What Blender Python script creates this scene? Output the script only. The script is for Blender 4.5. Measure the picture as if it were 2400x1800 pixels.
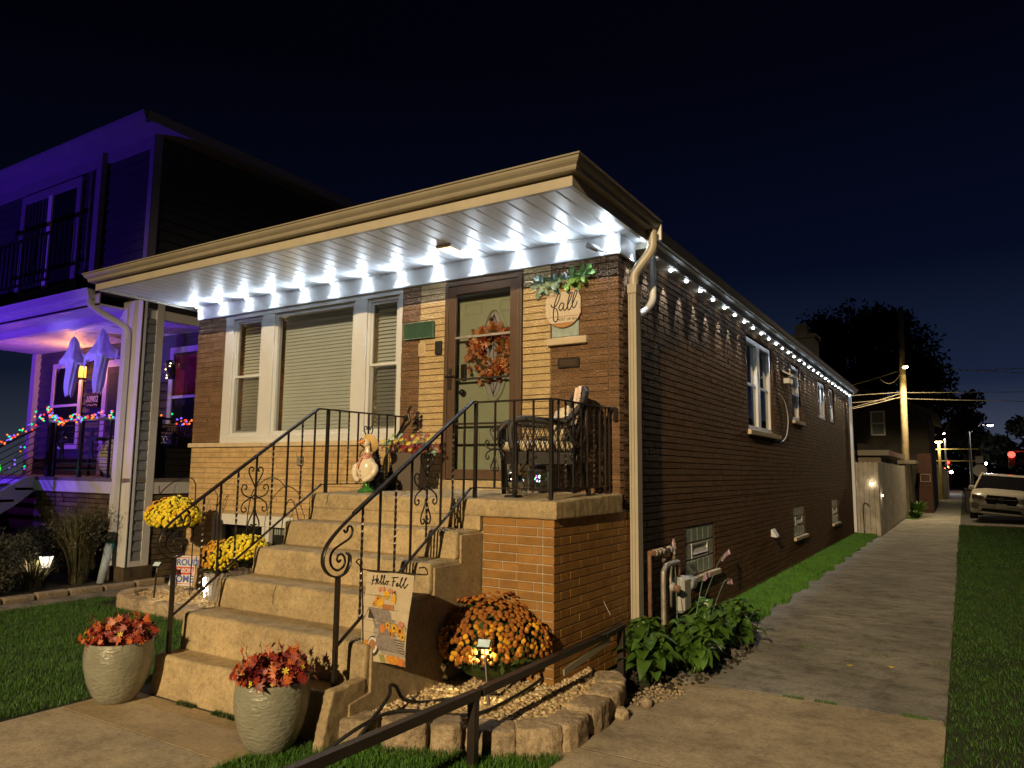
import bpy, bmesh, math, random
import numpy as np
from mathutils import Vector, Matrix
random.seed(7); rng = np.random.default_rng(7)
PI = math.pi
S = bpy.context.scene
for o in list(bpy.data.objects): bpy.data.objects.remove(o)
COL = S.collection

# ------------------------------------------------------------------ camera
CAM = Vector((2.6285, -6.1155, 1.6586))
yaw, pitch, roll = -0.5539, 0.1191, 0.0098
fwd = Vector((math.sin(yaw)*math.cos(pitch), math.cos(yaw)*math.cos(pitch), math.sin(pitch)))
rt = Vector((math.cos(yaw), -math.sin(yaw), 0)); up = rt.cross(fwd)
r2 = rt*math.cos(roll)+up*math.sin(roll); u2 = -rt*math.sin(roll)+up*math.cos(roll)
cd = bpy.data.cameras.new('camera'); cam = bpy.data.objects.new('camera', cd); COL.objects.link(cam)
m = Matrix((r2, u2, -fwd)).transposed().to_4x4(); m.translation = CAM
cam.matrix_world = m
cd.sensor_width = 36; cd.lens = 1702.13/2400*36; cd.clip_end = 3000; cd.clip_start = .05
S.camera = cam

# ------------------------------------------------------------------ world: last dusk light, glow to the right behind the street
w = bpy.data.worlds.new('World'); S.world = w; w.use_nodes = True
nt = w.node_tree; nt.nodes.clear()
wo = nt.nodes.new('ShaderNodeOutputWorld'); bg = nt.nodes.new('ShaderNodeBackground')
tc = nt.nodes.new('ShaderNodeTexCoord'); sep = nt.nodes.new('ShaderNodeSeparateXYZ'); nt.links.new(tc.outputs['Generated'], sep.inputs[0])
rz_ = nt.nodes.new('ShaderNodeValToRGB'); e = rz_.color_ramp.elements
stops = [(0, (.072, .082, .112)), (.035, (.050, .060, .094)), (.11, (.0100, .0170, .042)), (.26, (.0020, .0037, .0150)), (.5, (.0007, .0010, .0042)), (1, (.0004, .0005, .0024))]
while len(e) < len(stops): e.new(.5)
for i, (p_, c_) in enumerate(stops): e[i].position = p_; e[i].color = (*c_, 1)
nt.links.new(sep.outputs['Z'], rz_.inputs[0])
# brighter toward where the sun went down (azimuth a little right of the street), darker away from it
dt = nt.nodes.new('ShaderNodeVectorMath'); dt.operation = 'DOT_PRODUCT'; dt.inputs[1].default_value = (.35, .94, 0); nt.links.new(tc.outputs['Generated'], dt.inputs[0])
mr = nt.nodes.new('ShaderNodeMapRange'); mr.inputs['From Min'].default_value = -.6; mr.inputs['From Max'].default_value = 1; mr.inputs['To Min'].default_value = .16; mr.inputs['To Max'].default_value = 1
nt.links.new(dt.outputs['Value'], mr.inputs[0])
vm = nt.nodes.new('ShaderNodeVectorMath'); vm.operation = 'SCALE'; nt.links.new(rz_.outputs[0], vm.inputs[0]); nt.links.new(mr.outputs[0], vm.inputs['Scale'])
nt.links.new(vm.outputs[0], bg.inputs[0]); nt.links.new(bg.outputs[0], wo.inputs[0]); bg.inputs[1].default_value = 1
S.view_settings.view_transform = 'Standard'; S.view_settings.look = 'None'
S.view_settings.exposure = 0; S.view_settings.gamma = 1; S.view_settings.use_curve_mapping = False
S.render.engine = 'CYCLES'
S.cycles.max_bounces = 7; S.cycles.sample_clamp_indirect = 3
S.render.resolution_x = 1024; S.render.resolution_y = 768

def lamp(name, kind, loc, energy, color, target=None, size=None, angle=None, blend=.5, parent=None):
    d = bpy.data.lights.new(name, kind); d.energy = energy; d.color = color
    if kind in ('POINT', 'SPOT'): d.shadow_soft_size = size or .05
    if kind == 'SPOT': d.spot_size = math.radians(angle); d.spot_blend = blend
    if kind == 'AREA': d.size = size
    o = bpy.data.objects.new(name, d); COL.objects.link(o); o.location = loc
    if target is not None: o.rotation_euler = (Vector(target)-Vector(loc)).to_track_quat('-Z', 'Y').to_euler()
    if parent: o.parent = parent
    return o
KEY_W = 49000
WARM = (1, .735, .405)
# the street light across the road, behind the camera: high, front right
lamp('street_light_key', 'SPOT', (4.0, -30, 12), KEY_W, WARM, (-1.3, -.5, .7), .16, 29.5, .85)

# ------------------------------------------------------------------ node helpers / materials
def newmat(name):
    mt = bpy.data.materials.new(name); mt.use_nodes = True
    n = mt.node_tree; b = n.nodes['Principled BSDF']; return mt, n, b
def pos(n, scale=(1, 1, 1), obj=False):
    if obj: g = n.nodes.new('ShaderNodeTexCoord'); so = g.outputs['Object']
    else: g = n.nodes.new('ShaderNodeNewGeometry'); so = g.outputs['Position']
    mp = n.nodes.new('ShaderNodeMapping'); mp.inputs['Scale'].default_value = scale
    n.links.new(so, mp.inputs[0]); return mp.outputs[0]
def noise(n, vec, scale, detail=4, rough=.6):
    t = n.nodes.new('ShaderNodeTexNoise'); t.inputs['Scale'].default_value = scale
    t.inputs['Detail'].default_value = detail; t.inputs['Roughness'].default_value = rough
    n.links.new(vec, t.inputs['Vector']); return t.outputs['Fac']
def ramp(n, fac, stops):
    r = n.nodes.new('ShaderNodeValToRGB'); e = r.color_ramp.elements
    while len(e) < len(stops): e.new(.5)
    for i, (p, c) in enumerate(stops): e[i].position = p; e[i].color = (*c, 1) if len(c) == 3 else c
    n.links.new(fac, r.inputs[0]); return r.outputs[0]
def mixc(n, fac, a, b, mode='MIX'):
    x = n.nodes.new('ShaderNodeMix'); x.data_type = 'RGBA'; x.blend_type = mode
    for s, v in ((0, fac), (6, a), (7, b)):
        if isinstance(v, (int, float)): x.inputs[s].default_value = v
        elif isinstance(v, tuple): x.inputs[s].default_value = (*v, 1)
        else: n.links.new(v, x.inputs[s])
    return x.outputs[2]
def bump(n, b, h, strength, dist):
    bp = n.nodes.new('ShaderNodeBump'); bp.inputs['Strength'].default_value = strength; bp.inputs['Distance'].default_value = dist
    n.links.new(h, bp.inputs['Height']); n.links.new(bp.outputs[0], b.inputs['Normal'])
def mul(c, k): return tuple(min(1, x*k) for x in c)
def simple(name, col, rough=.6, var=.25, nscale=8, bumps=0, bscale=80, bdist=.003, metal=0, spec=.5, objvar=0, detail=4):
    mt, n, b = newmat(name); v = pos(n)
    f = noise(n, v, nscale, detail)
    c = ramp(n, f, [(.3, mul(col, 1-var)), (.7, mul(col, 1+var))])
    if objvar:
        oi = n.nodes.new('ShaderNodeObjectInfo')
        c2 = ramp(n, oi.outputs['Random'], [(0, mul((1,)*3, 1-objvar)), (1, (1, 1, 1))])
        c = mixc(n, 1.0, c, c2, 'MULTIPLY')
    n.links.new(c, b.inputs['Base Color'])
    b.inputs['Roughness'].default_value = rough; b.inputs['Metallic'].default_value = metal
    b.inputs['Specular IOR Level'].default_value = spec
    if bumps: bump(n, b, noise(n, v, bscale, 5), bumps, bdist)
    return mt
def emis(name, col, s, rough=.5):
    mt, n, b = newmat(name); b.inputs['Base Color'].default_value = (*mul(col, .6), 1)
    b.inputs['Emission Color'].default_value = (*col, 1); b.inputs['Emission Strength'].default_value = s; return mt
def brickmat(name, col, rock, dark, objvar=.3, mottle=.22, spec=.12, rough=.65):
    mt, n, b = newmat(name); v = pos(n)
    f = noise(n, v, 7, 3); f2 = noise(n, v, 120, 4)
    c = ramp(n, f, [(.3, mul(col, 1-mottle)), (.7, mul(col, 1+mottle))])
    c = mixc(n, .35, c, ramp(n, f2, [(.35, dark), (.65, col)]))
    # every brick its own tone: white noise over the course/brick cell
    wn = n.nodes.new('ShaderNodeTexWhiteNoise'); wn.noise_dimensions = '3D'
    sn = n.nodes.new('ShaderNodeVectorMath'); sn.operation = 'SNAP'; sn.inputs[1].default_value = (.31, .31, .0677)
    n.links.new(v, sn.inputs[0]); n.links.new(sn.outputs[0], wn.inputs[0])
    c = mixc(n, 1.0, c, ramp(n, wn.outputs[0], [(0, mul((1,)*3, 1-objvar)), (1, (1, 1, 1))]), 'MULTIPLY')
    n.links.new(c, b.inputs['Base Color']); b.inputs['Roughness'].default_value = rough; b.inputs['Specular IOR Level'].default_value = spec
    h = noise(n, pos(n, (1, 1, 1.15)), 52, 4, .6)
    bump(n, b, h, 1.0, rock*2.2); return mt
M = {}
M['brown'] = brickmat('brown_rockface_brick', (.315, .185, .100), .024, (.16, .09, .05))
M['buff'] = brickmat('buff_brick', (.56, .39, .19), .006, (.42, .28, .13), .2)
M['tan'] = brickmat('tan_face_brick', (.58, .43, .22), .012, (.45, .32, .16), .14)
M['orange'] = brickmat('orange_pier_brick', (.32, .165, .05), .003, (.24, .125, .04), .25)
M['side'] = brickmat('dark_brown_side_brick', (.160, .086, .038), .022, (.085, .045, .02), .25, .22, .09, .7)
M['mortar'] = simple('mortar', (.36, .29, .20), .9, .2, 20, .5, 150)
M['mortar_face'] = simple('brown_face_mortar', (.17, .11, .06), .9, .2, 20, .5, 150)
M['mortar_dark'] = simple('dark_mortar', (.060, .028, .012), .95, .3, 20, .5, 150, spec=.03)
M['mortar_buff'] = simple('buff_mortar', (.30, .22, .12), .9, .2, 20, .5, 150)
M['white'] = simple('white_trim_paint', (.56, .56, .545), .45, .04, 3)
M['frieze'] = simple('white_vinyl', (.68, .70, .72), .4, .04, 3)
M['soffit'] = simple('glossy_white_soffit', (.70, .74, .79), .40, .05, 4, .08, 12, .004)
M['tanmetal'] = simple('tan_aluminium', (.25, .222, .165), .42, .08, 3, .1, 9)
M['tanmetal2'] = simple('beige_downspout_metal', (.37, .335, .26), .4, .08, 5)
M['roofm'] = simple('roof_membrane', (.05, .05, .05), .9)
def concrete(name, col, speck, stain, bd=.006):
    mt, n, b = newmat(name); v = pos(n)
    f2 = noise(n, v, 110, 4, .8); k = lambda a: (a, a, a)
    c = mixc(n, 1.0, ramp(n, noise(n, v, 1.1, 5, .6), [(.40, k(1-stain*.55)), (.60, k(1.12))]), col, 'MULTIPLY')
    c = mixc(n, 1.0, c, ramp(n, noise(n, pos(n, (.9, 1.1, 1.1)), 4.2, 8, .75), [(.38, k(1-stain)), (.50, k(.97)), (.64, k(1.12))]), 'MULTIPLY')
    c = mixc(n, 1.0, c, ramp(n, noise(n, v, 30, 5, .8), [(.36, k(1-speck*1.1)), (.48, k(.98)), (.66, k(1+speck*.6))]), 'MULTIPLY')
    c = mixc(n, 1.0, c, ramp(n, f2, [(.35, k(1-speck)), (.65, k(1+speck*.5))]), 'MULTIPLY')
    n.links.new(c, b.inputs['Base Color']); b.inputs['Roughness'].default_value = .85
    ad = n.nodes.new('ShaderNodeMath'); ad.operation = 'ADD'
    n.links.new(noise(n, v, 14, 6, .7), ad.inputs[0]); n.links.new(f2, ad.inputs[1])
    bump(n, b, ad.outputs[0], .55, bd); return mt
M['step'] = concrete('tan_stoop_concrete', (.41, .315, .175), .26, .24, .008)
M['walk'] = concrete('sidewalk_concrete', (.325, .275, .195), .40, .62, .008)
M['walkgrey'] = concrete('weathered_grey_sidewalk', (.31, .295, .262), .32, .5, .008)
M['walktan'] = concrete('near_tan_sidewalk', (.44, .36, .245), .30, .34, .009)
M['frontwalk'] = concrete('front_walk_concrete', (.43, .36, .25), .28, .28, .008)
M['frontapron'] = concrete('front_apron_concrete', (.36, .275, .16), .25, .25, .006)
M['joint'] = simple('joint_dirt', (.05, .045, .03), 1)
M['block'] = concrete('edging_block_concrete', (.40, .31, .20), .35, .3, .012)
M['soil'] = simple('dark_soil', (.035, .026, .017), 1, .5, 15, .8, 60, .02)
M['lawnbase'] = simple('lawn_soil', (.022, .032, .010), 1, .4, 6, .5, 60, .02)
M['asphalt'] = simple('asphalt', (.05, .05, .05), .9, .3, 10, .5, 200)
M['iron'] = simple('black_painted_iron', (.018, .014, .012), .33, .3, 6, .15, 60, .002)
M['ironbrown'] = simple('dark_brown_painted_steel', (.020, .014, .012), .42, .3, 8, .25, 50, .003)
M['stormframe'] = simple('dark_brown_door_frame', (.085, .052, .032), .38, .1, 5)
M['olive'] = simple('sage_green_door', (.41, .41, .31), .45, .06, 3)
M['bronze'] = simple('dark_bronze', (.03, .022, .018), .35)
M['glassblock'] = simple('glass_block', (.30, .36, .33), .12, .2, 20, .5, 25, .01)
M['blind'] = simple('cream_blind_slat', (.68, .68, .68), .5, .05, 3)
M['limestone'] = simple('limestone_sill', (.50, .40, .26), .8, .15, 8, .3, 60)
M['planter'] = simple('dark_grey_brown_planter', (.075, .058, .045), .6, .1, 4)
M['chrome'] = simple('gazing_ball_mirror', (.8, .8, .8), .04, 0, 2, metal=1)
M['black'] = simple('black_plastic', (.01, .01, .01), .5)
M['cream'] = simple('cream_cushion', (.62, .52, .36), .8, .08, 9, .3, 60)
M['yellowcush'] = simple('mustard_pillow', (.45, .36, .10), .85, .1, 9)
M['wicker'] = simple('black_wicker', (.022, .018, .018), .38, .3, 90, .9, 120, .006)
M['galv'] = simple('galvanised_pipe', (.33, .30, .26), .5, .3, 18, .3, 70, metal=.5)
M['rust'] = simple('rusty_pipe', (.16, .085, .05), .7, .4, 25, .5, 90)
M['meter'] = simple('grey_gas_meter', (.38, .38, .37), .5, .1, 7)
M['woodgrey'] = simple('weathered_fence_wood', (.44, .40, .33), .85, .35, 3, .4, 40, objvar=.35)
M['pole'] = simple('utility_pole_wood', (.42, .34, .20), .85, .3, 3, .5, 25)
def tileglass(name, rough=.02, tint=(1, 1, 1), refl=.12):
    mt = bpy.data.materials.new(name); mt.use_nodes = True; n = mt.node_tree; n.nodes.clear()
    o = n.nodes.new('ShaderNodeOutputMaterial'); mx = n.nodes.new('ShaderNodeMixShader')
    t = n.nodes.new('ShaderNodeBsdfTransparent'); t.inputs[0].default_value = (*tint, 1)
    g = n.nodes.new('ShaderNodeBsdfGlossy'); g.inputs['Roughness'].default_value = rough
    lw = n.nodes.new('ShaderNodeLayerWeight'); lw.inputs[0].default_value = .5
    pw = n.nodes.new('ShaderNodeMath'); pw.operation = 'POWER'; pw.inputs[1].default_value = 4; n.links.new(lw.outputs['Facing'], pw.inputs[0])
    fr = n.nodes.new('ShaderNodeMath'); fr.operation = 'MULTIPLY_ADD'; fr.inputs[1].default_value = .8; fr.inputs[2].default_value = .035; n.links.new(pw.outputs[0], fr.inputs[0])
    n.links.new(fr.outputs[0], mx.inputs[0]); n.links.new(t.outputs[0], mx.inputs[1]); n.links.new(g.outputs[0], mx.inputs[2])
    n.links.new(mx.outputs[0], o.inputs[0]); return mt
M['glass'] = tileglass('window_glass', .02, (.82, .84, .82))
M['screen'] = tileglass('insect_screen', .4, (.80, .80, .80))

def leafmat(name, a, b_, rough=.45, scale=9, trans=.25):
    mt, n, b = newmat(name); v = pos(n)
    oi = n.nodes.new('ShaderNodeObjectInfo')
    gm = n.nodes.new('ShaderNodeNewGeometry')
    ad = n.nodes.new('ShaderNodeMath'); ad.operation = 'ADD'; n.links.new(noise(n, v, scale, 3), ad.inputs[0])
    ml = n.nodes.new('ShaderNodeMath'); ml.operation = 'MULTIPLY_ADD'; ml.inputs[1].default_value = .5; ml.inputs[2].default_value = -.25
    n.links.new(gm.outputs['Random Per Island'], ml.inputs[0]); n.links.new(ml.outputs[0], ad.inputs[1])
    c = ramp(n, ad.outputs[0], [(.25, a), (.75, b_)])
    c = mixc(n, 1.0, c, ramp(n, oi.outputs['Random'], [(0, (.65,)*3), (1, (1, 1, 1))]), 'MULTIPLY')
    n.links.new(c, b.inputs['Base Color']); b.inputs['Roughness'].default_value = rough
    b.inputs['Subsurface Weight'].default_value = 0
    return mt
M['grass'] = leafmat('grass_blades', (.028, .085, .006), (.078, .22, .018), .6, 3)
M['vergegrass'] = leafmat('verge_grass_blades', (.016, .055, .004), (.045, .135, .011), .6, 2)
M['sidegrass'] = leafmat('lit_toned_side_grass', (.028, .10, .008), (.14, .34, .035), .6, 7)  # greens raised to put the eave lights' brightness into the blade colour
M['hosta'] = leafmat('hosta_leaf', (.022, .065, .010), (.10, .20, .03), .30, 6)
M['mumgreen'] = leafmat('mum_foliage', (.012, .03, .006), (.05, .09, .015), .6)
M['mumorange'] = leafmat('orange_blossom', (.20, .058, .006), (.42, .15, .014), .85, 12)
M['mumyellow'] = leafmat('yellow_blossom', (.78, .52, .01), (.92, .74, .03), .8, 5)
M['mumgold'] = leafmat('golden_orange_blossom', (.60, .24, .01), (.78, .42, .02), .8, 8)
M['red'] = leafmat('red_maple_leaf', (.10, .010, .006), (.40, .045, .014), .5, 30)
M['redorange'] = leafmat('orange_red_leaf', (.28, .035, .008), (.62, .15, .015), .5, 30)
M['yel'] = leafmat('yellow_small_flower', (.55, .42, .02), (.8, .65, .04), .6, 30)
M['darkred'] = leafmat('dark_red_flower', (.12, .01, .01), (.34, .03, .03), .6, 30)
M['limegreen'] = leafmat('bright_green_leaf', (.10, .30, .04), (.30, .52, .12), .5, 20)
M['sagegreen'] = leafmat('grey_green_leaf', (.12, .22, .14), (.30, .42, .30), .5, 20)
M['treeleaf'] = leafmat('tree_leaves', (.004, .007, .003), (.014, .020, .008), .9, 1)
M['dryg'] = leafmat('ornamental_grass_blade', (.06, .07, .02), (.22, .18, .08), .7, 5)
M['shrub'] = leafmat('grey_shrub', (.035, .05, .02), (.15, .14, .10), .7, 4)
M['pink'] = leafmat('pink_hosta_flower', (.45, .25, .32), (.68, .45, .52), .6, 20)
M['bark'] = simple('bark', (.06, .045, .03), .9, .3, 10, .6, 40)
M['wreath'] = leafmat('wreath_leaf', (.42, .09, .03), (.88, .38, .15), .6, 40)
def gravelmat():
    mt, n, b = newmat('pea_gravel'); g = n.nodes.new('ShaderNodeNewGeometry')
    c = ramp(n, g.outputs['Random Per Island'], [(0, (.22, .145, .065)), (.35, (.50, .39, .22)), (.7, (.38, .26, .13)), (1, (.62, .53, .36))])
    n.links.new(c, b.inputs['Base Color']); b.inputs['Roughness'].default_value = .75
    return mt
M['gravel'] = gravelmat()
def glazemat():
    mt, n, b = newmat('grey_glazed_pot'); v = pos(n)
    b.inputs['Base Color'].default_value = (.34, .33, .25, 1); b.inputs['Roughness'].default_value = .13
    c = ramp(n, noise(n, v, 5, 3), [(.3, (.20, .20, .15)), (.7, (.27, .27, .21))]); n.links.new(c, b.inputs['Base Color'])
    bump(n, b, noise(n, pos(n, (1, 1, 2.2)), 26, 4, .55), .7, .014); return mt
M['glaze'] = glazemat()

# ------------------------------------------------------------------ mesh helpers
class MB:
    def __init__(s): s.v = []; s.f = []; s.mi = []; s.cur = 0
    def add(s, vs, fs):
        o = len(s.v); s.v += [tuple(x) for x in vs]; s.f += [tuple(i+o for i in f) for f in fs]; s.mi += [s.cur]*len(fs); return s
    def box(s, x0, x1, y0, y1, z0, z1):
        if x0 > x1: x0, x1 = x1, x0
        if y0 > y1: y0, y1 = y1, y0
        if z0 > z1: z0, z1 = z1, z0
        return s.add([(x0,y0,z0),(x1,y0,z0),(x1,y1,z0),(x0,y1,z0),(x0,y0,z1),(x1,y0,z1),(x1,y1,z1),(x0,y1,z1)],
                     [(0,3,2,1),(4,5,6,7),(0,1,5,4),(1,2,6,5),(2,3,7,6),(3,0,4,7)])
    def cbox(s, x0, x1, y0, y1, z0, z1, c=.004):
        """box with all edges chamfered"""
        lo = (x0, y0, z0); hi = (x1, y1, z1); vs = []; idx = {}
        for sx in (0, 1):
            for sy in (0, 1):
                for sz in (0, 1):
                    for ax in range(3):
                        p = []
                        for k, sg in enumerate((sx, sy, sz)):
                            val = hi[k] if sg else lo[k]
                            if k != ax: val += -c if sg else c
                            p.append(val)
                        idx[(sx, sy, sz, ax)] = len(vs); vs.append(p)
        fs = []
        for ax in range(3):
            o = [k for k in range(3) if k != ax]
            for sg in (0, 1):
                q = []
                for a, b_ in ((0, 0), (1, 0), (1, 1), (0, 1)):
                    t = [0, 0, 0]; t[ax] = sg; t[o[0]] = a; t[o[1]] = b_; q.append(idx[(*t, ax)])
                flip = (sg == 1) if ax != 1 else (sg == 0)
                fs.append(q if flip else q[::-1])
        for ax in range(3):
            o = [k for k in range(3) if k != ax]
            for a in (0, 1):
                for b_ in (0, 1):
                    t0 = [0, 0, 0]; t1 = [0, 0, 0]; t0[o[0]] = t1[o[0]] = a; t0[o[1]] = t1[o[1]] = b_; t1[ax] = 1
                    fs.append([idx[(*t0, o[0])], idx[(*t1, o[0])], idx[(*t1, o[1])], idx[(*t0, o[1])]])
        for k in range(8):
            t = ((k >> 2) & 1, (k >> 1) & 1, k & 1); fs.append([idx[(*t, 0)], idx[(*t, 1)], idx[(*t, 2)]])
        return s.add(vs, fs)
    def tube(s, pts, r, n=6, twist=0, square=False, flat=None, caps=True):
        pts = [Vector(p) for p in pts]; N = len(pts)
        rs = r if isinstance(r, (list, tuple)) else [r]*N
        vs = []; ref = None
        for i, p in enumerate(pts):
            t = (pts[min(i+1, N-1)]-pts[max(i-1, 0)]).normalized()
            if ref is None:
                ref = Vector((0, 0, 1)) if abs(t.z) < .9 else Vector((1, 0, 0))
                if flat: ref = Vector(flat)
            a = (ref-t*ref.dot(t)); a = a.normalized() if a.length > 1e-6 else t.orthogonal().normalized()
            if not flat: ref = a
            b_ = t.cross(a)
            for k in range(n):
                an = 2*PI*k/n+twist*i+(PI/4 if square else 0)
                kb = rs[i]*(1 if not flat else .35)
                ka = rs[i]
                vs.append(p+a*math.cos(an)*ka+b_*math.sin(an)*kb)
        fs = [(i*n+k, i*n+(k+1) % n, (i+1)*n+(k+1) % n, (i+1)*n+k) for i in range(N-1) for k in range(n)]
        if caps: fs += [tuple(range(n))[::-1], tuple((N-1)*n+k for k in range(n))]
        return s.add(vs, fs)
    def bar(s, a, b_, w, h=None):
        """square bar, width w horizontally, h the other way"""
        h = h or w; a = Vector(a); b_ = Vector(b_); t = (b_-a).normalized()
        sd = t.cross(Vector((0, 0, 1))); sd = sd.normalized() if sd.length > 1e-4 else Vector((1, 0, 0)); u = sd.cross(t)
        vs = []
        for p in (a, b_):
            for sx, sy in ((-1, -1), (1, -1), (1, 1), (-1, 1)): vs.append(p+sd*sx*w/2+u*sy*h/2)
        return s.add(vs, [(0,1,2,3)[::-1],(4,5,6,7),(0,1,5,4),(1,2,6,5),(2,3,7,6),(3,0,4,7)])
    def lathe(s, c, prof, n=24, sx=1, sy=1):
        c = Vector(c); vs = []
        for r, z in prof:
            for k in range(n): a = 2*PI*k/n; vs.append((c.x+r*math.cos(a)*sx, c.y+r*math.sin(a)*sy, c.z+z))
        fs = [(i*n+k, i*n+(k+1) % n, (i+1)*n+(k+1) % n, (i+1)*n+k) for i in range(len(prof)-1) for k in range(n)]
        if prof[0][0] > 1e-5: fs.append(tuple(range(n))[::-1])
        if prof[-1][0] > 1e-5: fs.append(tuple((len(prof)-1)*n+k for k in range(n)))
        return s.add(vs, fs)
    def prism(s, poly, ax, a, b_):
        """poly: 2-D outline in the two other axes (in xyz order), extruded along ax from a to b"""
        def mk(p, t):
            q = list(p); q.insert(ax, t); return q
        n = len(poly); vs = [mk(p, a) for p in poly]+[mk(p, b_) for p in poly]
        return s.add(vs, [tuple(range(n))[::-1], tuple(range(n, 2*n))]+[(k, (k+1) % n, n+(k+1) % n, n+k) for k in range(n)])
    def ball(s, c, r, n=10, sx=1, sy=1, sz=1):
        k = max(4, n//2+1)
        return s.lathe(c, [(max(r*math.sin(PI*i/k), 1e-4 if i in (0, k) else 0), -r*math.cos(PI*i/k)*sz) for i in range(k+1)], n, sx, sy)
    def ico(s, c, r, jit=.25):
        t = 1.618; V0 = [(-1,t,0),(1,t,0),(-1,-t,0),(1,-t,0),(0,-1,t),(0,1,t),(0,-1,-t),(0,1,-t),(t,0,-1),(t,0,1),(-t,0,-1),(-t,0,1)]
        F0 = [(0,11,5),(0,5,1),(0,1,7),(0,7,10),(0,10,11),(1,5,9),(5,11,4),(11,10,2),(10,7,6),(7,1,8),(3,9,4),(3,4,2),(3,2,6),(3,6,8),(3,8,9),(4,9,5),(2,4,11),(6,2,10),(8,6,7),(9,8,1)]
        return s.add([Vector(c)+Vector(v)*r/1.9*(1+random.uniform(-jit, jit)) for v in V0], F0)
    def build(s, name, mat, parent=None, smooth=False, loc=None, bevel=0):
        me = bpy.data.meshes.new(name); me.from_pydata(s.v, [], s.f)
        mats = mat if isinstance(mat, (list, tuple)) else [mat]
        for q in mats: me.materials.append(M[q] if isinstance(q, str) else q)
        if len(mats) > 1: me.polygons.foreach_set('material_index', s.mi)
        bm = bmesh.new(); bm.from_mesh(me); bmesh.ops.recalc_face_normals(bm, faces=bm.faces); bm.to_mesh(me); bm.free()
        if smooth: me.shade_smooth()
        o = bpy.data.objects.new(name, me); COL.objects.link(o)
        if loc is not None: o.location = loc
        if parent is not None:
            o.parent = parent; o.matrix_parent_inverse = parent.matrix_basis.inverted() if loc is None else Matrix()
        if bevel:
            b_ = o.modifiers.new('bevel', 'BEVEL'); b_.width = bevel; b_.segments = 3; b_.limit_method = 'ANGLE'
        return o
def place(me_obj_or_mesh, name, loc, rot=(0, 0, 0), scale=(1, 1, 1), parent=None):
    me = me_obj_or_mesh.data if hasattr(me_obj_or_mesh, 'data') else me_obj_or_mesh
    o = bpy.data.objects.new(name, me); COL.objects.link(o); o.rotation_euler = rot; o.scale = scale; o.location = loc
    if parent is not None: o.parent = parent; o.matrix_parent_inverse = parent.matrix_basis.inverted()
    return o
def rawmesh(name, V_, F_, mat, smooth=False):
    """fast mesh from numpy arrays: V_ (n,3), F_ (m,k)"""
    V_ = np.asarray(V_, np.float32); F_ = np.asarray(F_, np.int32); k = F_.shape[1]
    me = bpy.data.meshes.new(name); me.vertices.add(len(V_)); me.vertices.foreach_set('co', V_.ravel())
    me.loops.add(F_.size); me.loops.foreach_set('vertex_index', F_.ravel())
    me.polygons.add(len(F_)); me.polygons.foreach_set('loop_start', np.arange(len(F_), dtype=np.int32)*k)
    me.update(calc_edges=True); me.materials.append(M[mat] if isinstance(mat, str) else mat)
    if smooth: me.shade_smooth()
    return me
def link(name, me, parent=None):
    o = bpy.data.objects.new(name, me); COL.objects.link(o)
    if parent is not None: o.parent = parent; o.matrix_parent_inverse = parent.matrix_basis.inverted()
    return o
def tag(o, label=None, cat=None, group=None, kind=None):
    if label: o['label'] = label
    if cat: o['category'] = cat
    if group: o['group'] = group
    if kind: o['kind'] = kind
    return o
def thing(name, label, cat, loc=(0, 0, 0), rz=0, group=None):
    o = bpy.data.objects.new(name, None); COL.objects.link(o); o.location = loc; o.rotation_euler = (0, 0, rz)
    o.empty_display_size = .1
    return tag(o, label, cat, group)
def struct(o): o['kind'] = 'structure'; return o
def catmull(pts, n=6):
    P_ = [Vector(p) for p in pts]; P_ = [P_[0]]+P_+[P_[-1]]; out = []
    for i in range(1, len(P_)-2):
        a, b_, c, d = P_[i-1:i+3]
        for k in range(n):
            t = k/n; out.append(.5*((2*b_)+(-a+c)*t+(2*a-5*b_+4*c-d)*t*t+(-a+3*b_-3*c+d)*t**3))
    return out+[P_[-2]]
def text(s_, size, loc, rot, mat, name='lettering', parent=None, ext=.002, bold=0):
    cu = bpy.data.curves.new(name, 'FONT'); cu.body = s_; cu.size = size; cu.extrude = ext; cu.align_x = 'CENTER'; cu.align_y = 'CENTER'; cu.offset = bold
    t = bpy.data.objects.new(name, cu); COL.objects.link(t)
    dg = bpy.context.evaluated_depsgraph_get(); me = bpy.data.meshes.new_from_object(t.evaluated_get(dg))
    bpy.data.objects.remove(t); me.materials.clear(); me.materials.append(M[mat])
    o = bpy.data.objects.new(name, me); COL.objects.link(o); o.location = loc; o.rotation_euler = rot
    if parent is not None: o.parent = parent; o.matrix_parent_inverse = parent.matrix_basis.inverted()
    return o
def scale_at(p): return 1702.13/max(.5, (Vector(p)-CAM).dot(fwd))   # px of the 2400-wide photo per metre, for detail decisions only
# ================================================================== ground, walks
g = MB().box(-60, 0.5, -60, 140, -.6, -.02); g.box(2.44, 60, -60, 140, -.6, -.02); g.box(.5, 2.44, -60, 140, -.6, -.06)
struct(g.build('ground', 'lawnbase'))
# sidewalk along the side of the house: slabs are parts of it
sw = thing('sidewalk', None, None, (1.47, 0, 0)); struct(sw)
MB().box(.5, 2.44, -60, 59, -.058, -.003).build('joint_bed', 'joint', sw)
ys = [-12.1, -10.4, -8.7, -7.0, -5.35, -3.6, -1.95, -.2, 1.57, 3.25, 4.95, 6.65, 8.45, 10.15, 11.85]
while ys[-1] < 60: ys.append(ys[-1]+1.7)
for i in range(len(ys)-1):
    dz = random.uniform(-.001, .001)
    MB().cbox(.5, 2.44, ys[i]+.008, ys[i+1]-.006, -.045+dz, dz, .0012).build('slab', 'walktan' if ys[i] < -.5 else 'walkgrey', sw)
MB().box(.5, 2.44, ys[-1]+.01, 139, -.045, 0).build('far_slab', 'walkgrey', sw)
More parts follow.
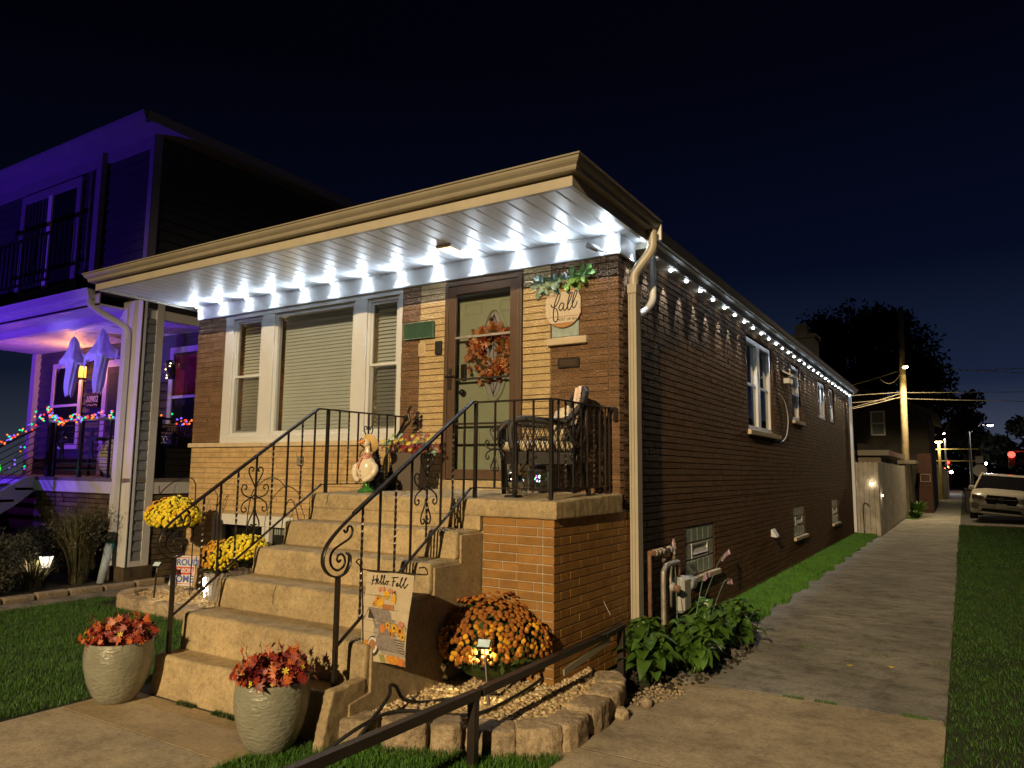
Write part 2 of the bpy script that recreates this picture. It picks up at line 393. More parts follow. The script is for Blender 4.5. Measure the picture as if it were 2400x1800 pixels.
# front walk leading to the stoop (left edge x -2.8, right edge -1.0)
fw_ = thing('front_walk', None, None, (-1.9, -4, 0)); struct(fw_)
MB().box(-2.82, -1.0, -14, -2.6, -.055, -.003).build('joint_bed', 'joint', fw_)
for a, b in ((-2.77, -3.26), (-3.268, -4.35), (-4.37, -6.0), (-6.02, -7.7), (-7.72, -9.4), (-9.42, -11.1)):
    MB().cbox(-2.8, -1.02, b, a, -.05, .0, .0015).build('slab', 'frontapron' if a > -3 else 'frontwalk', fw_)
# passage between the two houses
pw = MB().box(-7.28, -6.85, -12, 16, -.05, .0); struct(pw.build('side_path', 'walk'))
# alley crossing and street to the right
struct(MB().box(2.446, 60, 22.6, 30.5, -.05, -.004).build('alley', 'asphalt'))
struct(MB().box(5.6, 14, -60, 139, -.055, -.012).build('road', 'asphalt'))
k = MB(); k.box(5.4, 5.6, -60, 22.5, -.06, .06); k.box(5.4, 5.6, 31, 139, -.06, .06); k.box(2.46, 5.4, 22.42, 22.6, -.06, .05)
struct(k.build('kerb', 'walk'))

# ================================================================== THE BRICK HOUSE
house = thing('brick_house', 'single storey brown and buff brick house with flat overhanging eaves and white lights along them', 'house', (-3.1, 8, 0))
CO = .0678; BL = .311; J = .009
bricks = []      # (x0,x1,y0,y1,z0,z1,mat)
def cut(a, b, holes):
    segs = [(a, b)]
    for h0, h1 in holes:
        n_ = []
        for s0, s1 in segs:
            if h1 <= s0 or h0 >= s1: n_.append((s0, s1)); continue
            if h0 > s0: n_.append((s0, h0))
            if h1 < s1: n_.append((h1, s1))
        segs = n_
    return [s_ for s_ in segs if s_[1]-s_[0] > .02]
def courses(ztop, zbot):
    z = ztop; i = 0
    while z > zbot+.02:
        yield i, max(zbot, z-CO)+J/2, z-J/2; z -= CO; i += 1
def wall(axis, a, b, zb, zt, face, mat, sgn=1, openings=(), single=False, depth=.03, off=0, rock=.002, ret=None):
    """axis 0: facade facing -y at y=face.  axis 1: side wall facing +x at x=face"""
    for i, z0, z1 in courses(zt, zb):
        hs = [(o[0], o[1]) for o in openings if o[2] < z1-.01 and o[3] > z0+.01]
        cells = []
        if single: cells = [(a, b)]
        else:
            st = a-BL+(BL/2 if (i+off) % 2 else 0)+(.03 if i % 4 == 1 else 0); t = st
            while t < b:
                if min(b, t+BL)-max(a, t) > .03: cells.append((max(a, t), min(b, t+BL)))
                t += BL
        for c0, c1 in cells:
            for s0, s1 in cut(c0, c1, hs):
                pr = random.uniform(-rock, rock); s0_, s1_ = s0+J/2, s1-J/2
                if axis == 0: bricks.append((s0_, s1_, face-pr, face+depth, z0, z1, mat))
                else:
                    bricks.append((face-depth, face+pr, s0_, s1_, z0, z1, mat))
DOOR = (-1.99, -1.035, 1.47, 3.66)
WIN = (-5.68, -2.605, 1.93, 3.68); GB = (-.716, -.408, 2.932, 3.548); BW = (-5.70, -4.2, .31, 1.08)
ZT = 3.685
wall(0, -6.25, -5.68, 1.985, ZT, 0, 'brown', rock=.005)
wall(0, -2.605, -2.345, 1.985, ZT, 0, 'brown', single=True, rock=.005)
wall(0, -2.345, -1.99, 1.44, ZT, -.003, 'tan', single=True, rock=.004)
wall(0, -1.035, -.716, 1.44, ZT, -.003, 'tan', single=True, rock=.004)
wall(0, -.716, -.105, 1.44, ZT, 0, 'brown', openings=[GB], rock=.005)
wall(0, -6.25, -2.345, 0, 1.93, 0, 'buff', openings=[BW], rock=.0015)
# brick pier under the landing
wall(0, -.645, -.1, 0, 1.30, -1.245, 'orange', rock=.001)
# corner bricks, seen on both faces
for i, z0, z1 in courses(ZT, 1.44):
    w_ = .21 if i % 2 else .10; bricks.append((-.1005, .0, 0, w_-J/2, z0, z1, 'brown'))
for i, z0, z1 in courses(1.30, 0):
    w_ = .21 if i % 2 else .10; bricks.append((-.0955, .0, -1.245, -1.245+w_-J/2, z0, z1, 'orange'))
SW = [(4.72, 6.40, 2.22, 3.72), (8.05, 8.86, 2.58, 3.72), (10.95, 12.0, 2.87, 3.72), (12.62, 13.28, 2.89, 3.72),
      (1.78, 2.86, .44, 1.065), (7.76, 8.86, .46, 1.07), (12.24, 13.27, .46, 1.07)]
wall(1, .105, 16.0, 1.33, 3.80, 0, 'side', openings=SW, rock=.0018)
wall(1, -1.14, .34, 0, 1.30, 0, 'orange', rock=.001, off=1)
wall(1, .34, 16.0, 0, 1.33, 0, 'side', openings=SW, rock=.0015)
bricks = [b for b in bricks if b[1]-b[0] > .012 and b[3]-b[2] > .012]
def area(b):
    c = ((b[0]+b[1])/2, (b[2]+b[3])/2, (b[4]+b[5])/2)
    vis = 1 if not (b[2] > .35 and b[4] < .45 and b[2] < 1.2) else .3
    if b[6] == 'buff': vis = .75
    L_ = (b[1]-b[0])*.8 if b[6] in ('brown', 'tan', 'buff') or (b[6] == 'orange' and b[3] < -1.2) else (b[3]-b[2])*.45
    return scale_at(c)**2*L_*(b[5]-b[4])*vis
bricks.sort(key=area, reverse=True)
cache = {}
for b in bricks[:300]:
    dx, dy, dz = (round(b[1]-b[0], 3), round(b[3]-b[2], 3), round(b[5]-b[4], 3)); key = (dx, dy, dz, b[6])
    if key not in cache:
        t_ = MB().cbox(-dx/2, dx/2, -dy/2, dy/2, -dz/2, dz/2, .003); o = t_.build('brick', b[6]); cache[key] = o.data; bpy.data.objects.remove(o)
    place(cache[key], 'brick', ((b[0]+b[1])/2, (b[2]+b[3])/2, (b[4]+b[5])/2), parent=house)
for mt_ in ('brown', 'tan', 'buff', 'orange', 'side'):
    t_ = MB()
    for b in bricks[300:]:
        if b[6] == mt_: t_.cbox(*b[:6], .003)
    if t_.v: tag(t_.build('brick_courses', mt_, house), kind='stuff')
# mortar backing sheets with openings
def backing(axis, a, b, zb, zt, pos_, mat, openings, name='mortar_bed', rev=.14):
    us = sorted({a, b, *[min(max(o[0], a), b) for o in openings], *[min(max(o[1], a), b) for o in openings]}); zs = sorted({zb, zt, *[min(max(o[k], zb), zt) for o in openings for k in (2, 3)]})
    t_ = MB()
    def q(u0, u1, z0, z1):
        c = [(u0, z0), (u1, z0), (u1, z1), (u0, z1)]
        t_.add([((u, pos_, z) if axis == 0 else (pos_, u, z)) for u, z in c], [(0, 1, 2, 3)])
    for i in range(len(us)-1):
        for j in range(len(zs)-1):
            cu, cz = (us[i]+us[i+1])/2, (zs[j]+zs[j+1])/2
            if any(o[0] < cu < o[1] and o[2] < cz < o[3] for o in openings): continue
            q(us[i], us[i+1], zs[j], zs[j+1])
    s_ = 1 if axis == 0 else -1
    for o in openings:
        o = (max(a, o[0]), min(b, o[1]), max(zb, o[2]), min(zt, o[3]))
        if o[1] <= o[0] or o[3] <= o[2]: continue
        ring = [(o[0], o[2]), (o[1], o[2]), (o[1], o[3]), (o[0], o[3])]
        for k_ in range(4):
            p, r_ = ring[k_], ring[(k_+1) % 4]
            if axis == 0: t_.add([(p[0], pos_, p[1]), (r_[0], pos_, r_[1]), (r_[0], pos_+rev, r_[1]), (p[0], pos_+rev, p[1])], [(0, 1, 2, 3)])
            else: t_.add([(pos_, p[0], p[1]), (pos_, r_[0], r_[1]), (pos_-rev, r_[0], r_[1]), (pos_-rev, p[0], p[1])], [(0, 1, 2, 3)])
    return t_.build(name, mat, house)
backing(0, -6.25, -2.345, 0, 1.93, .008, 'mortar_buff', [BW])
backing(0, -6.25, -.01, 1.93, 3.9, .010, 'mortar_face', [WIN, (-1.99, -1.035, 1.93, 3.66), GB])
backing(0, -2.345, -.01, 0, 1.93, .010, 'mortar_face', [(-1.99, -1.035, 1.45, 1.93)])
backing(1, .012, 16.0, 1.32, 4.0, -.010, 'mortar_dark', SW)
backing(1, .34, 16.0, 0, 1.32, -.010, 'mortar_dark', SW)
backing(1, -1.235, .34, 0, 1.32, -.008, 'mortar', [])
MB().box(-.645, -.01, -1.237, -1.22, 0, 1.30).build('mortar_bed', 'mortar', house)
MB().box(-6.26, -6.2, .012, 16, 0, 4).build('far_side_wall', 'side', house)
MB().box(-6.2, -.03, 15.9, 16.0, 0, 4).build('rear_wall', 'side', house)
MB().box(-6.2, -.3, 1.6, 1.7, 1.2, 3.9).build('room_wall', 'cream', house)
MB().box(-6.2, -.05, .2, 15.9, 1.15, 1.25).build('inner_floor', 'bark', house)
# stone sill band under the front windows
MB().cbox(-6.285, -2.60, -.035, .10, 1.93, 1.985, .005).build('window_sill', 'limestone', house)
MB().cbox(-.735, -.31, -.055, .05, 2.862, 2.930, .005).build('window_sill', 'limestone', house)

# ---- windows of the front
def pane(x0, x1, z0, z1, y, parent, mat='glass'):
    return MB().box(x0, x1, y, y+.004, z0, z1).build('pane', mat, parent)
def ring(x0, x1, z0, z1, y0, y1, t, tb=None):
    tb = tb or t; r_ = MB()
    r_.box(x0, x0+t, y0, y1, z0, z1); r_.box(x1-t, x1, y0, y1, z0, z1); r_.box(x0+t, x1-t, y0+.001, y1-.001, z0, z0+tb); r_.box(x0+t, x1-t, y0+.001, y1-.001, z1-t, z1); return r_
fr = MB(); fr.box(-5.678, -5.515, .012, .13, 1.99, 3.62); fr.box(-4.945, -4.725, .012, .13, 1.99, 3.62); fr.box(-3.335, -3.145, .012, .13, 1.99, 3.62)
fr.box(-2.655, -2.607, .012, .13, 1.99, 3.62); fr.box(-5.678, -2.607, .010, .13, 3.62, 3.68); fr.box(-5.678, -2.607, .010, .13, 1.986, 2.075)
MBf = fr.build('window_frame', 'white', house, bevel=.006)
blinds_spec = []
for nm, x0, x1, dh in (('window', -5.515, -4.945, 1), ('window', -4.725, -3.335, 0), ('window', -3.145, -2.655, 1)):
    w0 = ring(x0, x1, 2.075, 3.62, .035, .11, .05 if not dh else .04).build(nm, 'white', house, bevel=.003)
    if dh:
        ring(x0+.04, x1-.04, 2.835, 3.58, .05, .075, .028).build('upper_sash', 'white', w0)
        ring(x0+.04, x1-.04, 2.115, 2.865, .077, .10, .028).build('lower_sash', 'white', w0)
        pane(x0+.068, x1-.068, 2.863, 3.552, .062, w0); pane(x0+.068, x1-.068, 2.143, 2.837, .088, w0)
        MB().box(x0+.066, x1-.066, .045, .047, 2.11, 2.83).build('insect_screen', 'screen', w0)
    else: pane(x0+.05, x1-.05, 2.125, 3.57, .07, w0)
    bl = MB().box(x0+.03, x1-.03, .15, .19, 3.55, 3.6).build('blind', 'blind', house)
    L_ = x1-x0-.10; sl = MB().box(-L_/2, L_/2, -.024, .024, -.0012, .0012).build('slat', 'blind'); me = sl.data; bpy.data.objects.remove(sl)
    n_ = 33
    for i in range(n_):
        tlt = math.radians(70 if not dh else 58)
        place(me, 'slat', ((x0+x1)/2+random.uniform(-.001, .001), .17, 2.13+i*(1.42/(n_-1))), (tlt+random.uniform(-.02, .02), random.uniform(-.0015, .0015), 0), parent=bl)
lamp('room_light', 'POINT', (-5.55, .85, 2.6), 40, (1, .70, .32), size=.1)
lamp('room_light', 'POINT', (-2.6, 1.1, 2.9), 3, (1, .78, .45), size=.1)

# ---- entrance
MB().box(-1.99, -1.035, -.03, .10, 1.44, 1.56).build('door_threshold', 'step', house, bevel=.006)
sd = thing('storm_door', None, None, (-1.5, 0, 1.57)); sd.parent = house; sd.matrix_parent_inverse = house.matrix_basis.inverted()
sd2 = MB(); 
for a in ((-1.988, -1.945), (-1.08, -1.037)): sd2.box(a[0], a[1], -.028, .03, 1.562, 3.645)
sd2.box(-1.945, -1.08, -.027, .03, 3.60, 3.645); sd2.build('door_frame', 'stormframe', sd, bevel=.004)
q = ring(-1.942, -1.083, 1.57, 3.598, -.02, .01, .092, .10); q.build('door_leaf', 'stormframe', sd, bevel=.004)
MB().box(-1.85, -1.175, -.006, -.002, 1.67, 3.506).build('pane', 'glass', sd)
MB().box(-1.85, -1.175, -.022, .0, 3.028, 3.052).build('glazing_bar', 'galv', sd, bevel=.003)
MB().box(-1.85, -1.175, -.018, .0, 2.590, 2.61).build('glazing_bar', 'bronze', sd)
MB().box(-1.85, -1.175, -.018, .0, 2.125, 2.145).build('glazing_bar', 'bronze', sd)
h_ = MB(); h_.box(-1.925, -1.885, -.034, -.02, 2.5, 2.72); h_.tube([(-1.955, -.055, 2.635), (-1.905, -.06, 2.64), (-1.82, -.058, 2.635)], .008); h_.tube([(-1.905, -.02, 2.637), (-1.905, -.06, 2.637)], .009)
h_.build('door_handle', 'bronze', sd)
idr = MB().box(-1.945, -1.08, .085, .12, 1.56, 3.62).build('front_door', 'olive', house)
def oval(cx, cz, rx, rz, y0, y1, n=40, t=None):
    o = MB()
    if t is None: o.prism([(cx+rx*math.cos(2*PI*i/n), cz+rz*math.sin(2*PI*i/n)) for i in range(n)], 1, y0, y1)
    else: o.tube([(cx+rx*math.cos(2*PI*i/n), y0, cz+rz*math.sin(2*PI*i/n)) for i in range(n+1)], t, 6, caps=False)
    return o
OC = (-1.425, 2.85)
oval(*OC, .165, .475, .082, .082, t=.018).build('oval_moulding', 'olive', idr, smooth=True)
mt, n, b = newmat('leaded_oval_glass'); b.inputs['Base Color'].default_value = (.46, .40, .45, 1); b.inputs['Roughness'].default_value = .25
bump(n, b, noise(n, pos(n), 40, 2), .4, .01); M['ovalglass'] = mt
oval(*OC, .128, .435, .075, .086).build('oval_glass', 'ovalglass', idr)
ld = MB()
for s_ in (-1, 1):
    ld.tube([(OC[0]+s_*.0, .072, OC[1]+.42), (OC[0]+s_*.06, .072, OC[1]+.26), (OC[0]+s_*.0, .072, OC[1]+.12), (OC[0]-s_*.06, .072, OC[1]), (OC[0], .072, OC[1]-.12), (OC[0]+s_*.06, .072, OC[1]-.26), (OC[0], .072, OC[1]-.42)], .004, 4)
    ld.tube([(OC[0]+s_*.08, .072, OC[1]+.3), (OC[0]+s_*.095, .072, OC[1]), (OC[0]+s_*.08, .072, OC[1]-.3)], .0035, 4)
ld.tube([(OC[0], .072, OC[1]+.43), (OC[0], .072, OC[1]-.43)], .003, 4); ld.build('lead_came', 'bronze', idr)
for px_ in (-1.70, -1.26):
    for (za, zb_) in ((1.75, 2.08), (3.30, 3.42)):
        ring(px_-.11, px_+.11, za, zb_, .078, .086, .012).build('door_panel', 'olive', idr)
MB().box(-1.825, -1.765, .05, .086, 2.6, 2.77).build('keypad_lock', 'bronze', idr, bevel=.006)
kb = MB(); kb.ball((-1.795, .045, 2.47), .035, 10); kb.tube([(-1.795, .086, 2.47), (-1.795, .05, 2.47)], .018, 8); kb.build('door_knob', 'bronze', idr, smooth=True)
# glass block window beside the door
gw = MB().box(-.714, -.410, .05, .06, 2.934, 3.546).build('glass_block_window', 'mortar', house)
for z0_ in (2.938, 3.243):
    gb = MB().cbox(-.710, -.414, -.004, .045, z0_, z0_+.300, .012).build('glass_block', 'glassblock', gw)
# mail slot, door bell, vent plate, socket
ms = MB().cbox(-.633, -.40, -.022, .0, 2.638, 2.735, .008).build('mail_slot', 'bronze', house)
sl_ = MB()
for i in range(4): sl_.box(-.60, -.435, -.026, -.021, 2.663+i*.014, 2.669+i*.014)
sl_.build('slot_grille', 'stormframe', ms)
MB().cbox(-2.115, -2.03, -.03, 0, 2.885, 3.03, .006).build('door_bell', 'black', house)
vp = MB().cbox(-2.352, -2.255, -.012, 0, 2.885, 3.03, .003).build('vent_plate', 'limestone', house)
t_ = MB()
for i in range(6): t_.box(-2.335, -2.272, -.016, -.011, 2.905+i*.018, 2.913+i*.018)
t_.build('vent_grille', 'tan', vp)
MB().cbox(-4.16, -4.07, -.03, 0, 1.70, 1.81, .005).build('power_socket', 'galv', house)
# ---- basement window on the front
bwf = ring(-5.70, -4.2, .31, 1.08, -.015, .10, .13, .05).build('basement_window', 'white', house, bevel=.004)
MB().box(-5.57, -4.33, .05, .055, .36, .95).build('pane', 'glass', bwf); MB().box(-4.75, -4.62, .0, .06, .36, .95).build('mullion', 'white', bwf)
MB().box(-5.6, -4.3, .12, .13, .33, .98).build('dark_interior', 'black', bwf)
for i in range(7): MB().box(-4.60+i*.04, -4.58+i*.04, .07, .09, .36, .95).build('vertical_slat', 'blind', bwf)
MB().box(-4.52, -4.40, -.01, .045, .68, .86).build('exhaust_grille', 'black', bwf)

# ---- side windows
def side_window(y0, y1, z0, z1, mull, parent=house):
    f = MB(); x0, x1 = -.12, -.03
    t = .07
    f.box(x0, x1, y0, y0+t, z0, z1); f.box(x0, x1, y1-t, y1, z0, z1); f.box(x0, x1-.001, y0+t, y1-t, z0, z0+t); f.box(x0, x1-.001, y0+t, y1-t, z1-t, z1)
    if mull: f.box(x0, x1-.002, (y0+y1)/2-.09, (y0+y1)/2+.09, z0+t, z1-t)
    f.box(x0, x1+.012, y0, y1, z0-.001, z0+.035)
    w_ = f.build('window', 'white', parent, bevel=.004)
    spans = [(y0+t, (y0+y1)/2-.09), ((y0+y1)/2+.09, y1-t)] if mull else [(y0+t, y1-t)]
    for a, b_ in spans:
        zm = (z0+z1)/2
        MB().box(-.085, -.055, a, b_, zm-.02, zm+.02).build('sash_rail', 'white', w_)
        MB().box(-.085, -.081, a, b_, zm, z1-t).build('pane', 'glass', w_); MB().box(-.07, -.066, a, b_, z0+t, zm).build('pane', 'glass', w_)
        cb = MB(); nn = 9
        for i in range(nn):
            yy = a+(b_-a)*i/(nn); dd = .02*(i % 2)
            cb.add([(-.17-dd, yy, z0), (-.17-.02+dd, yy+(b_-a)/nn, z0), (-.17-.02+dd, yy+(b_-a)/nn, z1), (-.17-dd, yy, z1)], [(0, 1, 2, 3)])
        cb.build('curtain', 'blind', w_)
    return w_
side_window(4.74, 6.38, 2.30, 3.70, True); MB().cbox(-.10, .05, 4.66, 6.72, 2.225, 2.295, .005).build('window_sill', 'limestone', house)
side_window(8.07, 8.84, 2.65, 3.70, False); MB().cbox(-.10, .05, 7.98, 9.05, 2.585, 2.645, .005).build('window_sill', 'limestone', house)
side_window(10.97, 11.98, 2.89, 3.70, True); side_window(12.64, 13.26, 2.91, 3.70, False)
lamp('room_light', 'POINT', (-.9, 5.9, 2.9), 4, (1, .8, .5), size=.1)
def block_window(y0, y1, z0, z1):
    g_ = MB().box(-.09, -.05, y0, y1, z0, z1).build('glass_block_window', 'mortar', house)
    cy, cz = (y0+y1)/2, (z0+z1)/2; wv, wh = (y1-y0)/5, (z1-z0)/3
    for i in range(5):
        for j in range(3):
            if j == 1 and 1 <= i <= 3: continue
            a = y0+i*wv; c = z0+j*wh
            MB().cbox(-.049, -.012, a+.006, a+wv-.006, c+.006, c+wh-.006, .009).build('glass_block', 'glassblock', g_)
    ve = MB(); a, b_, c, d = y0+wv+.01, y1-wv-.01, z0+wh+.01, z1-wh-.01
    ve.box(-.047, -.008, a, a+.03, c, d); ve.box(-.047, -.008, b_-.03, b_, c, d); ve.box(-.047, -.009, a+.03, b_-.03, c, c+.02); ve.box(-.047, -.009, a+.03, b_-.03, d-.02, d)
    ve.build('vent_frame', 'white', g_); MB().add([(-.045, a+.03, d-.02), (-.045, b_-.03, d-.02), (.0, b_-.03, c+.04), (.0, a+.03, c+.04)], [(0, 1, 2, 3)]).build('vent_flap', 'white', g_)
    MB().cbox(-.05, .045, y0-.03, y1+.13, z0-.06, z0-.004, .004).build('window_sill', 'limestone', house)
block_window(1.79, 2.85, .505, 1.06); block_window(7.77, 8.85, .525, 1.065); block_window(12.25, 13.26, .525, 1.065)
dv = MB().prism([(0, .78), (.02, .79), (.09, .67), (.085, .66), (0, .67)], 1, 5.93, 6.12).build('vent_hood', 'white', house)
fl = MB(); fl.add([(0, 7.15, 3.47), (0, 7.75, 3.47), (.20, 7.75, 3.36), (.20, 7.15, 3.36), (0, 7.15, 3.45), (0, 7.75, 3.45), (.20, 7.75, 3.34), (.20, 7.15, 3.34)], [(0,1,2,3),(4,5,6,7),(0,1,5,4),(1,2,6,5),(2,3,7,6),(3,0,4,7)])
fl.box(0, .10, 7.3, 7.6, 3.25, 3.34); fl.build('meter_hood', 'white', house)
wi = MB(); wi.tube(catmull([(.012, 6.85, 3.02), (.03, 7.2, 2.9), (.03, 7.42, 2.6), (.03, 7.2, 2.3), (.012, 6.8, 2.18)], 6), .007, 4)
wi.build('wall_cable', 'frieze', house)

# ---- canopy / eaves
MB().box(-6.265, .03, -.015, -.004, 3.68, 3.862).build('frieze_board', 'frieze', house, bevel=.003)
MB().box(.004, .03, -.003, .345, 3.68, 3.862).build('frieze_board', 'frieze', house)
MB().box(-6.265, .012, .0, .02, 3.675, 3.9).build('frieze_backing', 'frieze', house)
MB().box(-6.48, .17, -1.29, .34, 3.883, 3.90).build('soffit_backing', 'tanmetal', house)
sof = MB().box(-6.475, .165, -1.29, -1.27, 3.858, 3.882).build('soffit', 'soffit', house)
xs_ = [.160-.1565*i for i in range(44)]
for i, xr_ in enumerate(xs_):
    x0_, x1_ = max(-6.475, xr_-.150), xr_
    if x1_-x0_ < .02: continue
    ye_ = .34 if xr_ > .03 else -.052
    p_ = MB(); p_.add([(x0_, -1.268, 3.881), (x0_, ye_, 3.881), (x0_+.006, ye_, 3.866), (x0_+.006, -1.268, 3.866), (x1_-.012, -1.268, 3.866), (x1_-.012, ye_, 3.866), (x1_, ye_, 3.875), (x1_, -1.268, 3.875)],
                      [(0, 1, 2, 3), (3, 2, 5, 4), (4, 5, 6, 7)]); p_.build('soffit_panel', 'soffit', sof)
def around(prof, yb, xr=.17, xl=-6.44, yf=-1.30):
    t_ = MB(); n = len(prof)
    for d, z in prof: t_.v += [(xl-d, yb, z), (xl-d, yf-d, z), (xr+d, yf-d, z), (xr+d, yb, z)]
    for i in range(n):
        j = (i+1) % n
        for k_ in range(3): t_.f.append((i*4+k_, i*4+k_+1, j*4+k_+1, j*4+k_)); t_.mi.append(0)
    t_.f += [tuple(i*4 for i in range(n)), tuple(i*4+3 for i in range(n))]; t_.mi += [0, 0]; return t_
around([(-.02, 3.842), (.018, 3.842), (.020, 3.85), (.020, 3.925), (.014, 3.935), (-.02, 3.935)], .34).build('fascia', 'tanmetal2', house)
gt = around([(.0, 3.936), (.07, 3.936), (.082, 3.943), (.088, 3.958), (.090, 3.975), (.112, 3.995), (.124, 4.012), (.128, 4.030), (.140, 4.034), (.142, 4.046), (.128, 4.048), (.12, 4.04), (0, 4.03)], .34).build('gutter', 'tanmetal', house)
t_ = MB(); t_.box(-6.46, .19, -1.29, 16.1, 4.0, 4.028); t_.box(.17, .24, .345, 16.1, 3.99, 4.0)
t_.build('roof', 'roofm', house)
MB().box(.17, .30, .325, .352, 3.86, 4.03).build('gutter_end_cap', 'frieze', house)
MB().box(-.02, .15, .345, 16.0, 3.805, 3.885).build('side_frieze_board', 'tanmetal2', house, bevel=.003)
MB().box(.0, .20, .345, 16.0, 3.888, 3.90).build('side_soffit', 'frieze', house)
MB().prism([(.15, 3.902), (.21, 3.902), (.228, 3.91), (.236, 3.925), (.25, 3.95), (.26, 3.975), (.268, 3.99), (.256, 3.996), (.15, 3.985)], 1, .355, 16.05).build('side_gutter', 'tanmetal', house)
def spout(path, w, d, name, mat, ribs=True):
    """rectangular downspout following a path; w along x, d along y"""
    t_ = MB(); n = len(path)
    for p in path:
        x, y, z = p
        pr_ = [(-.5, -.5), (-.3, -.5), (-.27, -.42), (-.12, -.42), (-.1, -.5), (.1, -.5), (.12, -.42), (.27, -.42), (.3, -.5), (.5, -.5), (.5, .5), (-.5, .5)]
        for a, b_ in pr_: t_.v.append((x+a*w, y+b_*d, z))
    m_ = 12
    for i in range(n-1):
        for k_ in range(m_): t_.f.append((i*m_+k_, i*m_+(k_+1) % m_, (i+1)*m_+(k_+1) % m_, (i+1)*m_+k_)); t_.mi.append(0)
    return t_.build(name, mat, house)
DX, DY = .068, .205
ds = spout([(DX, DY, .12), (DX, DY, 3.36)], .078, .11, 'downspout', 'tanmetal2')
MB().box(DX-.045, DX+.045, DY-.062, DY+.062, 3.33, 3.42).build('downspout_collar', 'tanmetal2', ds, bevel=.003)
el = MB(); el.tube(catmull([(DX, DY, 3.40), (DX, DY, 3.50), (DX+.03, DY+.01, 3.57), (.20, .24, 3.70), (.235, .25, 3.77), (.24, .25, 3.84), (.24, .25, 3.93)], 7), .047, 12)
el.build('downspout_elbow', 'tanmetal2', ds, smooth=True)
el = MB(); el.tube(catmull([(.10, .62, 3.82), (.10, .62, 3.45), (.10, .58, 3.33), (.08, .45, 3.22), (.07, .30, 3.15)], 7), .034, 10); el.build('side_branch', 'frieze', ds, smooth=True)
MB().tube([(DX, DY, .14), (DX, DY, .06), (DX+.05, DY-.1, .02)], .05, 8).build('downspout_shoe', 'tanmetal2', ds)
MB().box(.03, .10, 15.82, 15.92, .1, 3.80).build('rear_downspout', 'frieze', house)
ch = MB(); ch.box(-1.15, -.45, 13.6, 14.3, 4.02, 5.15); ch.box(-1.2, -.40, 13.55, 14.35, 5.15, 5.25); ch.box(-.95, -.65, 13.8, 14.1, 5.25, 5.55); ch.build('chimney', 'roofm', house)  # dark roof colour paints the chimney as an unlit silhouette
# recessed square porch light
pl = MB().box(-1.70, -1.52, -.575, -.395, 3.838, 3.866).build('porch_light', 'white', house)
M['warmled'] = emis('warm_led_panel', (1, .56, .28), 4)
MB().box(-1.685, -1.535, -.56, -.41, 3.834, 3.8385).build('porch_light_lens', 'warmled', pl)
lamp('porch_light_lamp', 'SPOT', (-1.61, -.485, 3.825), 9, (1, .66, .36), (-1.61, -.485, 0), .05, 160, .6)
# security camera at the corner
sc_ = thing('security_camera', 'small white security camera on the corner of the white frieze above the brick', 'camera', (-.10, -.09, 3.72))
t_ = MB(); t_.tube([(-.245, -.15, 3.765), (-.155, -.11, 3.715)], [.034, .026], 12); t_.build('camera_body', 'white', sc_, smooth=True)
MB().tube([(-.25, -.152, 3.768), (-.243, -.149, 3.764)], .026, 12).build('camera_lens', 'black', sc_)
MB().tube([(-.155, -.11, 3.715), (-.11, -.08, 3.70), (-.10, -.05, 3.70)], .012, 8).build('camera_bracket', 'white', sc_)

# ---- light strings under the eaves
M['led'] = emis('white_led_puck', (.86, .93, 1), 30)
M['cable'] = simple('white_cable', (.6, .6, .6), .5)
LEDC = (.74, .87, 1)
st = thing('light_string', 'string of bright white puck lights under the front soffit along the white frieze board', 'string lights', (-3.1, -.08, 3.85))
pm = MB().lathe((0, 0, 0), [(.0, -.008), (.014, -.008), (.018, 0), (.018, .010), (0, .010)], 12).build('led_puck', 'led'); pme = pm.data; bpy.data.objects.remove(pm)
LED_W = 13
lx = [-6.235+.517*i for i in range(12)]+[-.065]
for i, x_ in enumerate(lx):
    lv = random.uniform(.82, 1.15); place(pme, 'led_puck', (x_, -.058, 3.853), parent=st)
    lamp('led_lamp', 'SPOT', (x_, -.036, 3.846), LED_W*lv, LEDC, (x_, -.036, 2.8), .008, 88, .2)
    lamp('added_eave_fill', 'SPOT', (x_, -.10, 3.765), 8.5*lv, LEDC, (x_, -1.2, 4.1), .03, 172, 1)  # extra lamp below the puck, added to spread light over the soffit
    lamp('added_frieze_fill', 'POINT', (x_, -.15, 3.79), .65*lv, LEDC, size=.04)  # extra point lamp, added to brighten the frieze board between pucks
MB().tube([(x_, -.021, 3.861+.002*math.sin(x_*30)) for x_ in np.linspace(-6.24, -.05, 120)], .004, 4).build('string_cable', 'cable', st)
st2 = thing('light_string', 'string of bright white puck lights running back under the side eave above the brown wall', 'string lights', (.1, 8, 3.80))
ly = [.25, .68]+[1.19+.513*i for i in range(29)]
cp = []
for i, y_ in enumerate(ly):
    zz = 3.85 if y_ < .34 else 3.795; xx = .09
    if y_ >= .34: place(pme, 'led_puck', (xx, y_, zz), parent=st2)
    lamp('led_lamp', 'SPOT', (xx-.005, y_, zz-.02), 34*random.uniform(.8, 1.2), LEDC, (xx-.10, y_+random.uniform(-.03, .03), 3.15), .010, 44, .45)
    if i % 2 == 0: lamp('added_eave_fill', 'POINT', (xx+.05, y_, zz-.03), .5, LEDC, size=.02)  # extra lamp by every other puck, added to brighten the side eave
    cp += [(.14, y_, 3.80), (.13, y_+.25, 3.785+random.uniform(-.01, .005))]
MB().tube(cp[2:], .004, 4).build('string_cable', 'cable', st2)

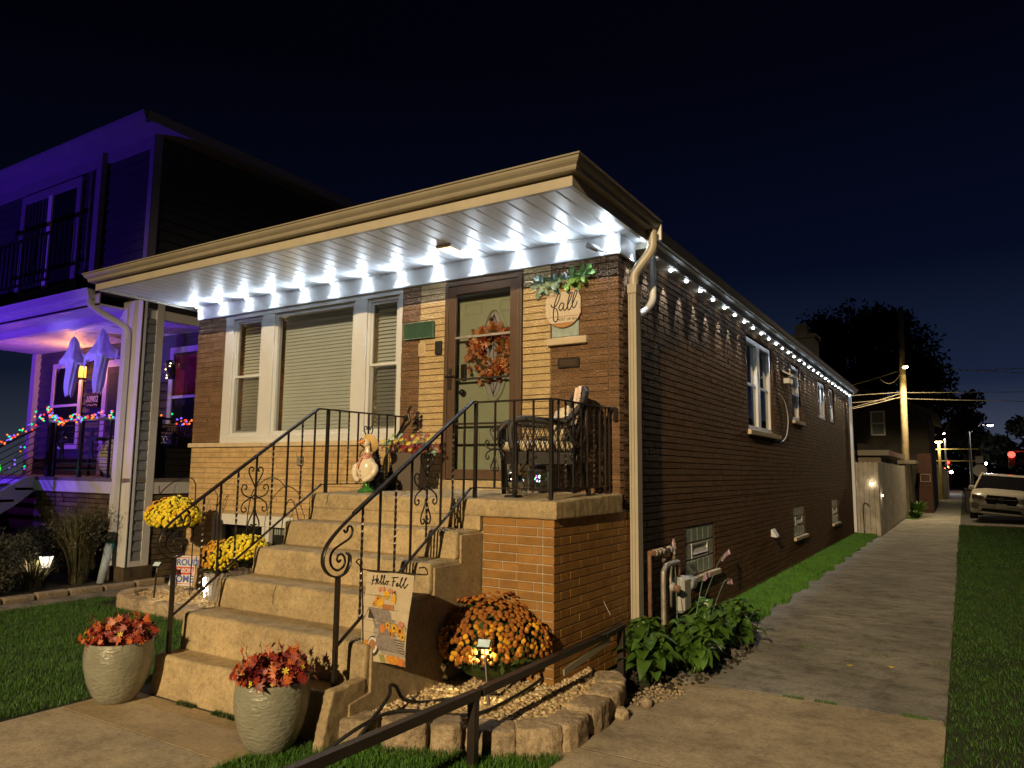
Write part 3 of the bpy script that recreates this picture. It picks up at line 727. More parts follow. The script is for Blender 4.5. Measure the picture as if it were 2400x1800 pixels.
# ================================================================== concrete stoop
WORN = bpy.data.textures.new('worn', 'CLOUDS'); WORN.noise_scale = .09; WORN.noise_depth = 4
def worn(o, vox=.014, st_=.013):
    r_ = o.modifiers.new('remesh', 'REMESH'); r_.mode = 'VOXEL'; r_.voxel_size = vox; r_.use_smooth_shade = True
    sm = o.modifiers.new('soften', 'SMOOTH'); sm.iterations = 2; sm.factor = .5
    d_ = o.modifiers.new('wear', 'DISPLACE'); d_.texture = WORN; d_.strength = st_; d_.mid_level = .5; d_.texture_coords = 'GLOBAL'; return o
stoop = thing('concrete_stoop', 'tan concrete stoop of six steps up to the front door landing', 'steps', (-1.6, -1.4, 0))
XL, XR = -2.59, -.675
zk = [0, .28, .545, .772, .988, 1.196]; yk = [None, -2.72, -2.51, -2.19, -1.867, -1.545]
for i in range(1, 6):
    y0, zt, zb = yk[i], zk[i], (zk[i-1] if i > 1 else -.05); yb = -1.0
    lean = .025 if i == 1 else .012
    prof = [(y0-lean, zb), (y0-.002, zt-.022), (y0+.004, zt-.008), (y0+.018, zt), (yb, zt+.004), (yb, zb)]
    worn(MB().prism([(a, b_) for a, b_ in prof[:4]]+[(min(yb, y0+.75), zt+.004), (min(yb, y0+.75), zb-.004)]+[(y0-lean, zb-.004)], 0, XL, XR).build('step', 'step', stoop))
MB().box(XL, -.66, -1.262, -.02, 1.19, 1.30).build('landing_base', 'step', stoop)
cpf = [(-2.66, 0), (-2.66, .22)]
for k_ in range(1, 5): cpf += [(yk[k_+1]+.035, zk[k_]-.03), (yk[k_+1]+.035, zk[k_+1]-.03)]
cpf += [(-1.22, 1.166), (-1.22, 1.285), (-.02, 1.285), (-.02, 0)]
MB().prism(cpf, 0, XL+.006, -.660).build('stoop_core', 'step', stoop, bevel=.006)
worn(MB().prism([(-1.27, 1.297), (-1.27, 1.420), (-1.262, 1.430), (-1.25, 1.434), (-.012, 1.468), (-.012, 1.297)], 0, XL, .028).build('landing_slab', 'step', stoop))
worn(MB().prism([(-2.885, 0), (-2.80, .30), (-2.785, .33), (-2.5, .345), (-2.5, 0)], 0, -.745, -.672).build('cheek_kerb', 'step', stoop))
MB().box(-2.7, -.8, -2.775, -2.745, -.04, -.012).build('dirt_joint', 'soil', stoop)

# ---- railings
def twisted(p0, p1, parent):
    n = 46; pts = [Vector(p0).lerp(Vector(p1), i/n) for i in range(n+1)]
    return MB().tube(pts, .0095, 4, twist=.55, square=True).build('twisted_baluster', 'iron', parent)
def baluster(p0, p1, parent):
    return MB().bar(p0, p1, .0135).build('baluster', 'iron', parent)
def ornament(o, ax, parent, zc, s_=1.0):
    """ax: unit vector along the rail; scrolls either side of the centre bar"""
    A_ = Vector(ax); O_ = Vector((o[0], o[1], zc))
    heart = [(.004, .10), (.03, .145), (.065, .205), (.078, .245), (.066, .275), (.042, .278), (.026, .262), (.030, .244), (.042, .243)]
    upc = [(.006, -.012), (.035, .002), (.085, .012), (.132, .040), (.150, .085), (.132, .118), (.104, .116), (.092, .096), (.101, .080), (.113, .083)]
    loc = [(.006, .030), (.035, .005), (.085, -.018), (.130, -.052), (.142, -.098), (.120, -.124), (.096, -.118), (.088, -.098), (.098, -.085), (.108, -.09)]
    pear = [(.006, -.08), (.025, -.15), (.052, -.20), (.062, -.245), (.046, -.275), (.024, -.272), (.014, -.252), (.022, -.238), (.034, -.242)]
    for s in (-1, 1):
        for c_ in (heart, upc, loc, pear):
            pts = catmull([O_+A_*u*s*s_+Vector((0, 0, v*s_)) for u, v in c_], 4)
            MB().tube(pts, .0062, 6).build('scroll', 'iron', parent, smooth=True)
ZK = lambda y: 1.40+(y+2.50)*.683      # stair handrail height
ZL = lambda y: .555+(y+2.66)*.665       # stair low rail height
def stair_rail(x, label, knee, ybeg, ys_b, orn, level_balusters, yend, name='stair_railing'):
    t = thing(name, label, 'railing', (x, -2.6, .28))
    zn = 2.222
    path = [(x, -2.545, 1.367), (x, knee, zn), (x, yend, zn)]
    MB().bar((x, -2.545, 1.370), (x, knee, zn), .034, .017).build('handrail', 'iron', t)
    MB().bar((x, knee-.004, zn), (x, yend, zn+.006), .030, .014).build('level_handrail', 'iron', t)
    vo = [(-2.545, 1.367), (-2.619, 1.317), (-2.705, 1.252), (-2.775, 1.182), (-2.804, 1.112), (-2.794, 1.05), (-2.741, .998), (-2.668, .98), (-2.605, .999), (-2.572, 1.048), (-2.57, 1.096), (-2.594, 1.122)]
    MB().tube(catmull([(x, a, b_) for a, b_ in vo], 4), .019, 8, flat=(1, 0, 0)).build('volute', 'iron', t, smooth=True)
    vi = [(-2.632, 1.272), (-2.618, 1.255), (-2.600, 1.262), (-2.595, 1.285), (-2.572, 1.292), (-2.552, 1.262), (-2.575, 1.215), (-2.66, 1.178), (-2.72, 1.146), (-2.742, 1.096), (-2.723, 1.046), (-2.671, 1.02), (-2.621, 1.042), (-2.612, 1.084), (-2.640, 1.118), (-2.675, 1.112), (-2.682, 1.085), (-2.662, 1.072), (-2.65, 1.085)]
    MB().tube(catmull([(x, a, b_) for a, b_ in vi], 4), .008, 6, flat=None).build('scroll', 'iron', t, smooth=True)
    MB().bar((x, -2.668, .27), (x, -2.668, .985), .026, .026).build('newel_post', 'iron', t)
    MB().bar((x, -2.668, .545), (x, -1.21, 1.515), .022, .010).build('lower_rail', 'iron', t)
    MB().bar((x, -1.22, 1.516), (x, yend, 1.52), .020, .010).build('level_lower_rail', 'iron', t)
    yp_ = -1.15 if x < -2 else -1.15
    MB().bar((x, yp_, 1.425), (x, yp_, zn-.006), .026, .026).build('post', 'iron', t)
    for i, y_ in enumerate(ys_b):
        z0, z1 = ZL(y_), 1.367+(y_+2.545)*(zn-1.367)/(knee+2.545)
        (twisted if i % 2 == 0 else baluster)((x, y_, z0), (x, y_, min(z1, zn)), t)
    ornament((x, orn), (0, 1, 0), t, (ZL(orn)+1.367+(orn+2.545)*.66)/2+.02, .93)
    for i, y_ in enumerate(level_balusters):
        (twisted if i % 3 == 1 else baluster)((x, y_, 1.52), (x, y_, zn), t)
    return t
lr = stair_rail(-2.50, 'black iron railing on the left of the steps, scrolled end beside the yellow chrysanthemum', -1.275, None, [-2.44, -2.29, -2.13, -1.95, -1.78, -1.62, -1.46, -1.31], -1.955, [-1.0, -.87, -.74, -.59, -.44, -.31, -.18], -.0)
ornament((-2.50, -.59), (0, 1, 0), lr, 1.87, .8)
MB().tube([(-2.5, -.03, 2.2), (-2.5, -.02, 2.235), (-2.5, 0, 2.235)], .02, 8).build('wall_bracket', 'iron', lr)
rr = stair_rail(-.79, 'black iron railing on the right of the steps, turning round the landing', -1.205, None, [-2.46, -2.29, -2.13, -1.96, -1.78, -1.61, -1.46, -1.31], -1.79, [], -1.15)
for a in (('level_handrail', 2.222, .030, .014), ('level_lower_rail', 1.52, .020, .010)):
    MB().bar((-.775, -1.15, a[1]), (-.08, -1.15, a[1]), a[2], a[3]).build(a[0], 'iron', rr)
    MB().bar((-.08, -1.135, a[1]), (-.08, -.02, a[1]+.012), a[2], a[3]).build(a[0], 'iron', rr)
MB().bar((-.08, -1.15, 1.43), (-.08, -1.15, 2.215), .028).build('post', 'iron', rr)
MB().bar((-.08, -.06, 1.46), (-.08, -.06, 2.225), .02).build('post', 'iron', rr)
for i, x_ in enumerate((-.60, -.42, -.24)):
    baluster((x_, -1.15, 1.52), (x_, -1.15, 2.22), rr)
ornament((-.60, -1.15), (1, 0, 0), rr, 1.83, .62)
for i, y_ in enumerate((-1.03, -.91, -.77, -.63, -.51, -.38, -.26, -.14)):
    (twisted if i in (1, 5) else baluster)((-.08, y_, 1.525), (-.08, y_, 2.225), rr)
ornament((-.08, -.70), (0, 1, 0), rr, 1.87, .9)
MB().tube([(-.08, -.05, 2.23), (-.03, -.03, 2.23), (-.03, -.03, 2.12)], .022, 8).build('rail_end', 'iron', rr)

for pts in ([(-2.33, -1.268, 1.432), (-2.345, -1.273, 1.40), (-2.335, -1.273, 1.375), (-2.36, -1.273, 1.34)], [(-1.2, -2.722, .275), (-1.22, -2.735, .2), (-1.19, -2.742, .12), (-1.21, -2.748, .03)], [(-1.9, -2.193, .77), (-1.93, -2.2, .70), (-1.92, -2.203, .62)]):
    MB().tube([(a, b_-.003, c) for a, b_, c in pts], .0022, 3).build('hairline_crack', 'soil', stoop)
# ================================================================== foliage helpers
def blades(name, inside, box, n, h, w, mat, lean=.5, z0=0, parent=None, label=None, zf=None):
    x0, x1, y0, y1 = box; P_ = np.stack([rng.uniform(x0, x1, n*2), rng.uniform(y0, y1, n*2)], 1)
    P_ = P_[inside(P_[:, 0], P_[:, 1])][:n]; n = len(P_)
    a = rng.uniform(0, 2*PI, n); hh = h*rng.uniform(.45, 1.2, n); ww = w*rng.uniform(.6, 1.3, n)
    d = np.stack([np.cos(a), np.sin(a)], 1); l = rng.normal(0, lean, (n, 2))*hh[:, None]*.7
    zb = np.full(n, z0) if zf is None else zf(P_[:, 0], P_[:, 1])
    A_ = np.column_stack([P_-d*ww[:, None]/2, zb]); B_ = np.column_stack([P_+d*ww[:, None]/2, zb])
    C_ = np.column_stack([P_+d*ww[:, None]*.35+l*.45, zb+hh*.62]); D_ = np.column_stack([P_-d*ww[:, None]*.35+l*.45, zb+hh*.62]); T_ = np.column_stack([P_+l*1.1, zb+hh])
    V_ = np.stack([A_, B_, C_, D_, T_], 1).reshape(-1, 3); i = np.arange(n)[:, None]*5
    F_ = np.concatenate([i+np.array([0, 1, 2]), i+np.array([0, 2, 3]), i+np.array([3, 2, 4])])
    o = link(name, rawmesh(name, V_, F_, mat), parent); return tag(o, label, None, None, 'stuff')
def cards(name, centers, size, mat, parent=None, stretch=1.6, up=0., kind=None, tri=False):
    """small leaf-shaped faces (two triangles each) with random orientation at the given points"""
    C_ = np.asarray(centers, float); n = len(C_)
    d = rng.normal(size=(n, 3)); d[:, 2] += up; d /= np.linalg.norm(d, axis=1)[:, None]
    e_ = rng.normal(size=(n, 3)); e_ -= d*(e_*d).sum(1)[:, None]; e_ /= np.linalg.norm(e_, axis=1)[:, None]
    s_ = (size*rng.uniform(.6, 1.35, n))[:, None]
    V_ = np.stack([C_-d*s_*stretch/2, C_+e_*s_*.5, C_+d*s_*stretch/2, C_-e_*s_*.5], 1).reshape(-1, 3)
    i = np.arange(n)[:, None]*4; F_ = i+np.array([0, 1, 2, 3])
    o = link(name, rawmesh(name, V_, F_, mat), parent)
    if kind: o['kind'] = kind
    return o
def instmesh(name, base_v, base_f, places, mat, parent=None, smooth=False, kind='stuff'):
    """one mesh of many copies: places = list of 4x4 numpy matrices"""
    bv = np.c_[np.asarray(base_v, float), np.ones(len(base_v))]; bf = np.asarray(base_f)
    V_ = np.concatenate([(bv@np.asarray(m_).T)[:, :3] for m_ in places]); F_ = np.concatenate([bf+i*len(bv) for i in range(len(places))])
    o = link(name, rawmesh(name, V_, F_, mat, smooth), parent)
    if kind: o['kind'] = kind
    return o
def rotz(a): c, s = math.cos(a), math.sin(a); return np.array([[c, -s, 0, 0], [s, c, 0, 0], [0, 0, 1, 0], [0, 0, 0, 1.]])
def TRS(loc, q, s_): return np.array(Matrix.LocRotScale(Vector(loc), q, Vector(s_) if hasattr(s_, '__len__') else Vector((s_,)*3)))
def look(nrm, spin=0): return Vector(nrm).to_track_quat('Z', 'Y') @ Matrix.Rotation(spin, 3, 'Z').to_quaternion()

# blossom prototype: a pompon of three petal rings
def pom(np_=9):
    v = [(0, 0, .62)]; f = []
    for ring_, (r, z) in enumerate(((.45, .52), (.8, .28), (1.0, -.05))):
        o = len(v)
        for k in range(np_*2):
            a = PI*k/np_+ring_*.17; rr_ = r*(1 if k % 2 == 0 else .86); v.append((rr_*math.cos(a), rr_*math.sin(a), z+(0 if k % 2 == 0 else -.06)))
        nn = np_*2
        if ring_ == 0: f += [(0, o+k, o+(k+1) % nn) for k in range(nn)]
        else:
            p = o-nn; f += [(p+k, o+k, o+(k+1) % nn) for k in range(nn)]+[(p+k, o+(k+1) % nn, p+(k+1) % nn) for k in range(nn)]
    return v, f
PV, PF = pom(7)
def mum(root, c, r, n, size, matf, ind=120, zmin=-.25, squash=.62, leaves=900, holes=.0, lw=.035):
    c = Vector(c); pts = []; k = 0
    for i in range(n):
        z = 1-(1-zmin)*(i+.5)/n; a = i*2.39996+random.uniform(-.12, .12); rr_ = math.sqrt(max(0, 1-z*z))
        nrm = Vector((rr_*math.cos(a), rr_*math.sin(a), z+random.uniform(-.03, .03)))
        lump = 1+.07*math.sin(a*3+z*5)+.05*math.sin(a*7+1)+random.uniform(-.045, .02)
        p = c+Vector((nrm.x*r, nrm.y*r, nrm.z*r*squash))*lump
        if random.random() < holes: continue
        pts.append((p, nrm, size*random.uniform(.75, 1.15)))
    pts.sort(key=lambda t: (t[0]-CAM).length)
    prot = {}
    bm_ = {}
    for i, (p, nrm, s_) in enumerate(pts):
        q = look(nrm+Vector((random.uniform(-.3, .3), random.uniform(-.3, .3), .1)), random.uniform(0, 6)); mt_ = matf(p, nrm)
        if i < ind:
            if mt_ not in prot: prot[mt_] = rawmesh('blossom', PV, PF, mt_)
            o = bpy.data.objects.new('blossom', prot[mt_]); COL.objects.link(o); o.location = p; o.rotation_mode = 'QUATERNION'; o.rotation_quaternion = q; o.scale = (s_,)*3
            o.parent = root; o.matrix_parent_inverse = root.matrix_basis.inverted()
        else: bm_.setdefault(mt_, []).append(TRS(p, q, s_))
    for mt_, L_ in bm_.items(): instmesh('blossoms', PV, PF, L_, mt_, root)
    u = rng.normal(size=(leaves, 3)); u /= np.linalg.norm(u, axis=1)[:, None]; u = u[u[:, 2] > zmin-.25]
    rad = rng.uniform(.72, .97, len(u))[:, None]
    cards('foliage', np.array(c)+u*rad*np.array([r, r, r*squash]), lw, 'mumgreen', root)
    b_ = MB().ball(c+Vector((0, 0, .0)), r*.78, 16, 1, 1, squash); b_.build('stem_mass', 'mumgreen', root)

# ================================================================== lawns
bedL = lambda x, y: (x > -6.45) & (x < -2.5) & (y > -1.05)
def lawnA(x, y): return ~bedL(x, y)
blades('front_lawn', lawnA, (-6.85, -2.82, -4.8, -.75), 95000, .036, .0042, 'grass', label='mown green lawn left of the front walk')
P_in = [(-1.0, -2.9), (-.76, -2.77), (-.17, -2.54), (.33, -2.32), (.50, -2.2)]
def lawnB(x, y):
    yl = np.interp(x, [p[0] for p in P_in], [p[1] for p in P_in]); return (y < yl+.02) & (x > -1.0) & (x < .56-.03*np.sin(y*9))
blades('lawn_strip', lawnB, (-1.0, .56, -5.3, -2.15), 52000, .042, .004, 'grass', label='grass strip between front walk and side pavement')
blades('side_grass', lambda x, y: (x < .55+.05*np.sin(y*5)+.03*np.sin(y*13)) & ((y > 2.6) | (x > .2)), (.02, .66, 2.1, 16.2), 66000, .075, .0065, 'sidegrass', .6, label='grass strip coloured as if brightly lit along the brown side wall')
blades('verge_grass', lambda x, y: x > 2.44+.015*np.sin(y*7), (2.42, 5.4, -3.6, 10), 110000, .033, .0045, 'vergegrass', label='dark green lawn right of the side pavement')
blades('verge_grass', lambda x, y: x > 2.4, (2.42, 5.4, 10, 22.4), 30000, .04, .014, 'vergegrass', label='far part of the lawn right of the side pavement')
blades('pavement_weeds', lambda x, y: (np.abs(y+.2) < .012) & (np.sin(x*9)+np.sin(x*23) > .3), (1.0, 2.44, -.22, -.18), 900, .022, .005, 'grass', label='tiny weeds in the pavement joint')
blades('pavement_weeds', lambda x, y: (np.abs(y-1.57) < .01) & (np.sin(x*11) > .2), (.8, 2.4, 1.55, 1.59), 300, .02, .005, 'grass', label='weeds in the second pavement joint')
blades('step_weeds', lambda x, y: (np.sin(x*14) > -.1), (-2.2, -1.3, -2.80, -2.755), 500, .03, .006, 'mumgreen', label='dark weeds along the foot of the bottom step')

# ================================================================== gravel beds and edging blocks
ROUGH = bpy.data.textures.new('rough', 'CLOUDS'); ROUGH.noise_scale = .05; ROUGH.noise_depth = 3
def block(name, p0, p1, depth, cen, label, group, h=.155):
    p0, p1 = Vector((*p0, 0)), Vector((*p1, 0)); t = (p1-p0); L_ = t.length; t.normalize(); nrm = Vector((-t.y, t.x, 0))
    if (Vector((*cen, 0))-p0).dot(nrm) < 0: nrm = -nrm
    g_ = .008; a = p0+t*g_; b_ = p1-t*g_
    mid = (a+b_)/2; bulge = -nrm*.018
    outer = [a+nrm*.03, a+t*.035, mid+bulge-t*.06, mid+bulge+t*.06, b_-t*.035, b_+nrm*.03]
    inner = [b_-t*.03+nrm*depth, a+t*.03+nrm*depth]
    poly = [(v.x+random.uniform(-.004, .004), v.y+random.uniform(-.004, .004)) for v in outer+inner]
    o = MB().prism(poly, 2, -.03, h+random.uniform(-.008, .008)).build(name, 'block', None)
    bv = o.modifiers.new('bevel', 'BEVEL'); bv.width = .022; bv.segments = 3; bv.limit_method = 'ANGLE'; rm = o.modifiers.new('tri', 'TRIANGULATE')
    sb = o.modifiers.new('sub', 'SUBSURF'); sb.subdivision_type = 'SIMPLE'; sb.levels = sb.render_levels = 4
    dm = o.modifiers.new('rough', 'DISPLACE'); dm.texture = ROUGH; dm.strength = .015; dm.mid_level = .5; dm.texture_coords = 'GLOBAL'
    tag(o, label, 'edging block', group); return o
PR = [(-.77, -2.75), (-.46, -2.63), (-.17, -2.52), (.03, -2.43), (.33, -2.31), (.54, -2.09), (.545, -1.75), (.53, -1.41), (.48, -1.06), (.31, -.76)]
wherep = ['against the stoop kerb, by the flag pole', 'behind the flag pole', 'under the falling hose', 'just left of the low black rail post', 'behind the low black rail post',
          'at the rounded corner nearest the camera', 'facing the pavement, first past the corner', 'facing the pavement, second past the corner', 'at the back of the bed beside the hosta']
for i in range(9):
    block('edging_block', PR[i], PR[i+1], .20, (-.1, -1.6), 'tan block of the right gravel bed '+wherep[i], 'concrete blocks edging the right gravel bed')
PLft = [(-6.36, -.12), (-6.44, -.50), (-6.30, -.85), (-5.98, -1.0), (-5.62, -1.03), (-5.26, -1.03), (-4.90, -1.04), (-4.54, -1.04), (-4.18, -1.04), (-3.82, -1.04), (-3.46, -1.04), (-3.1, -1.04), (-2.74, -1.04)]
wl = ['beside the stone pier of the next house', 'left end next to the side path', 'at the left rounded corner', 'just right of the left rounded corner', 'under the left solar stake light', 'seen left of the left newel post',
      'seen through the left newel post', 'just right of the left newel post', 'fourth from the steps', 'third from the steps', 'second from the steps', 'touching the left of the steps']
for i in range(12):
    block('edging_block', PLft[i], PLft[i+1], .18, (-5, -.3), 'tan block of the left gravel bed '+wl[i], 'concrete blocks edging the left gravel bed', .14)
def gravel(name, inside, box, n, zf, r, label, mat='gravel'):
    t = 1.618; V0 = np.array([(-1,t,0),(1,t,0),(-1,-t,0),(1,-t,0),(0,-1,t),(0,1,t),(0,-1,-t),(0,1,-t),(t,0,-1),(t,0,1),(-t,0,-1),(-t,0,1)])/1.9
    F0 = np.array([(0,11,5),(0,5,1),(0,1,7),(0,7,10),(0,10,11),(1,5,9),(5,11,4),(11,10,2),(10,7,6),(7,1,8),(3,9,4),(3,4,2),(3,2,6),(3,6,8),(3,8,9),(4,9,5),(2,4,11),(6,2,10),(8,6,7),(9,8,1)])
    P_ = np.stack([rng.uniform(box[0], box[1], n*3), rng.uniform(box[2], box[3], n*3)], 1); P_ = P_[inside(P_[:, 0], P_[:, 1])][:n]; n = len(P_)
    V_ = np.repeat(V0[None], n, 0)*(1+rng.uniform(-.25, .25, (n, 12, 1))); V_ *= (r*rng.uniform(.6, 1.35, (n, 1, 1)))*np.stack([rng.uniform(.8, 1.5, n), rng.uniform(.7, 1.1, n), rng.uniform(.45, .8, n)], 1)[:, None]
    a = rng.uniform(0, 2*PI, n); tl = rng.normal(0, .35, n); ca, sa, ct, st_ = np.cos(a), np.sin(a), np.cos(tl), np.sin(tl)
    x, y, z = V_[..., 0], V_[..., 1], V_[..., 2]; x, z = x*ct[:, None]-z*st_[:, None], x*st_[:, None]+z*ct[:, None]
    x, y = x*ca[:, None]-y*sa[:, None], x*sa[:, None]+y*ca[:, None]
    zb = zf(P_[:, 0], P_[:, 1])+rng.uniform(-.006, .012, n)
    V_ = np.stack([x+P_[:, :1], y+P_[:, 1:], z+zb[:, None]], -1).reshape(-1, 3); F_ = (np.arange(n)[:, None, None]*12+F0[None]).reshape(-1, 3)
    return tag(link(name, rawmesh(name, V_, F_, mat)), label, None, None, 'stuff')
def inpoly(poly):
    def f(x, y):
        ins = np.zeros(len(x), bool)
        for i in range(len(poly)):
            x0, y0 = poly[i]; x1, y1 = poly[(i+1) % len(poly)]
            c_ = ((y0 > y) != (y1 > y)) & (x < (x1-x0)*(y-y0)/((y1-y0) if y1 != y0 else 1e-9)+x0); ins ^= c_
        return ins
    return f
polyR = [(-.67, -2.52), (-.40, -2.48), (.0, -2.30), (.27, -2.17), (.38, -2.0), (.37, -1.7), (.36, -1.42), (.33, -1.12), (.2, -.85), (.0, -.65), (.0, -1.25), (-.67, -1.25)]
zR = lambda x, y: .095+.03*np.clip((-.2-x)/.5, 0, 1)
gravel('gravel', inpoly(polyR), (-.7, .5, -2.6, -.6), 5200, zR, .0165, 'pale tan pea gravel in the bed right of the steps')
MB().prism(polyR, 2, 0, .085).build('gravel_base', 'mortar')['kind'] = 'structure'
polyL = [(-6.25, -.05), (-6.28, -.5), (-6.15, -.72), (-5.95, -.84), (-2.6, -.86), (-2.6, -.02)]
gravel('gravel', inpoly(polyL), (-6.5, -2.6, -1, 0), 6500, lambda x, y: .10+0*x, .018, 'pale gravel in the bed left of the steps')
MB().prism(polyL, 2, 0, .088).build('gravel_base', 'mortar')['kind'] = 'structure'
gravel('wood_chips', inpoly([(.02, -.6), (.30, -.75), (.55, -.85), (.75, -.45), (.84, .1), (.9, .9), (.62, 2.3), (.02, 2.6)]), (0, 1, -1, 3), 900, lambda x, y: .0+0*x, .016, 'scattered chips and pebbles in the hosta bed', 'soil')
gravel('bed_pebbles', inpoly([(.45, -1.2), (.66, -.9), (.78, -.5), (.5, -.4), (.42, -.8)]), (.4, .9, -1.3, -.3), 160, lambda x, y: .003+0*x, .013, 'loose pebbles at the pavement edge beside the hosta', 'block')
rk = [(.56, -1.32, .07), (.50, -1.62, .06), (.62, -1.0, .05), (.44, -2.0, .055)]
for (x_, y_, r_), wh in zip(rk, ('beside the third block past the corner', 'between the blocks and the pavement', 'nearest the hosta', 'at the foot of the rounded corner')):
    tag(MB().ico((x_, y_, .02), r_, .2).build('edging_stone', 'block', None, bevel=.01), 'small brown stone lying on the pavement edge '+wh, 'stone', 'loose stones at the pavement edge')

# ================================================================== glazed pots with autumn flowers
def maple(s_=1.):
    r_ = [1, .42, .78, .36, .62, .25, .30, .12]; pts = []
    ang = [90, 62, 45, 28, 2, -20, -55, -80]
    L_ = [(a, r) for a, r in zip(ang, r_)]; full = L_+[(180-a, r) for a, r in L_[::-1] if a != 90]
    v = [(0, 0, 0)]+[(r*math.cos(math.radians(a)), r*math.sin(math.radians(a)), .22*r*r*(1 if i % 2 else .4)) for i, (a, r) in enumerate(full)]
    n_ = len(full); return v, [(0, 1+i, 1+(i+1) % n_) for i in range(n_)]
MV, MF = maple()
def daisy(n_=6):
    v = [(0, 0, .12)]; f = []
    for k in range(n_):
        a = 2*PI*k/n_; d = PI/n_*.85; v += [(.35*math.cos(a-d), .35*math.sin(a-d), .05), (1*math.cos(a-d*.5), 1*math.sin(a-d*.5), .18), (1*math.cos(a+d*.5), 1*math.sin(a+d*.5), .18), (.35*math.cos(a+d), .35*math.sin(a+d), .05)]
        o = 1+4*k; f += [(0, o, o+3), (o, o+1, o+2), (o, o+2, o+3)]
    return v, f
DV, DF = daisy()
def sprig(root, name, V_, F_, mat, p, nrm, s_):
    key = (name, mat)
    if key not in sprig.c: sprig.c[key] = rawmesh(name, V_, F_, mat)
    o = bpy.data.objects.new(name, sprig.c[key]); COL.objects.link(o); o.location = p; o.rotation_mode = 'QUATERNION'
    o.rotation_quaternion = look(nrm, random.uniform(0, 6.3)); o.scale = (s_, s_, s_*random.uniform(.5, 1.8)); o.parent = root; o.matrix_parent_inverse = root.matrix_basis.inverted(); return o
sprig.c = {}
def autumn_pot(loc, R, H, label, seed):
    random.seed(seed)
    t = thing('flower_pot', label, 'flower pot', loc)
    x, y, z = loc
    prof = [(.001, 0), (R*.50, 0), (R*.56, .01), (R*.72, H*.15), (R*.88, H*.36), (R*.985, H*.62), (R*1.0, H*.80), (R*.97, H*.95), (R*.965, H), (R*.93, H*1.005), (R*.90, H*.97), (R*.9, H*.85), (.001, H*.85)]
    MB().lathe(loc, prof, 48).build('pot', 'glaze', t, smooth=True)
    MB().lathe((x, y, z+H*.87), [(R*.88, 0), (.001, .02)], 20).build('potting_soil', 'soil', t)
    for i in range(170):
        a = random.uniform(0, 2*PI); rr_ = R*1.15*math.sqrt(random.random()); hh = z+H+random.uniform(.0, 1)**.7*.15*(1.25-(rr_/R)**2*.7)+.0
        nrm = Vector((math.cos(a)*rr_/R*1.2+random.uniform(-.7, .7), math.sin(a)*rr_/R*1.2-.5+random.uniform(-.6, .6), random.uniform(.1, 1)))
        sprig(t, 'maple_leaf', MV, MF, random.choice(['red', 'red', 'redorange', 'redorange', 'darkred']), (x+rr_*math.cos(a), y+rr_*math.sin(a), hh), nrm, random.uniform(.032, .060))
    for i in range(60):
        a = random.uniform(0, 2*PI); rr_ = R*1.08*math.sqrt(random.random()); hh = z+H+random.uniform(.01, .09)
        sprig(t, 'flower', DV, DF, random.choice(['yel', 'yel', 'redorange', 'darkred']), (x+rr_*math.cos(a), y+rr_*math.sin(a), hh), (math.cos(a)*.8, math.sin(a)*.8-.5, .7), random.uniform(.014, .024))
    for i in range(9):
        a = random.uniform(0, 2*PI); rr_ = R*random.uniform(.7, 1.0); p = Vector((x+rr_*math.cos(a), y+rr_*math.sin(a), z+H+random.uniform(.12, .17)))
        MB().tube([(x+rr_*.6*math.cos(a), y+rr_*.6*math.sin(a), z+H*.9), p], .0025, 4).build('stem', 'darkred', t)
        sprig(t, 'maple_leaf', MV, MF, random.choice(['red', 'redorange']), p, (math.cos(a), -1, .4), .055)
    c_ = [(x+R*.95*math.sqrt(random.random())*math.cos(q), y+R*.95*math.sqrt(random.random())*math.sin(q), z+H+random.uniform(-.03, .10)) for q in [random.uniform(0, 6.3) for _ in range(900)]]
    cards('filler_leaves', c_, .022, 'darkred', t, kind='stuff')
autumn_pot((-2.63, -2.97, 0), .228, .42, 'grey glazed pot of red maple leaves left of the bottom step', 3)
autumn_pot((-.965, -3.0, 0), .218, .41, 'grey glazed pot of red and yellow flowers right of the bottom step', 5)
random.seed(11)
# ================================================================== chrysanthemums
def ribbed_pot(root, c, r0, r1, h, mat):
    n_ = 40; prof = []
    t_ = MB(); c = Vector(c)
    for z, r in ((0, r0), (h*.85, r1), (h*.86, r1*1.06), (h, r1*1.06)):
        for k in range(n_): rr_ = r*(1+(.02 if k % 2 else -.02)); t_.v.append((c.x+rr_*math.cos(2*PI*k/n_+z*1.5), c.y+rr_*math.sin(2*PI*k/n_+z*1.5), c.z+z))
    for i in range(3):
        for k in range(n_): t_.f.append((i*n_+k, i*n_+(k+1) % n_, (i+1)*n_+(k+1) % n_, (i+1)*n_+k)); t_.mi.append(0)
    return t_.build('pot', mat, root)
t = thing('chrysanthemum', 'large dome of orange chrysanthemums in a pot on the right gravel bed', 'flowers', (-.44, -1.38, .10))
ribbed_pot(t, (-.44, -1.40, .09), .10, .145, .20, 'stormframe')
def om(p, nrm): return 'mumorange' if (random.random() < .7 or p.z > .58) else 'mumgold'
mum(t, (-.43, -1.42, .385), .425, 1080, .0215, om, 300, -.14, .76, 2600)
t = thing('chrysanthemum', 'yellow chrysanthemum ball in a hanging pot behind the left newel post', 'flowers', (-5.75, -.62, .9))
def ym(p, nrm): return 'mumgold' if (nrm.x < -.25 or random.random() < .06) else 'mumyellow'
CY = (-5.60, -.62, 1.06)
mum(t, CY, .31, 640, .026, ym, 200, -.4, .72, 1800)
MB().lathe((CY[0], CY[1], .80), [(.08, 0), (.14, .16), (.15, .16)], 20).build('hanging_basket', 'black', t)
for s_ in (-1, 1): MB().tube([(CY[0]+s_*.15, CY[1], .95), (CY[0], CY[1], 1.48)], .003, 4).build('basket_wire', 'iron', t)
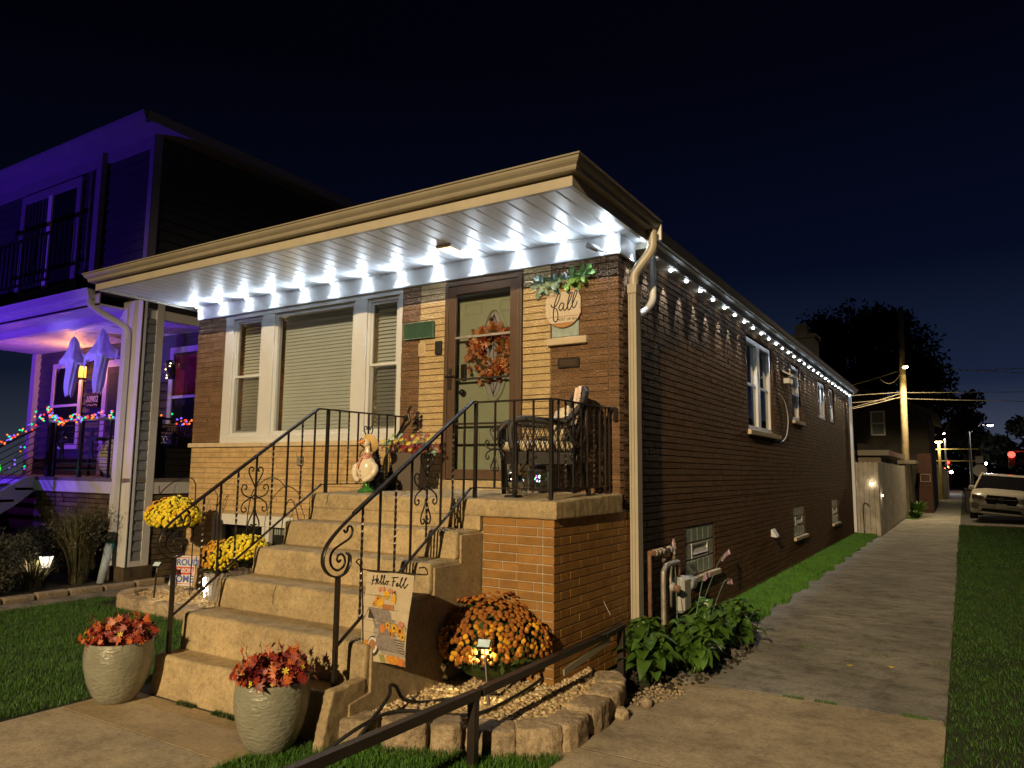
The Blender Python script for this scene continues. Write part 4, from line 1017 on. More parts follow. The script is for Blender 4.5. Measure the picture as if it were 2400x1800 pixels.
hk = thing('shepherd_hook', 'tall black shepherd hook holding the yellow chrysanthemum', 'plant hook', (-5.50, -.40, 0))
MB().tube(catmull([(-5.495, -.42, .05), (-5.495, -.42, .8), (-5.50, -.42, 1.38), (-5.52, -.42, 1.47), (-5.60, -.42, 1.53), (-5.70, -.5, 1.515), (-5.80, -.56, 1.46), (-5.90, -.6, 1.37), (-5.93, -.62, 1.33), (-5.95, -.62, 1.43)], 6), .007, 6).build('hook', 'iron', hk)
hk = thing('shepherd_hook', 'black hook with a small curled end behind the second pair of chrysanthemums', 'plant hook', (-4.45, -.3, 0))
MB().tube(catmull([(-4.60, -.35, .1), (-4.60, -.35, .9), (-4.56, -.35, 1.28), (-4.46, -.35, 1.44), (-4.30, -.3, 1.55), (-4.12, -.3, 1.52), (-4.0, -.3, 1.42)], 6), .006, 6).build('hook', 'iron', hk)
MB().tube(catmull([(-4.60, -.35, .95), (-4.70, -.35, .85), (-4.74, -.35, .78), (-4.71, -.35, .74)], 6), .006, 6).build('plant_peg', 'iron', hk)
hk = thing('shepherd_hook', 'thin black wire hook against the buff wall left of the basement window', 'plant hook', (-5.4, -.1, 0))
MB().tube(catmull([(-5.48, -.12, .1), (-5.48, -.12, 1.15), (-5.44, -.12, 1.30), (-5.38, -.12, 1.36), (-5.46, -.12, 1.18), (-5.50, -.12, 1.2)], 6), .005, 6).build('hook', 'iron', hk)
hk = thing('shepherd_hook', 'short black wire hoop against the buff wall by the landing', 'plant hook', (-3.9, -.15, 0))
MB().tube(catmull([(-4.22, -.15, .5), (-4.22, -.15, 1.0), (-4.16, -.15, 1.24), (-4.08, -.15, 1.30), (-4.0, -.15, 1.2), (-3.92, -.15, 1.0), (-3.84, -.15, .8)], 6), .006, 6).build('hook', 'iron', hk)
YX, OX = -4.52, -4.93
t = thing('chrysanthemum', 'yellow chrysanthemum behind the steps, right of the orange one', 'flowers', (-4.5, -.45, .1))
mum(t, (YX, -.40, .70), .25, 330, .026, lambda p, n_: 'mumyellow', 90, -.3, .7, 1000); ribbed_pot(t, (YX, -.40, .1), .12, .17, .40, 'planter')
t = thing('chrysanthemum', 'orange chrysanthemum in a grey pot wound with tiny lights, left of the basement window', 'flowers', (-5.1, -.4, .1))
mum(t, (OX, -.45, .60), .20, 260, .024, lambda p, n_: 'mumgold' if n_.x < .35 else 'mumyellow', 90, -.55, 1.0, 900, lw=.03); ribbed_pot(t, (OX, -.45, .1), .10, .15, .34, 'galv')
M['fairy'] = emis('tiny_white_lights', (1, .95, .85), 25)
fl_ = MB()
for i in range(34): a = -1.9+random.uniform(-.35, .35); z_ = random.uniform(.16, .40); rr_ = .13+z_*.09; fl_.ico((OX+rr_*math.cos(a), -.45+rr_*math.sin(a), z_), .0055)
fl_.build('fairy_lights', 'fairy', t)['kind'] = 'stuff'

# yard sign
ysn = thing('yard_sign', 'small red, white and blue yard sign leaning by the buff wall', 'sign', (-6.4, -.25, .1), 0)
ang = math.radians(8); 
SO = Vector((-5.70, -.42, .21)); su = Vector((.93, .36, 0)).normalized()*.8; sv = Vector((.16, .12, .98)).normalized()*.8; sn = su.cross(sv)
def quadon(u0, u1, v0, v1, off, name, mat, par, O_, U_, V2, N_):
    return MB().add([O_+U_*a+V2*b_+N_*off for a, b_ in ((u0, v0), (u1, v0), (u1, v1), (u0, v1))], [(0, 1, 2, 3)]).build(name, mat, par)
pv = MB(); pv.add([SO+su*a+sv*b_+sn*c_ for c_ in (-.006, .002) for a, b_ in ((-.2, 0), (.2, 0), (.2, .46), (-.2, .46))], [(0, 1, 2, 3), (4, 5, 6, 7), (0, 1, 5, 4), (1, 2, 6, 5), (2, 3, 7, 6), (3, 0, 4, 7)])
pv.build('sign_board', 'white', ysn)
M['signred'] = simple('sign_red', (.55, .06, .05), .6); M['signblue'] = simple('sign_blue', (.06, .10, .38), .6)
quadon(-.17, .17, .17, .29, .003, 'red_band', 'signred', ysn, SO, su, sv, sn)
for v_ in (.03, .43): quadon(-.18, .18, v_-.006, v_+.006, .003, 'red_line', 'signred', ysn, SO, su, sv, sn)
su_, sn_ = su.normalized(), sn.normalized(); sv_ = sn_.cross(su_)
Rm = Matrix((su_, sv_, sn_)).transposed().to_euler()
for s_, v_, mt_, sz in (('PROUD', .355, 'signblue', .105), ('UNION', .23, 'white', .075), ('HOME', .10, 'signblue', .115)):
    text(s_, sz, SO+sv*v_+sn*.004, Rm, mt_, 'lettering', ysn, .001, .003)

# ================================================================== garden flag
fg = thing('garden_flag', 'small garden flag reading Hello Fall with an old truck and sunflowers, on a thin pole', 'flag', (-.70, -2.47, 0))
TL, TR_, BL_, BR = Vector((-.752, -2.45, .995)), Vector((-.357, -2.45, 1.005)), Vector((-.768, -2.45, .435)), Vector((-.398, -2.45, .437))
def FM(u, v, off=0):
    p = TL.lerp(TR_, u).lerp(BL_.lerp(BR, u), 1-v); return p+Vector((0, -1, 0))*(off+.008*math.sin(u*7+v*3)+.01*math.sin(v*5))
fm_ = MB(); NU, NV = 14, 20
for j in range(NV+1):
    for i in range(NU+1): fm_.v.append(tuple(FM(i/NU, j/NV)))
for j in range(NV):
    for i in range(NU): fm_.f.append((j*(NU+1)+i, j*(NU+1)+i+1, (j+1)*(NU+1)+i+1, (j+1)*(NU+1)+i)); fm_.mi.append(0)
M['flagcloth'] = simple('cream_flag_cloth', (.43, .36, .25), .85, .1, 14)
fm_.build('flag_cloth', 'flagcloth', fg, smooth=True)
def cols(name, c): M[name] = simple(name, mul(c, .8), .85, .25, 60); return name
cols('truckgrey', (.24, .20, .18)); cols('truckdark', (.04, .03, .025)); cols('trucklight', (.36, .31, .26)); cols('pumpkin', (.62, .26, .03)); cols('sunyel', (.72, .40, .02)); cols('seedbrown', (.09, .03, .01)); cols('basket', (.40, .17, .06)); cols('flaggreen', (.28, .27, .08)); cols('flagline', (.24, .19, .12)); cols('flagpink', (.55, .22, .15)); cols('black_ink', (.012, .01, .01)); cols('flagorange', (.65, .20, .04))
LAY = [0.0012]
def fpoly(pts, mat, name='print'):
    LAY[0] += .00012; off = LAY[0]
    P3 = [FM(u, v, off) for u, v in pts]; return MB().add(P3, [tuple(range(len(P3)))]).build(name, mat, fg)
def fell(cu, cv, ru, rv, mat, n_=14, a0=0): return fpoly([(cu+ru*math.cos(2*PI*i/n_+a0), cv+rv*math.sin(2*PI*i/n_+a0)) for i in range(n_)], mat)
def fstar(cu, cv, r, mat, n_=14):
    return fpoly([(cu+(r if i % 2 == 0 else r*.62)*math.cos(PI*i/n_), cv+(r if i % 2 == 0 else r*.62)*.7*math.sin(PI*i/n_)) for i in range(2*n_)], mat)
for v_ in (.87, .74, .60, .46, .33): fpoly([(0, v_), (1, v_-.01), (1, v_-.013), (0, v_-.004)], 'flagline')
fpoly([(.0, .47), (.08, .52), (.10, .58), (.13, .60), (.52, .585), (.60, .55), (.62, .49), (.90, .46), (.99, .42), (.99, .12), (.45, .12), (.30, .20), (.0, .22)], 'truckgrey')
fpoly([(.13, .575), (.26, .575), (.27, .475), (.13, .48)], 'truckdark'); fpoly([(.30, .565), (.58, .55), (.60, .48), (.30, .475)], 'trucklight'); fpoly([(.44, .55), (.56, .545), (.57, .52), (.44, .525)], 'truckdark')
fpoly([(.27, .47), (.60, .47), (.88, .44), (.60, .40), (.30, .42)], 'trucklight'); fpoly([(.25, .36), (.50, .38), (.56, .30), (.5, .18), (.38, .15), (.30, .28)], 'trucklight')
fell(.28, .175, .13, .115, 'truckdark'); fell(.265, .18, .10, .092, 'white'); fell(.26, .185, .07, .065, 'basket'); fell(.262, .185, .022, .02, 'truckgrey')
fpoly([(.58, .30), (.97, .29), (.97, .14), (.58, .14)], 'trucklight')
for i in range(6): fpoly([(.60, .283-.026*i), (.97, .275-.026*i), (.97, .266-.026*i), (.60, .274-.026*i)], 'truckdark')
fpoly([(.42, .14), (1, .13), (1, .10), (.45, .10)], 'trucklight')
fpoly([(0, .10), (.5, .09), (.55, .0), (0, .02)], 'flaggreen'); 
fpoly([(.37, .29), (.60, .29), (.585, .15), (.40, .15)], 'basket'); fpoly([(.38, .645), (.66, .645), (.66, .585), (.40, .585)], 'basket')
for (a, b_, r) in ((.12, .17, .11), (.33, .66, .10), (.46, .75, .09), (.28, .70, .07), (.22, .64, .05), (.60, .30, .0), (.62, .33, .12), (.86, .38, .10), (.72, .40, .09), (.56, .42, .07), (.93, .32, .07)):
    if r > 0: fstar(a, b_, r, random.choice(['sunyel', 'sunyel', 'pumpkin'])); fell(a, b_, r*.3, r*.22, 'seedbrown', 8)
fpoly([(.57, .70), (.66, .80), (.70, .72), (.69, .66), (.62, .67)], 'sunyel'); fpoly([(.63, .79), (.66, .81), (.69, .75), (.67, .74)], 'truckdark')
for a, b_ in ((.30, .80), (.38, .81), (.52, .80), (.58, .79), (.85, .46), (.90, .45), (.46, .40), (.44, .36)): fstar(a, b_, .045, 'flagpink', 5)
fell(.10, .07, .14, .07, 'pumpkin'); fell(.05, .06, .06, .065, 'flagorange'); fell(.72, .055, .17, .055, 'pumpkin'); fell(.90, .045, .10, .045, 'flagorange'); fell(.68, .055, .05, .05, 'sunyel'); fell(.46, .38, .05, .05, 'flagorange')
def stroke(paths, FMf, r, mat, par, name='script_stroke'):
    for p in paths: MB().tube([FMf(u, v) for u, v in [tuple(q)[:2] for q in catmull([(a, b_, 0) for a, b_ in p], 5)]], r, 5).build(name, mat, par)
hello = [[(.14, .955), (.135, .90), (.12, .845)], [(.11, .895), (.15, .90), (.21, .915)], [(.215, .96), (.205, .90), (.195, .85)], [(.20, .88), (.235, .895), (.245, .91), (.23, .915), (.225, .885), (.25, .865), (.275, .89)],
         [(.275, .88), (.32, .93), (.325, .96), (.305, .955), (.30, .90), (.31, .86), (.335, .875)], [(.335, .875), (.375, .93), (.385, .96), (.365, .955), (.36, .90), (.37, .855), (.395, .875)],
         [(.44, .90), (.42, .90), (.41, .875), (.43, .86), (.455, .875), (.45, .90), (.44, .90), (.47, .895), (.49, .905)],
         [(.60, .955), (.595, .90), (.575, .845)], [(.555, .945), (.62, .95), (.70, .955)], [(.565, .90), (.60, .905), (.64, .91)],
         [(.70, .895), (.675, .885), (.665, .865), (.685, .855), (.70, .885), (.705, .865), (.725, .86)], [(.725, .86), (.77, .92), (.79, .955), (.765, .94), (.75, .88), (.765, .845), (.79, .86)], [(.79, .86), (.84, .92), (.865, .955), (.84, .94), (.825, .88), (.84, .84), (.87, .86), (.905, .89)]]
stroke(hello, lambda u, v: FM(u, v, .003), .0032, 'black_ink', fg)
pl_ = MB(); pl_.tube([(-.697, -2.462, 0), (-.74, -2.47, .5), (-.775, -2.465, 1.015)], .0045, 6)
pl_.tube(catmull([(-.775, -2.465, .995), (-.80, -2.465, 1.03), (-.83, -2.465, 1.05), (-.80, -2.465, 1.07), (-.775, -2.465, 1.045), (-.77, -2.462, 1.006), (-.5, -2.462, 1.010), (-.26, -2.462, 1.012), (-.235, -2.462, 1.03), (-.255, -2.462, 1.055), (-.30, -2.462, 1.05)], 5), .0045, 6)
pl_.build('flag_pole', 'iron', fg)

# ================================================================== solar stake lights
M['warmglow'] = emis('warm_stake_led', (1, .78, .38), 18)
def solar(base, top, label, tgt, watts):
    t = thing('solar_light', label, 'garden light', base)
    MB().tube([base, (Vector(base)*.2+Vector(top)*.8)], .011, 8).build('stake', 'ironbrown', t)
    MB().tube([(Vector(base)*.2+Vector(top)*.8), top], .006, 8).build('neck', 'galv', t)
    b_ = Vector(top); n_ = Vector((.25, -.62, .74)).normalized(); u_ = Vector((.93, .36, 0)).normalized(); v_ = n_.cross(u_)
    t_ = MB(); t_.add([b_+u_*a+v_*c+n_*d for d in (0, .018) for a, c in ((-.047, -.035), (.047, -.035), (.047, .035), (-.047, .035))], [(0,1,2,3),(4,5,6,7),(0,1,5,4),(1,2,6,5),(2,3,7,6),(3,0,4,7)])
    t_.build('lamp_head', 'black', t)
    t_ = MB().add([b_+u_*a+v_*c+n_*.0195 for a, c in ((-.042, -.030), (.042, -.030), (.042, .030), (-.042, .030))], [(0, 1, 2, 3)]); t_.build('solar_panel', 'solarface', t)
    MB().add([b_+u_*a+v_*c-n_*.002 for a, c in ((-.02, -.012), (.02, -.012), (.02, .012), (-.02, .012))], [(0, 1, 2, 3)]).build('led_window', 'warmglow', t)
    lamp('stake_lamp', 'SPOT', b_-n_*.02+Vector((0, .01, 0)), watts, (1, .74, .34), tgt, .012, 125, .7)
M['solarface'] = simple('painted_panel_reflection', (.55, .72, .80), .3)  # pale blue paints in the street lamp's reflection on the panel
solar((-.14, -1.89, .08), (-.225, -1.83, .475), 'black solar stake light with a pale, reflection-coloured square panel in front of the orange chrysanthemum', (-.42, -1.62, .05), 15)
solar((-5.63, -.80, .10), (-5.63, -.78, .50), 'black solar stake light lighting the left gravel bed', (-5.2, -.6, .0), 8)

# ================================================================== low steel rail by the pavement
rl = thing('low_rail', 'low damaged dark steel rail at the pavement edge in the foreground', 'railing', (.2, -2.5, 0))
MB().bar((.20, -5.4, .43), (.20, -2.53, .395), .05, .05).build('near_rail', 'ironbrown', rl, bevel=.004)
MB().bar((.20, -2.57, -.1), (.20, -2.57, .372), .05, .05).build('post', 'ironbrown', rl, bevel=.004)
t_ = MB(); t_.bar((.20, -2.50, .398), (.20, -.62, .405), .052, .045); t_.build('far_rail', 'ironbrown', rl, bevel=.004)
MB().bar((.215, -1.5, .285), (.205, -.72, .352), .012, .045).build('torn_channel', 'tanmetal', rl)
MB().bar((.20, -.80, .408), (.20, -.44, .42), .062, .035).build('bent_cap', 'ironbrown', rl, bevel=.006)
MB().bar((.20, -.47, 0), (.20, -.47, .405), .055, .05).build('post', 'ironbrown', rl, bevel=.006)
MB().tube([(.2, -.55, .42), (.12, -.50, .50), (.05, -.48, .60)], .0025, 4).build('loose_wire', 'iron', rl)
hs = thing('garden_hose', 'black hose looped over the blocks and gravel behind the low rail', 'hose', (-.4, -2.2, .1))
MB().tube(catmull([(-.50, -2.78, .06), (-.48, -2.66, .16), (-.53, -2.45, .24), (-.58, -2.38, .28), (-.58, -2.32, .26), (-.55, -2.28, .18), (-.50, -2.15, .135), (-.40, -1.98, .13), (-.30, -1.80, .13), (-.2, -1.70, .13)], 7), .0115, 8).build('hose', 'black', hs, smooth=True)
MB().tube(catmull([(-.60, -2.95, .03), (-.50, -2.75, .14), (-.46, -2.55, .175), (-.36, -2.42, .175), (-.16, -2.22, .13), (-.06, -2.05, .13), (-.06, -1.70, .13), (-.08, -1.35, .14), (-.10, -1.15, .17), (-.06, -.98, .23), (-.02, -.85, .30)], 7), .0115, 8).build('hose', 'black', hs, smooth=True)

# ================================================================== hostas
def hosta_leaf_mesh(L_, h, w_, dr):
    n_ = 9; v = []; f = []
    for i in range(n_+1):
        t_ = i/n_; x = L_*(t_**.9); z = h*math.sin(min(1, t_*1.25)*PI/2)-dr*max(0, t_-.55)**2*5
        if t_ < .38: hw = .006
        else: s_ = (t_-.38)/.62; hw = .006+w_*math.sin(PI*min(1, s_**.85))**.75
        if i == n_: hw = .001
        v += [(x, -hw, z+hw*.35), (x, 0, z), (x, hw, z+hw*.35)]
    for i in range(n_): o = i*3; f += [(o, o+1, o+4, o+3), (o+1, o+2, o+5, o+4)]
    return rawmesh('leaf', v, f, 'hosta', True)
HL = [hosta_leaf_mesh(.26, .24, .050, .05), hosta_leaf_mesh(.28, .16, .054, .07), hosta_leaf_mesh(.20, .30, .045, .03), hosta_leaf_mesh(.31, .19, .050, .12), hosta_leaf_mesh(.23, .27, .048, .07)]
clumps = [((.40, -.42), 46, 1.0, 'hosta clump nearest the camera, against the post of the low rail'), ((.22, .0), 44, 1.0, 'hosta clump against the beige downspout'), ((.62, .05), 48, .95, 'hosta clump spilling onto the near pavement'),
          ((.52, .62), 50, 1.0, 'hosta clump in front of the gas meter'), ((.66, 1.15), 46, .95, 'hosta clump spilling over the pavement edge farther back'), ((.30, 1.30), 42, 1.0, 'hosta clump right of the gas meter'), ((.50, 1.85), 36, .85, 'hosta clump beside the start of the side grass')]
for (cx, cy), n_, sc__, lab in clumps:
    t = thing('hosta', lab, 'hosta', (cx, cy, 0), group='hostas at the corner of the house')
    n_ = int(n_*1.6)
    for i in range(n_):
        a = 2*PI*i/n_*5.236+random.uniform(-.3, .3); tl = random.uniform(-.35, .5)
        place(random.choice(HL), 'leaf', (cx+random.uniform(-.06, .06), cy+random.uniform(-.06, .06), random.uniform(0, .06)), (random.uniform(-.2, .2), -random.uniform(-.12, .55), a), (sc__*random.uniform(.75, 1.15),)*3, t)
def flower_stalk(p0, p1, lab, n_):
    t = thing('hosta_flower', lab, 'flower stalk', p0, group='hosta flower stalks')
    p0, p1 = Vector(p0), Vector(p1); mid = p0.lerp(p1, .6)+Vector((0, 0, .10)); pts = catmull([p0, mid, p1], 8)
    MB().tube(pts, .0028, 4).build('stem', 'sagegreen', t)
    for i in range(n_):
        q = Vector(pts[-1-int(i*.9)])+Vector((random.uniform(-.01, .01), random.uniform(-.01, .01), 0))
        MB().lathe(q-Vector((0, 0, .055)), [(.014, 0), (.010, .02), (.004, .035), (.002, .055)], 6).build('bell', 'pink', t)
flower_stalk((.35, 1.1, .3), (.10, 3.15, .72), 'longest arching stalk of pink hosta bells against the brown wall', 8)
flower_stalk((.35, 1.0, .3), (.22, 1.85, .60), 'pink hosta bell stalk under the glass block window', 9)
flower_stalk((.45, 1.2, .3), (.32, 2.40, .46), 'lowest pink hosta bell stalk near the side grass', 6)
flower_stalk((.30, .6, .3), (.12, 1.05, 1.00), 'tall thin hosta stalk with pale bells in front of the gas meter', 7)

# ================================================================== gas meter
gm = thing('gas_meter', 'grey gas meter with rusty pipes against the brown side wall', 'gas meter', (.15, .8, 0))
MB().tube([(.13, .36, .05), (.13, .36, .90), (.13, .37, .915)], .020, 10).build('riser_pipe', 'rust', gm, smooth=True)
MB().tube([(.13, .36, .915), (.13, .92, .90)], .026, 10).build('rusty_pipe', 'rust', gm, smooth=True)
MB().tube(catmull([(.13, .92, .905), (.13, .98, .88), (.12, 1.0, .80), (.02, 1.0, .78)], 5), .024, 10).build('rusty_elbow', 'rust', gm, smooth=True)
MB().tube(catmull([(.20, .52, .05), (.20, .52, .66), (.20, .55, .75), (.20, .64, .79), (.20, .92, .79)], 6), .025, 10).build('inlet_pipe', 'galv', gm, smooth=True)
MB().tube([(.20, .70, .80), (.20, .70, .40)], .022, 10).build('valve_pipe', 'galv', gm, smooth=True)
MB().ball((.20, .72, .58), .05, 12).build('regulator', 'meter', gm, smooth=True)
MB().tube([(.22, .72, .58), (.28, .74, .55)], .035, 12).build('regulator_cap', 'rust', gm, smooth=True)
MB().cbox(.12, .26, .92, 1.16, .30, .64, .03).build('meter_body', 'meter', gm)
MB().tube([(.19, 1.14, .55), (.19, 1.34, .545)], .075, 16).build('meter_index', 'meter', gm, smooth=True)
MB().tube([(.19, .98, .64), (.19, .98, .80)], .02, 10).build('outlet_pipe', 'rust', gm, smooth=True)
t_ = MB()
for y_ in (.50, .68, .90, .58): t_.tube([(.13, y_-.02, .91), (.13, y_+.02, .908)], .034, 10)
t_.build('pipe_collar', 'galv', gm)['kind'] = 'stuff'
for k_, (x_, y_) in enumerate(((1.70, 1.02), (2.01, 1.16))):
    tag(MB().add([(x_-.03, y_, .012), (x_, y_-.022, .006), (x_+.03, y_, .016), (x_, y_+.022, .006)], [(0, 1, 2, 3)]).build('fallen_leaf', 'yel'), ('smaller yellow leaf fallen on the pavement, left of the other', 'larger yellow leaf fallen on the pavement near the lawn')[k_], 'leaf', 'yellow leaves fallen on the pavement')

# ================================================================== things on the landing
random.seed(21)
M['ceramic'] = simple('glazed_cream_ceramic', (.68, .60, .46), .25, .06, 12); M['beak'] = simple('orange_ceramic', (.70, .26, .06), .3); M['greenglaze'] = simple('green_glaze', (.03, .14, .02), .15)
M['straw'] = simple('straw_hat', (.55, .38, .15), .7, .3, 80)
mt, n, b = newmat('red_plaid_scarf'); v = pos(n); ck = n.nodes.new('ShaderNodeTexChecker'); ck.inputs['Scale'].default_value = 70; n.links.new(v, ck.inputs[0])
ck.inputs[1].default_value = (.38, .05, .035, 1); ck.inputs[2].default_value = (.62, .48, .36, 1); n.links.new(ck.outputs[0], b.inputs['Base Color']); M['plaid'] = mt
GX, GY, GZ = -2.19, -.93, 1.443
gs = thing('goose_statue', 'white goose statue in a straw hat and red plaid scarf standing on the landing', 'statue', (GX, GY, GZ))
MB().lathe((GX, GY, GZ), [(.001, 0), (.085, 0), (.09, .02), (.07, .035), (.035, .05), (.035, .10), (.055, .13)], 20, 1, .8).build('base', 'greenglaze', gs, smooth=True)
MB().lathe((GX, GY, GZ+.10), [(.03, 0), (.065, .02), (.085, .07), (.095, .12), (.09, .17), (.06, .22), (.035, .25), (.026, .30), (.024, .35)], 20, 1.05, .85).build('body', 'ceramic', gs, smooth=True)
for s_ in (-1, 1): MB().tube(catmull([(GX+s_*.05, GY-.02, GZ+.29), (GX+s_*.11, GY-.02, GZ+.25), (GX+s_*.125, GY-.03, GZ+.20), (GX+s_*.085, GY-.06, GZ+.14), (GX+s_*.03, GY-.075, GZ+.115)], 5), [.022]*5+[.032]*8+[.025]*8, 8).build('wing', 'ceramic', gs, smooth=True)
MB().lathe((GX, GY, GZ), [(.045, .30), (.062, .315), (.055, .34), (.036, .37), (.03, .375)], 16).build('scarf', 'plaid', gs, smooth=True)
MB().add([(GX-.045, GY-.062, GZ+.33), (GX+.0, GY-.07, GZ+.33), (GX-.03, GY-.092, GZ+.215), (GX-.06, GY-.085, GZ+.24)], [(0, 1, 2, 3)]).build('scarf_end', 'plaid', gs)
MB().ball((GX-.005, GY-.01, GZ+.465), .037, 14, 1, 1, 1.05).build('head', 'ceramic', gs, smooth=True)
MB().tube([(GX-.01, GY-.03, GZ+.475), (GX-.035, GY-.065, GZ+.472), (GX-.05, GY-.085, GZ+.466)], [.022, .015, .004], 8).build('beak', 'beak', gs, smooth=True)
hat = MB().lathe((0, 0, 0), [(.088, .0), (.09, .004), (.045, .012), (.042, .03), (.001, .04)], 24).build('straw_hat', 'straw', gs, smooth=True)
hat.location = Vector((GX+.012, GY+.02, GZ+.465)); hat.rotation_euler = (math.radians(-70), 0, math.radians(10))
for z_ in (.20, .165, .13): MB().ball((GX-.01, GY-.083, GZ+z_), .007, 8).build('button', 'beak', gs)
def cone_tree(x, y, h, r, lab):
    t = thing('black_tinsel_tree', lab, 'decoration', (x, y, 1.45), group='black tinsel cone trees')
    MB().lathe((x, y, 1.45), [(r*.9, 0), (r*.5, h*.5), (.008, h)], 14).build('cone', 'black', t)
    nn = 700; tt = rng.uniform(0, 1, nn); a = rng.uniform(0, 2*PI, nn); rr_ = r*(1-tt)*1.02+.004
    cards('tinsel', np.stack([x+rr_*np.cos(a), y+rr_*np.sin(a), 1.452+h*tt*.99], 1), .022, 'iron', t, 2.5, kind='stuff')
cone_tree(-2.33, -.66, .42, .11, 'shorter black tinsel cone tree right behind the goose statue'); cone_tree(-2.26, -.42, .42, .12, 'black tinsel cone tree against the dark planter')
PX, PY = -2.14, -.34
t = thing('planter', 'square dark planter of yellow, red and green flowers left of the front door', 'planter', (PX, PY, 1.455))
ca, sa = math.cos(.35), math.sin(.35)
def rot4(w_, z): return [(PX+(a*ca-b_*sa)*w_, PY+(a*sa+b_*ca)*w_, z) for a, b_ in ((-1, -1), (1, -1), (1, 1), (-1, 1))]
t_ = MB().add(rot4(.115, 1.455)+rot4(.165, 1.83)+rot4(.15, 1.83)+rot4(.14, 1.80), [(3, 2, 1, 0), (0, 1, 5, 4), (1, 2, 6, 5), (2, 3, 7, 6), (3, 0, 4, 7), (4, 5, 9, 8), (5, 6, 10, 9), (6, 7, 11, 10), (7, 4, 8, 11), (8, 9, 13, 12), (9, 10, 14, 13), (10, 11, 15, 14), (11, 8, 12, 15), (12, 13, 14, 15)]); t_.build('pot', 'planter', t)
for i in range(150):
    a, b_ = random.uniform(-.24, .26), random.uniform(-.19, .15); z_ = 1.84+random.uniform(-.02, .17)
    col = 'limegreen' if a < -.08 and random.random() < .55 else random.choice(['yel', 'darkred', 'darkred', 'red', 'yel', 'sagegreen'])
    if col in ('limegreen', 'sagegreen'): sprig(t, 'leaf', [(0, -.5, 0), (.3, 0, .08), (0, .6, 0), (-.3, 0, .08)], [(0, 1, 2), (0, 2, 3)], col, (PX+a, PY+b_, z_), (a*2, -.8, .6), .075)
    else: sprig(t, 'flower', DV, DF, col, (PX+a, PY+b_, z_), (a, -.9, .7), random.uniform(.022, .034))
cards('filler_leaves', [(PX+random.uniform(-.18, .18), PY+random.uniform(-.15, .13), 1.83+random.uniform(-.01, .10)) for _ in range(380)], .02, 'darkred', t, kind='stuff')
t = thing('black_branch', 'glossy black twisted branch decoration behind the dark planter', 'decoration', (-2.42, -.15, 1.5))
MB().tube(catmull([(-2.44, -.17, 1.6), (-2.43, -.17, 2.0), (-2.38, -.17, 2.10), (-2.31, -.17, 2.16), (-2.33, -.17, 2.22), (-2.335, -.17, 2.27), (-2.30, -.17, 2.33)], 6), .014, 8).build('branch', 'iron', t, smooth=True)
cards('dark_tufts', [(-2.30+random.gauss(0, .02), -.08, 2.16+random.gauss(0, .05)) for _ in range(60)], .03, 'iron', t)
# wicker chair
chr_ = thing('wicker_armchair', 'black wicker armchair with cream cushions and a cloth over its back, on the landing', 'chair', (-.52, -.55, 1.45), math.radians(222))
def CH(x, y, z): return chr_.matrix_basis @ Vector((x, y, z))
chr_.matrix_basis  # local frame: x forward, y left
def chair_part(name, mbf, mat, smooth=True):
    o = mbf.build(name, mat, None, smooth); o.parent = chr_; return o
W_ = .26
for s_ in (-1, 1):
    chair_part('front_leg', MB().tube([(.27, s_*W_, .0), (.27, s_*W_, .10), (.275, s_*W_, .40), (.28, s_*W_, .60)], [.020, .027, .030, .026], 8), 'wicker')
    chair_part('rear_leg', MB().tube([(-.38, s_*(W_-.02), 0), (-.27, s_*(W_-.02), .40)], .022, 8), 'wicker')
    arm = catmull([(.28, s_*W_, .35), (.31, s_*W_, .52), (.28, s_*W_, .62), (.18, s_*W_, .645), (.0, s_*W_, .63), (-.16, s_*W_, .64), (-.28, s_*(W_-.01), .74), (-.35, s_*(W_-.05), .86), (-.38, s_*.12, .925), (-.385, 0, .94)], 7)
    chair_part('rolled_arm', MB().tube(arm, .030, 10), 'wicker')
    lt = MB()
    for i in range(15):
        for d_ in (-1, 1):
            x0_ = -.30+i*.042; x1_ = x0_+d_*.10
            if -.30 <= x1_ <= .30: lt.tube([(x0_, s_*W_, .37), (x1_, s_*W_, .625)], .0042, 4)
    chair_part('arm_lattice', lt, 'wicker')
    chair_part('leg_brace', MB().tube(catmull([(.27, s_*W_, .12), (.20, s_*W_, .26), (.08, s_*W_, .33)], 5), .010, 6), 'wicker')
chair_part('seat_apron', MB().box(-.28, .27, -W_, W_, .27, .37), 'wicker', False)
bk = MB()
for i in range(17):
    y_ = -.24+i*.03; zt_ = .94-.10*abs(y_/.24)**2; bk.tube([(-.27, y_, .36), (-.36, y_, zt_)], .007, 4)
for j in range(12): z_ = .40+j*.045; hw = .25-.05*max(0, (z_-.7)/.25)**2; bk.tube([(-.27-(z_-.36)*.155, -hw, z_), (-.27-(z_-.36)*.155, hw, z_)], .009, 4)
chair_part('back_lattice', bk, 'wicker')
chair_part('seat_cushion', MB().cbox(-.26, .30, -.235, .235, .375, .465, .03), 'cream')
o = chair_part('back_pillow', MB().cbox(-.05, .05, -.17, .17, -.16, .16, .045), 'cream'); o.location = (-.18, .03, .62); o.rotation_euler = (0, -.25, 0)
o = chair_part('side_pillow', MB().ball((0, 0, 0), .13, 14, .45, 1.1, .9), 'yellowcush'); o.location = (-.20, -.30, .50)
M['cloth'] = simple('orange_and_white_cloth', (.80, .58, .44), .8, .3, 9)
th_ = thing('draped_cloth', 'orange and white striped cloth draped over the back of the wicker armchair', 'cloth', CH(-.38, 0, .95))
gr = MB(); NN = 14
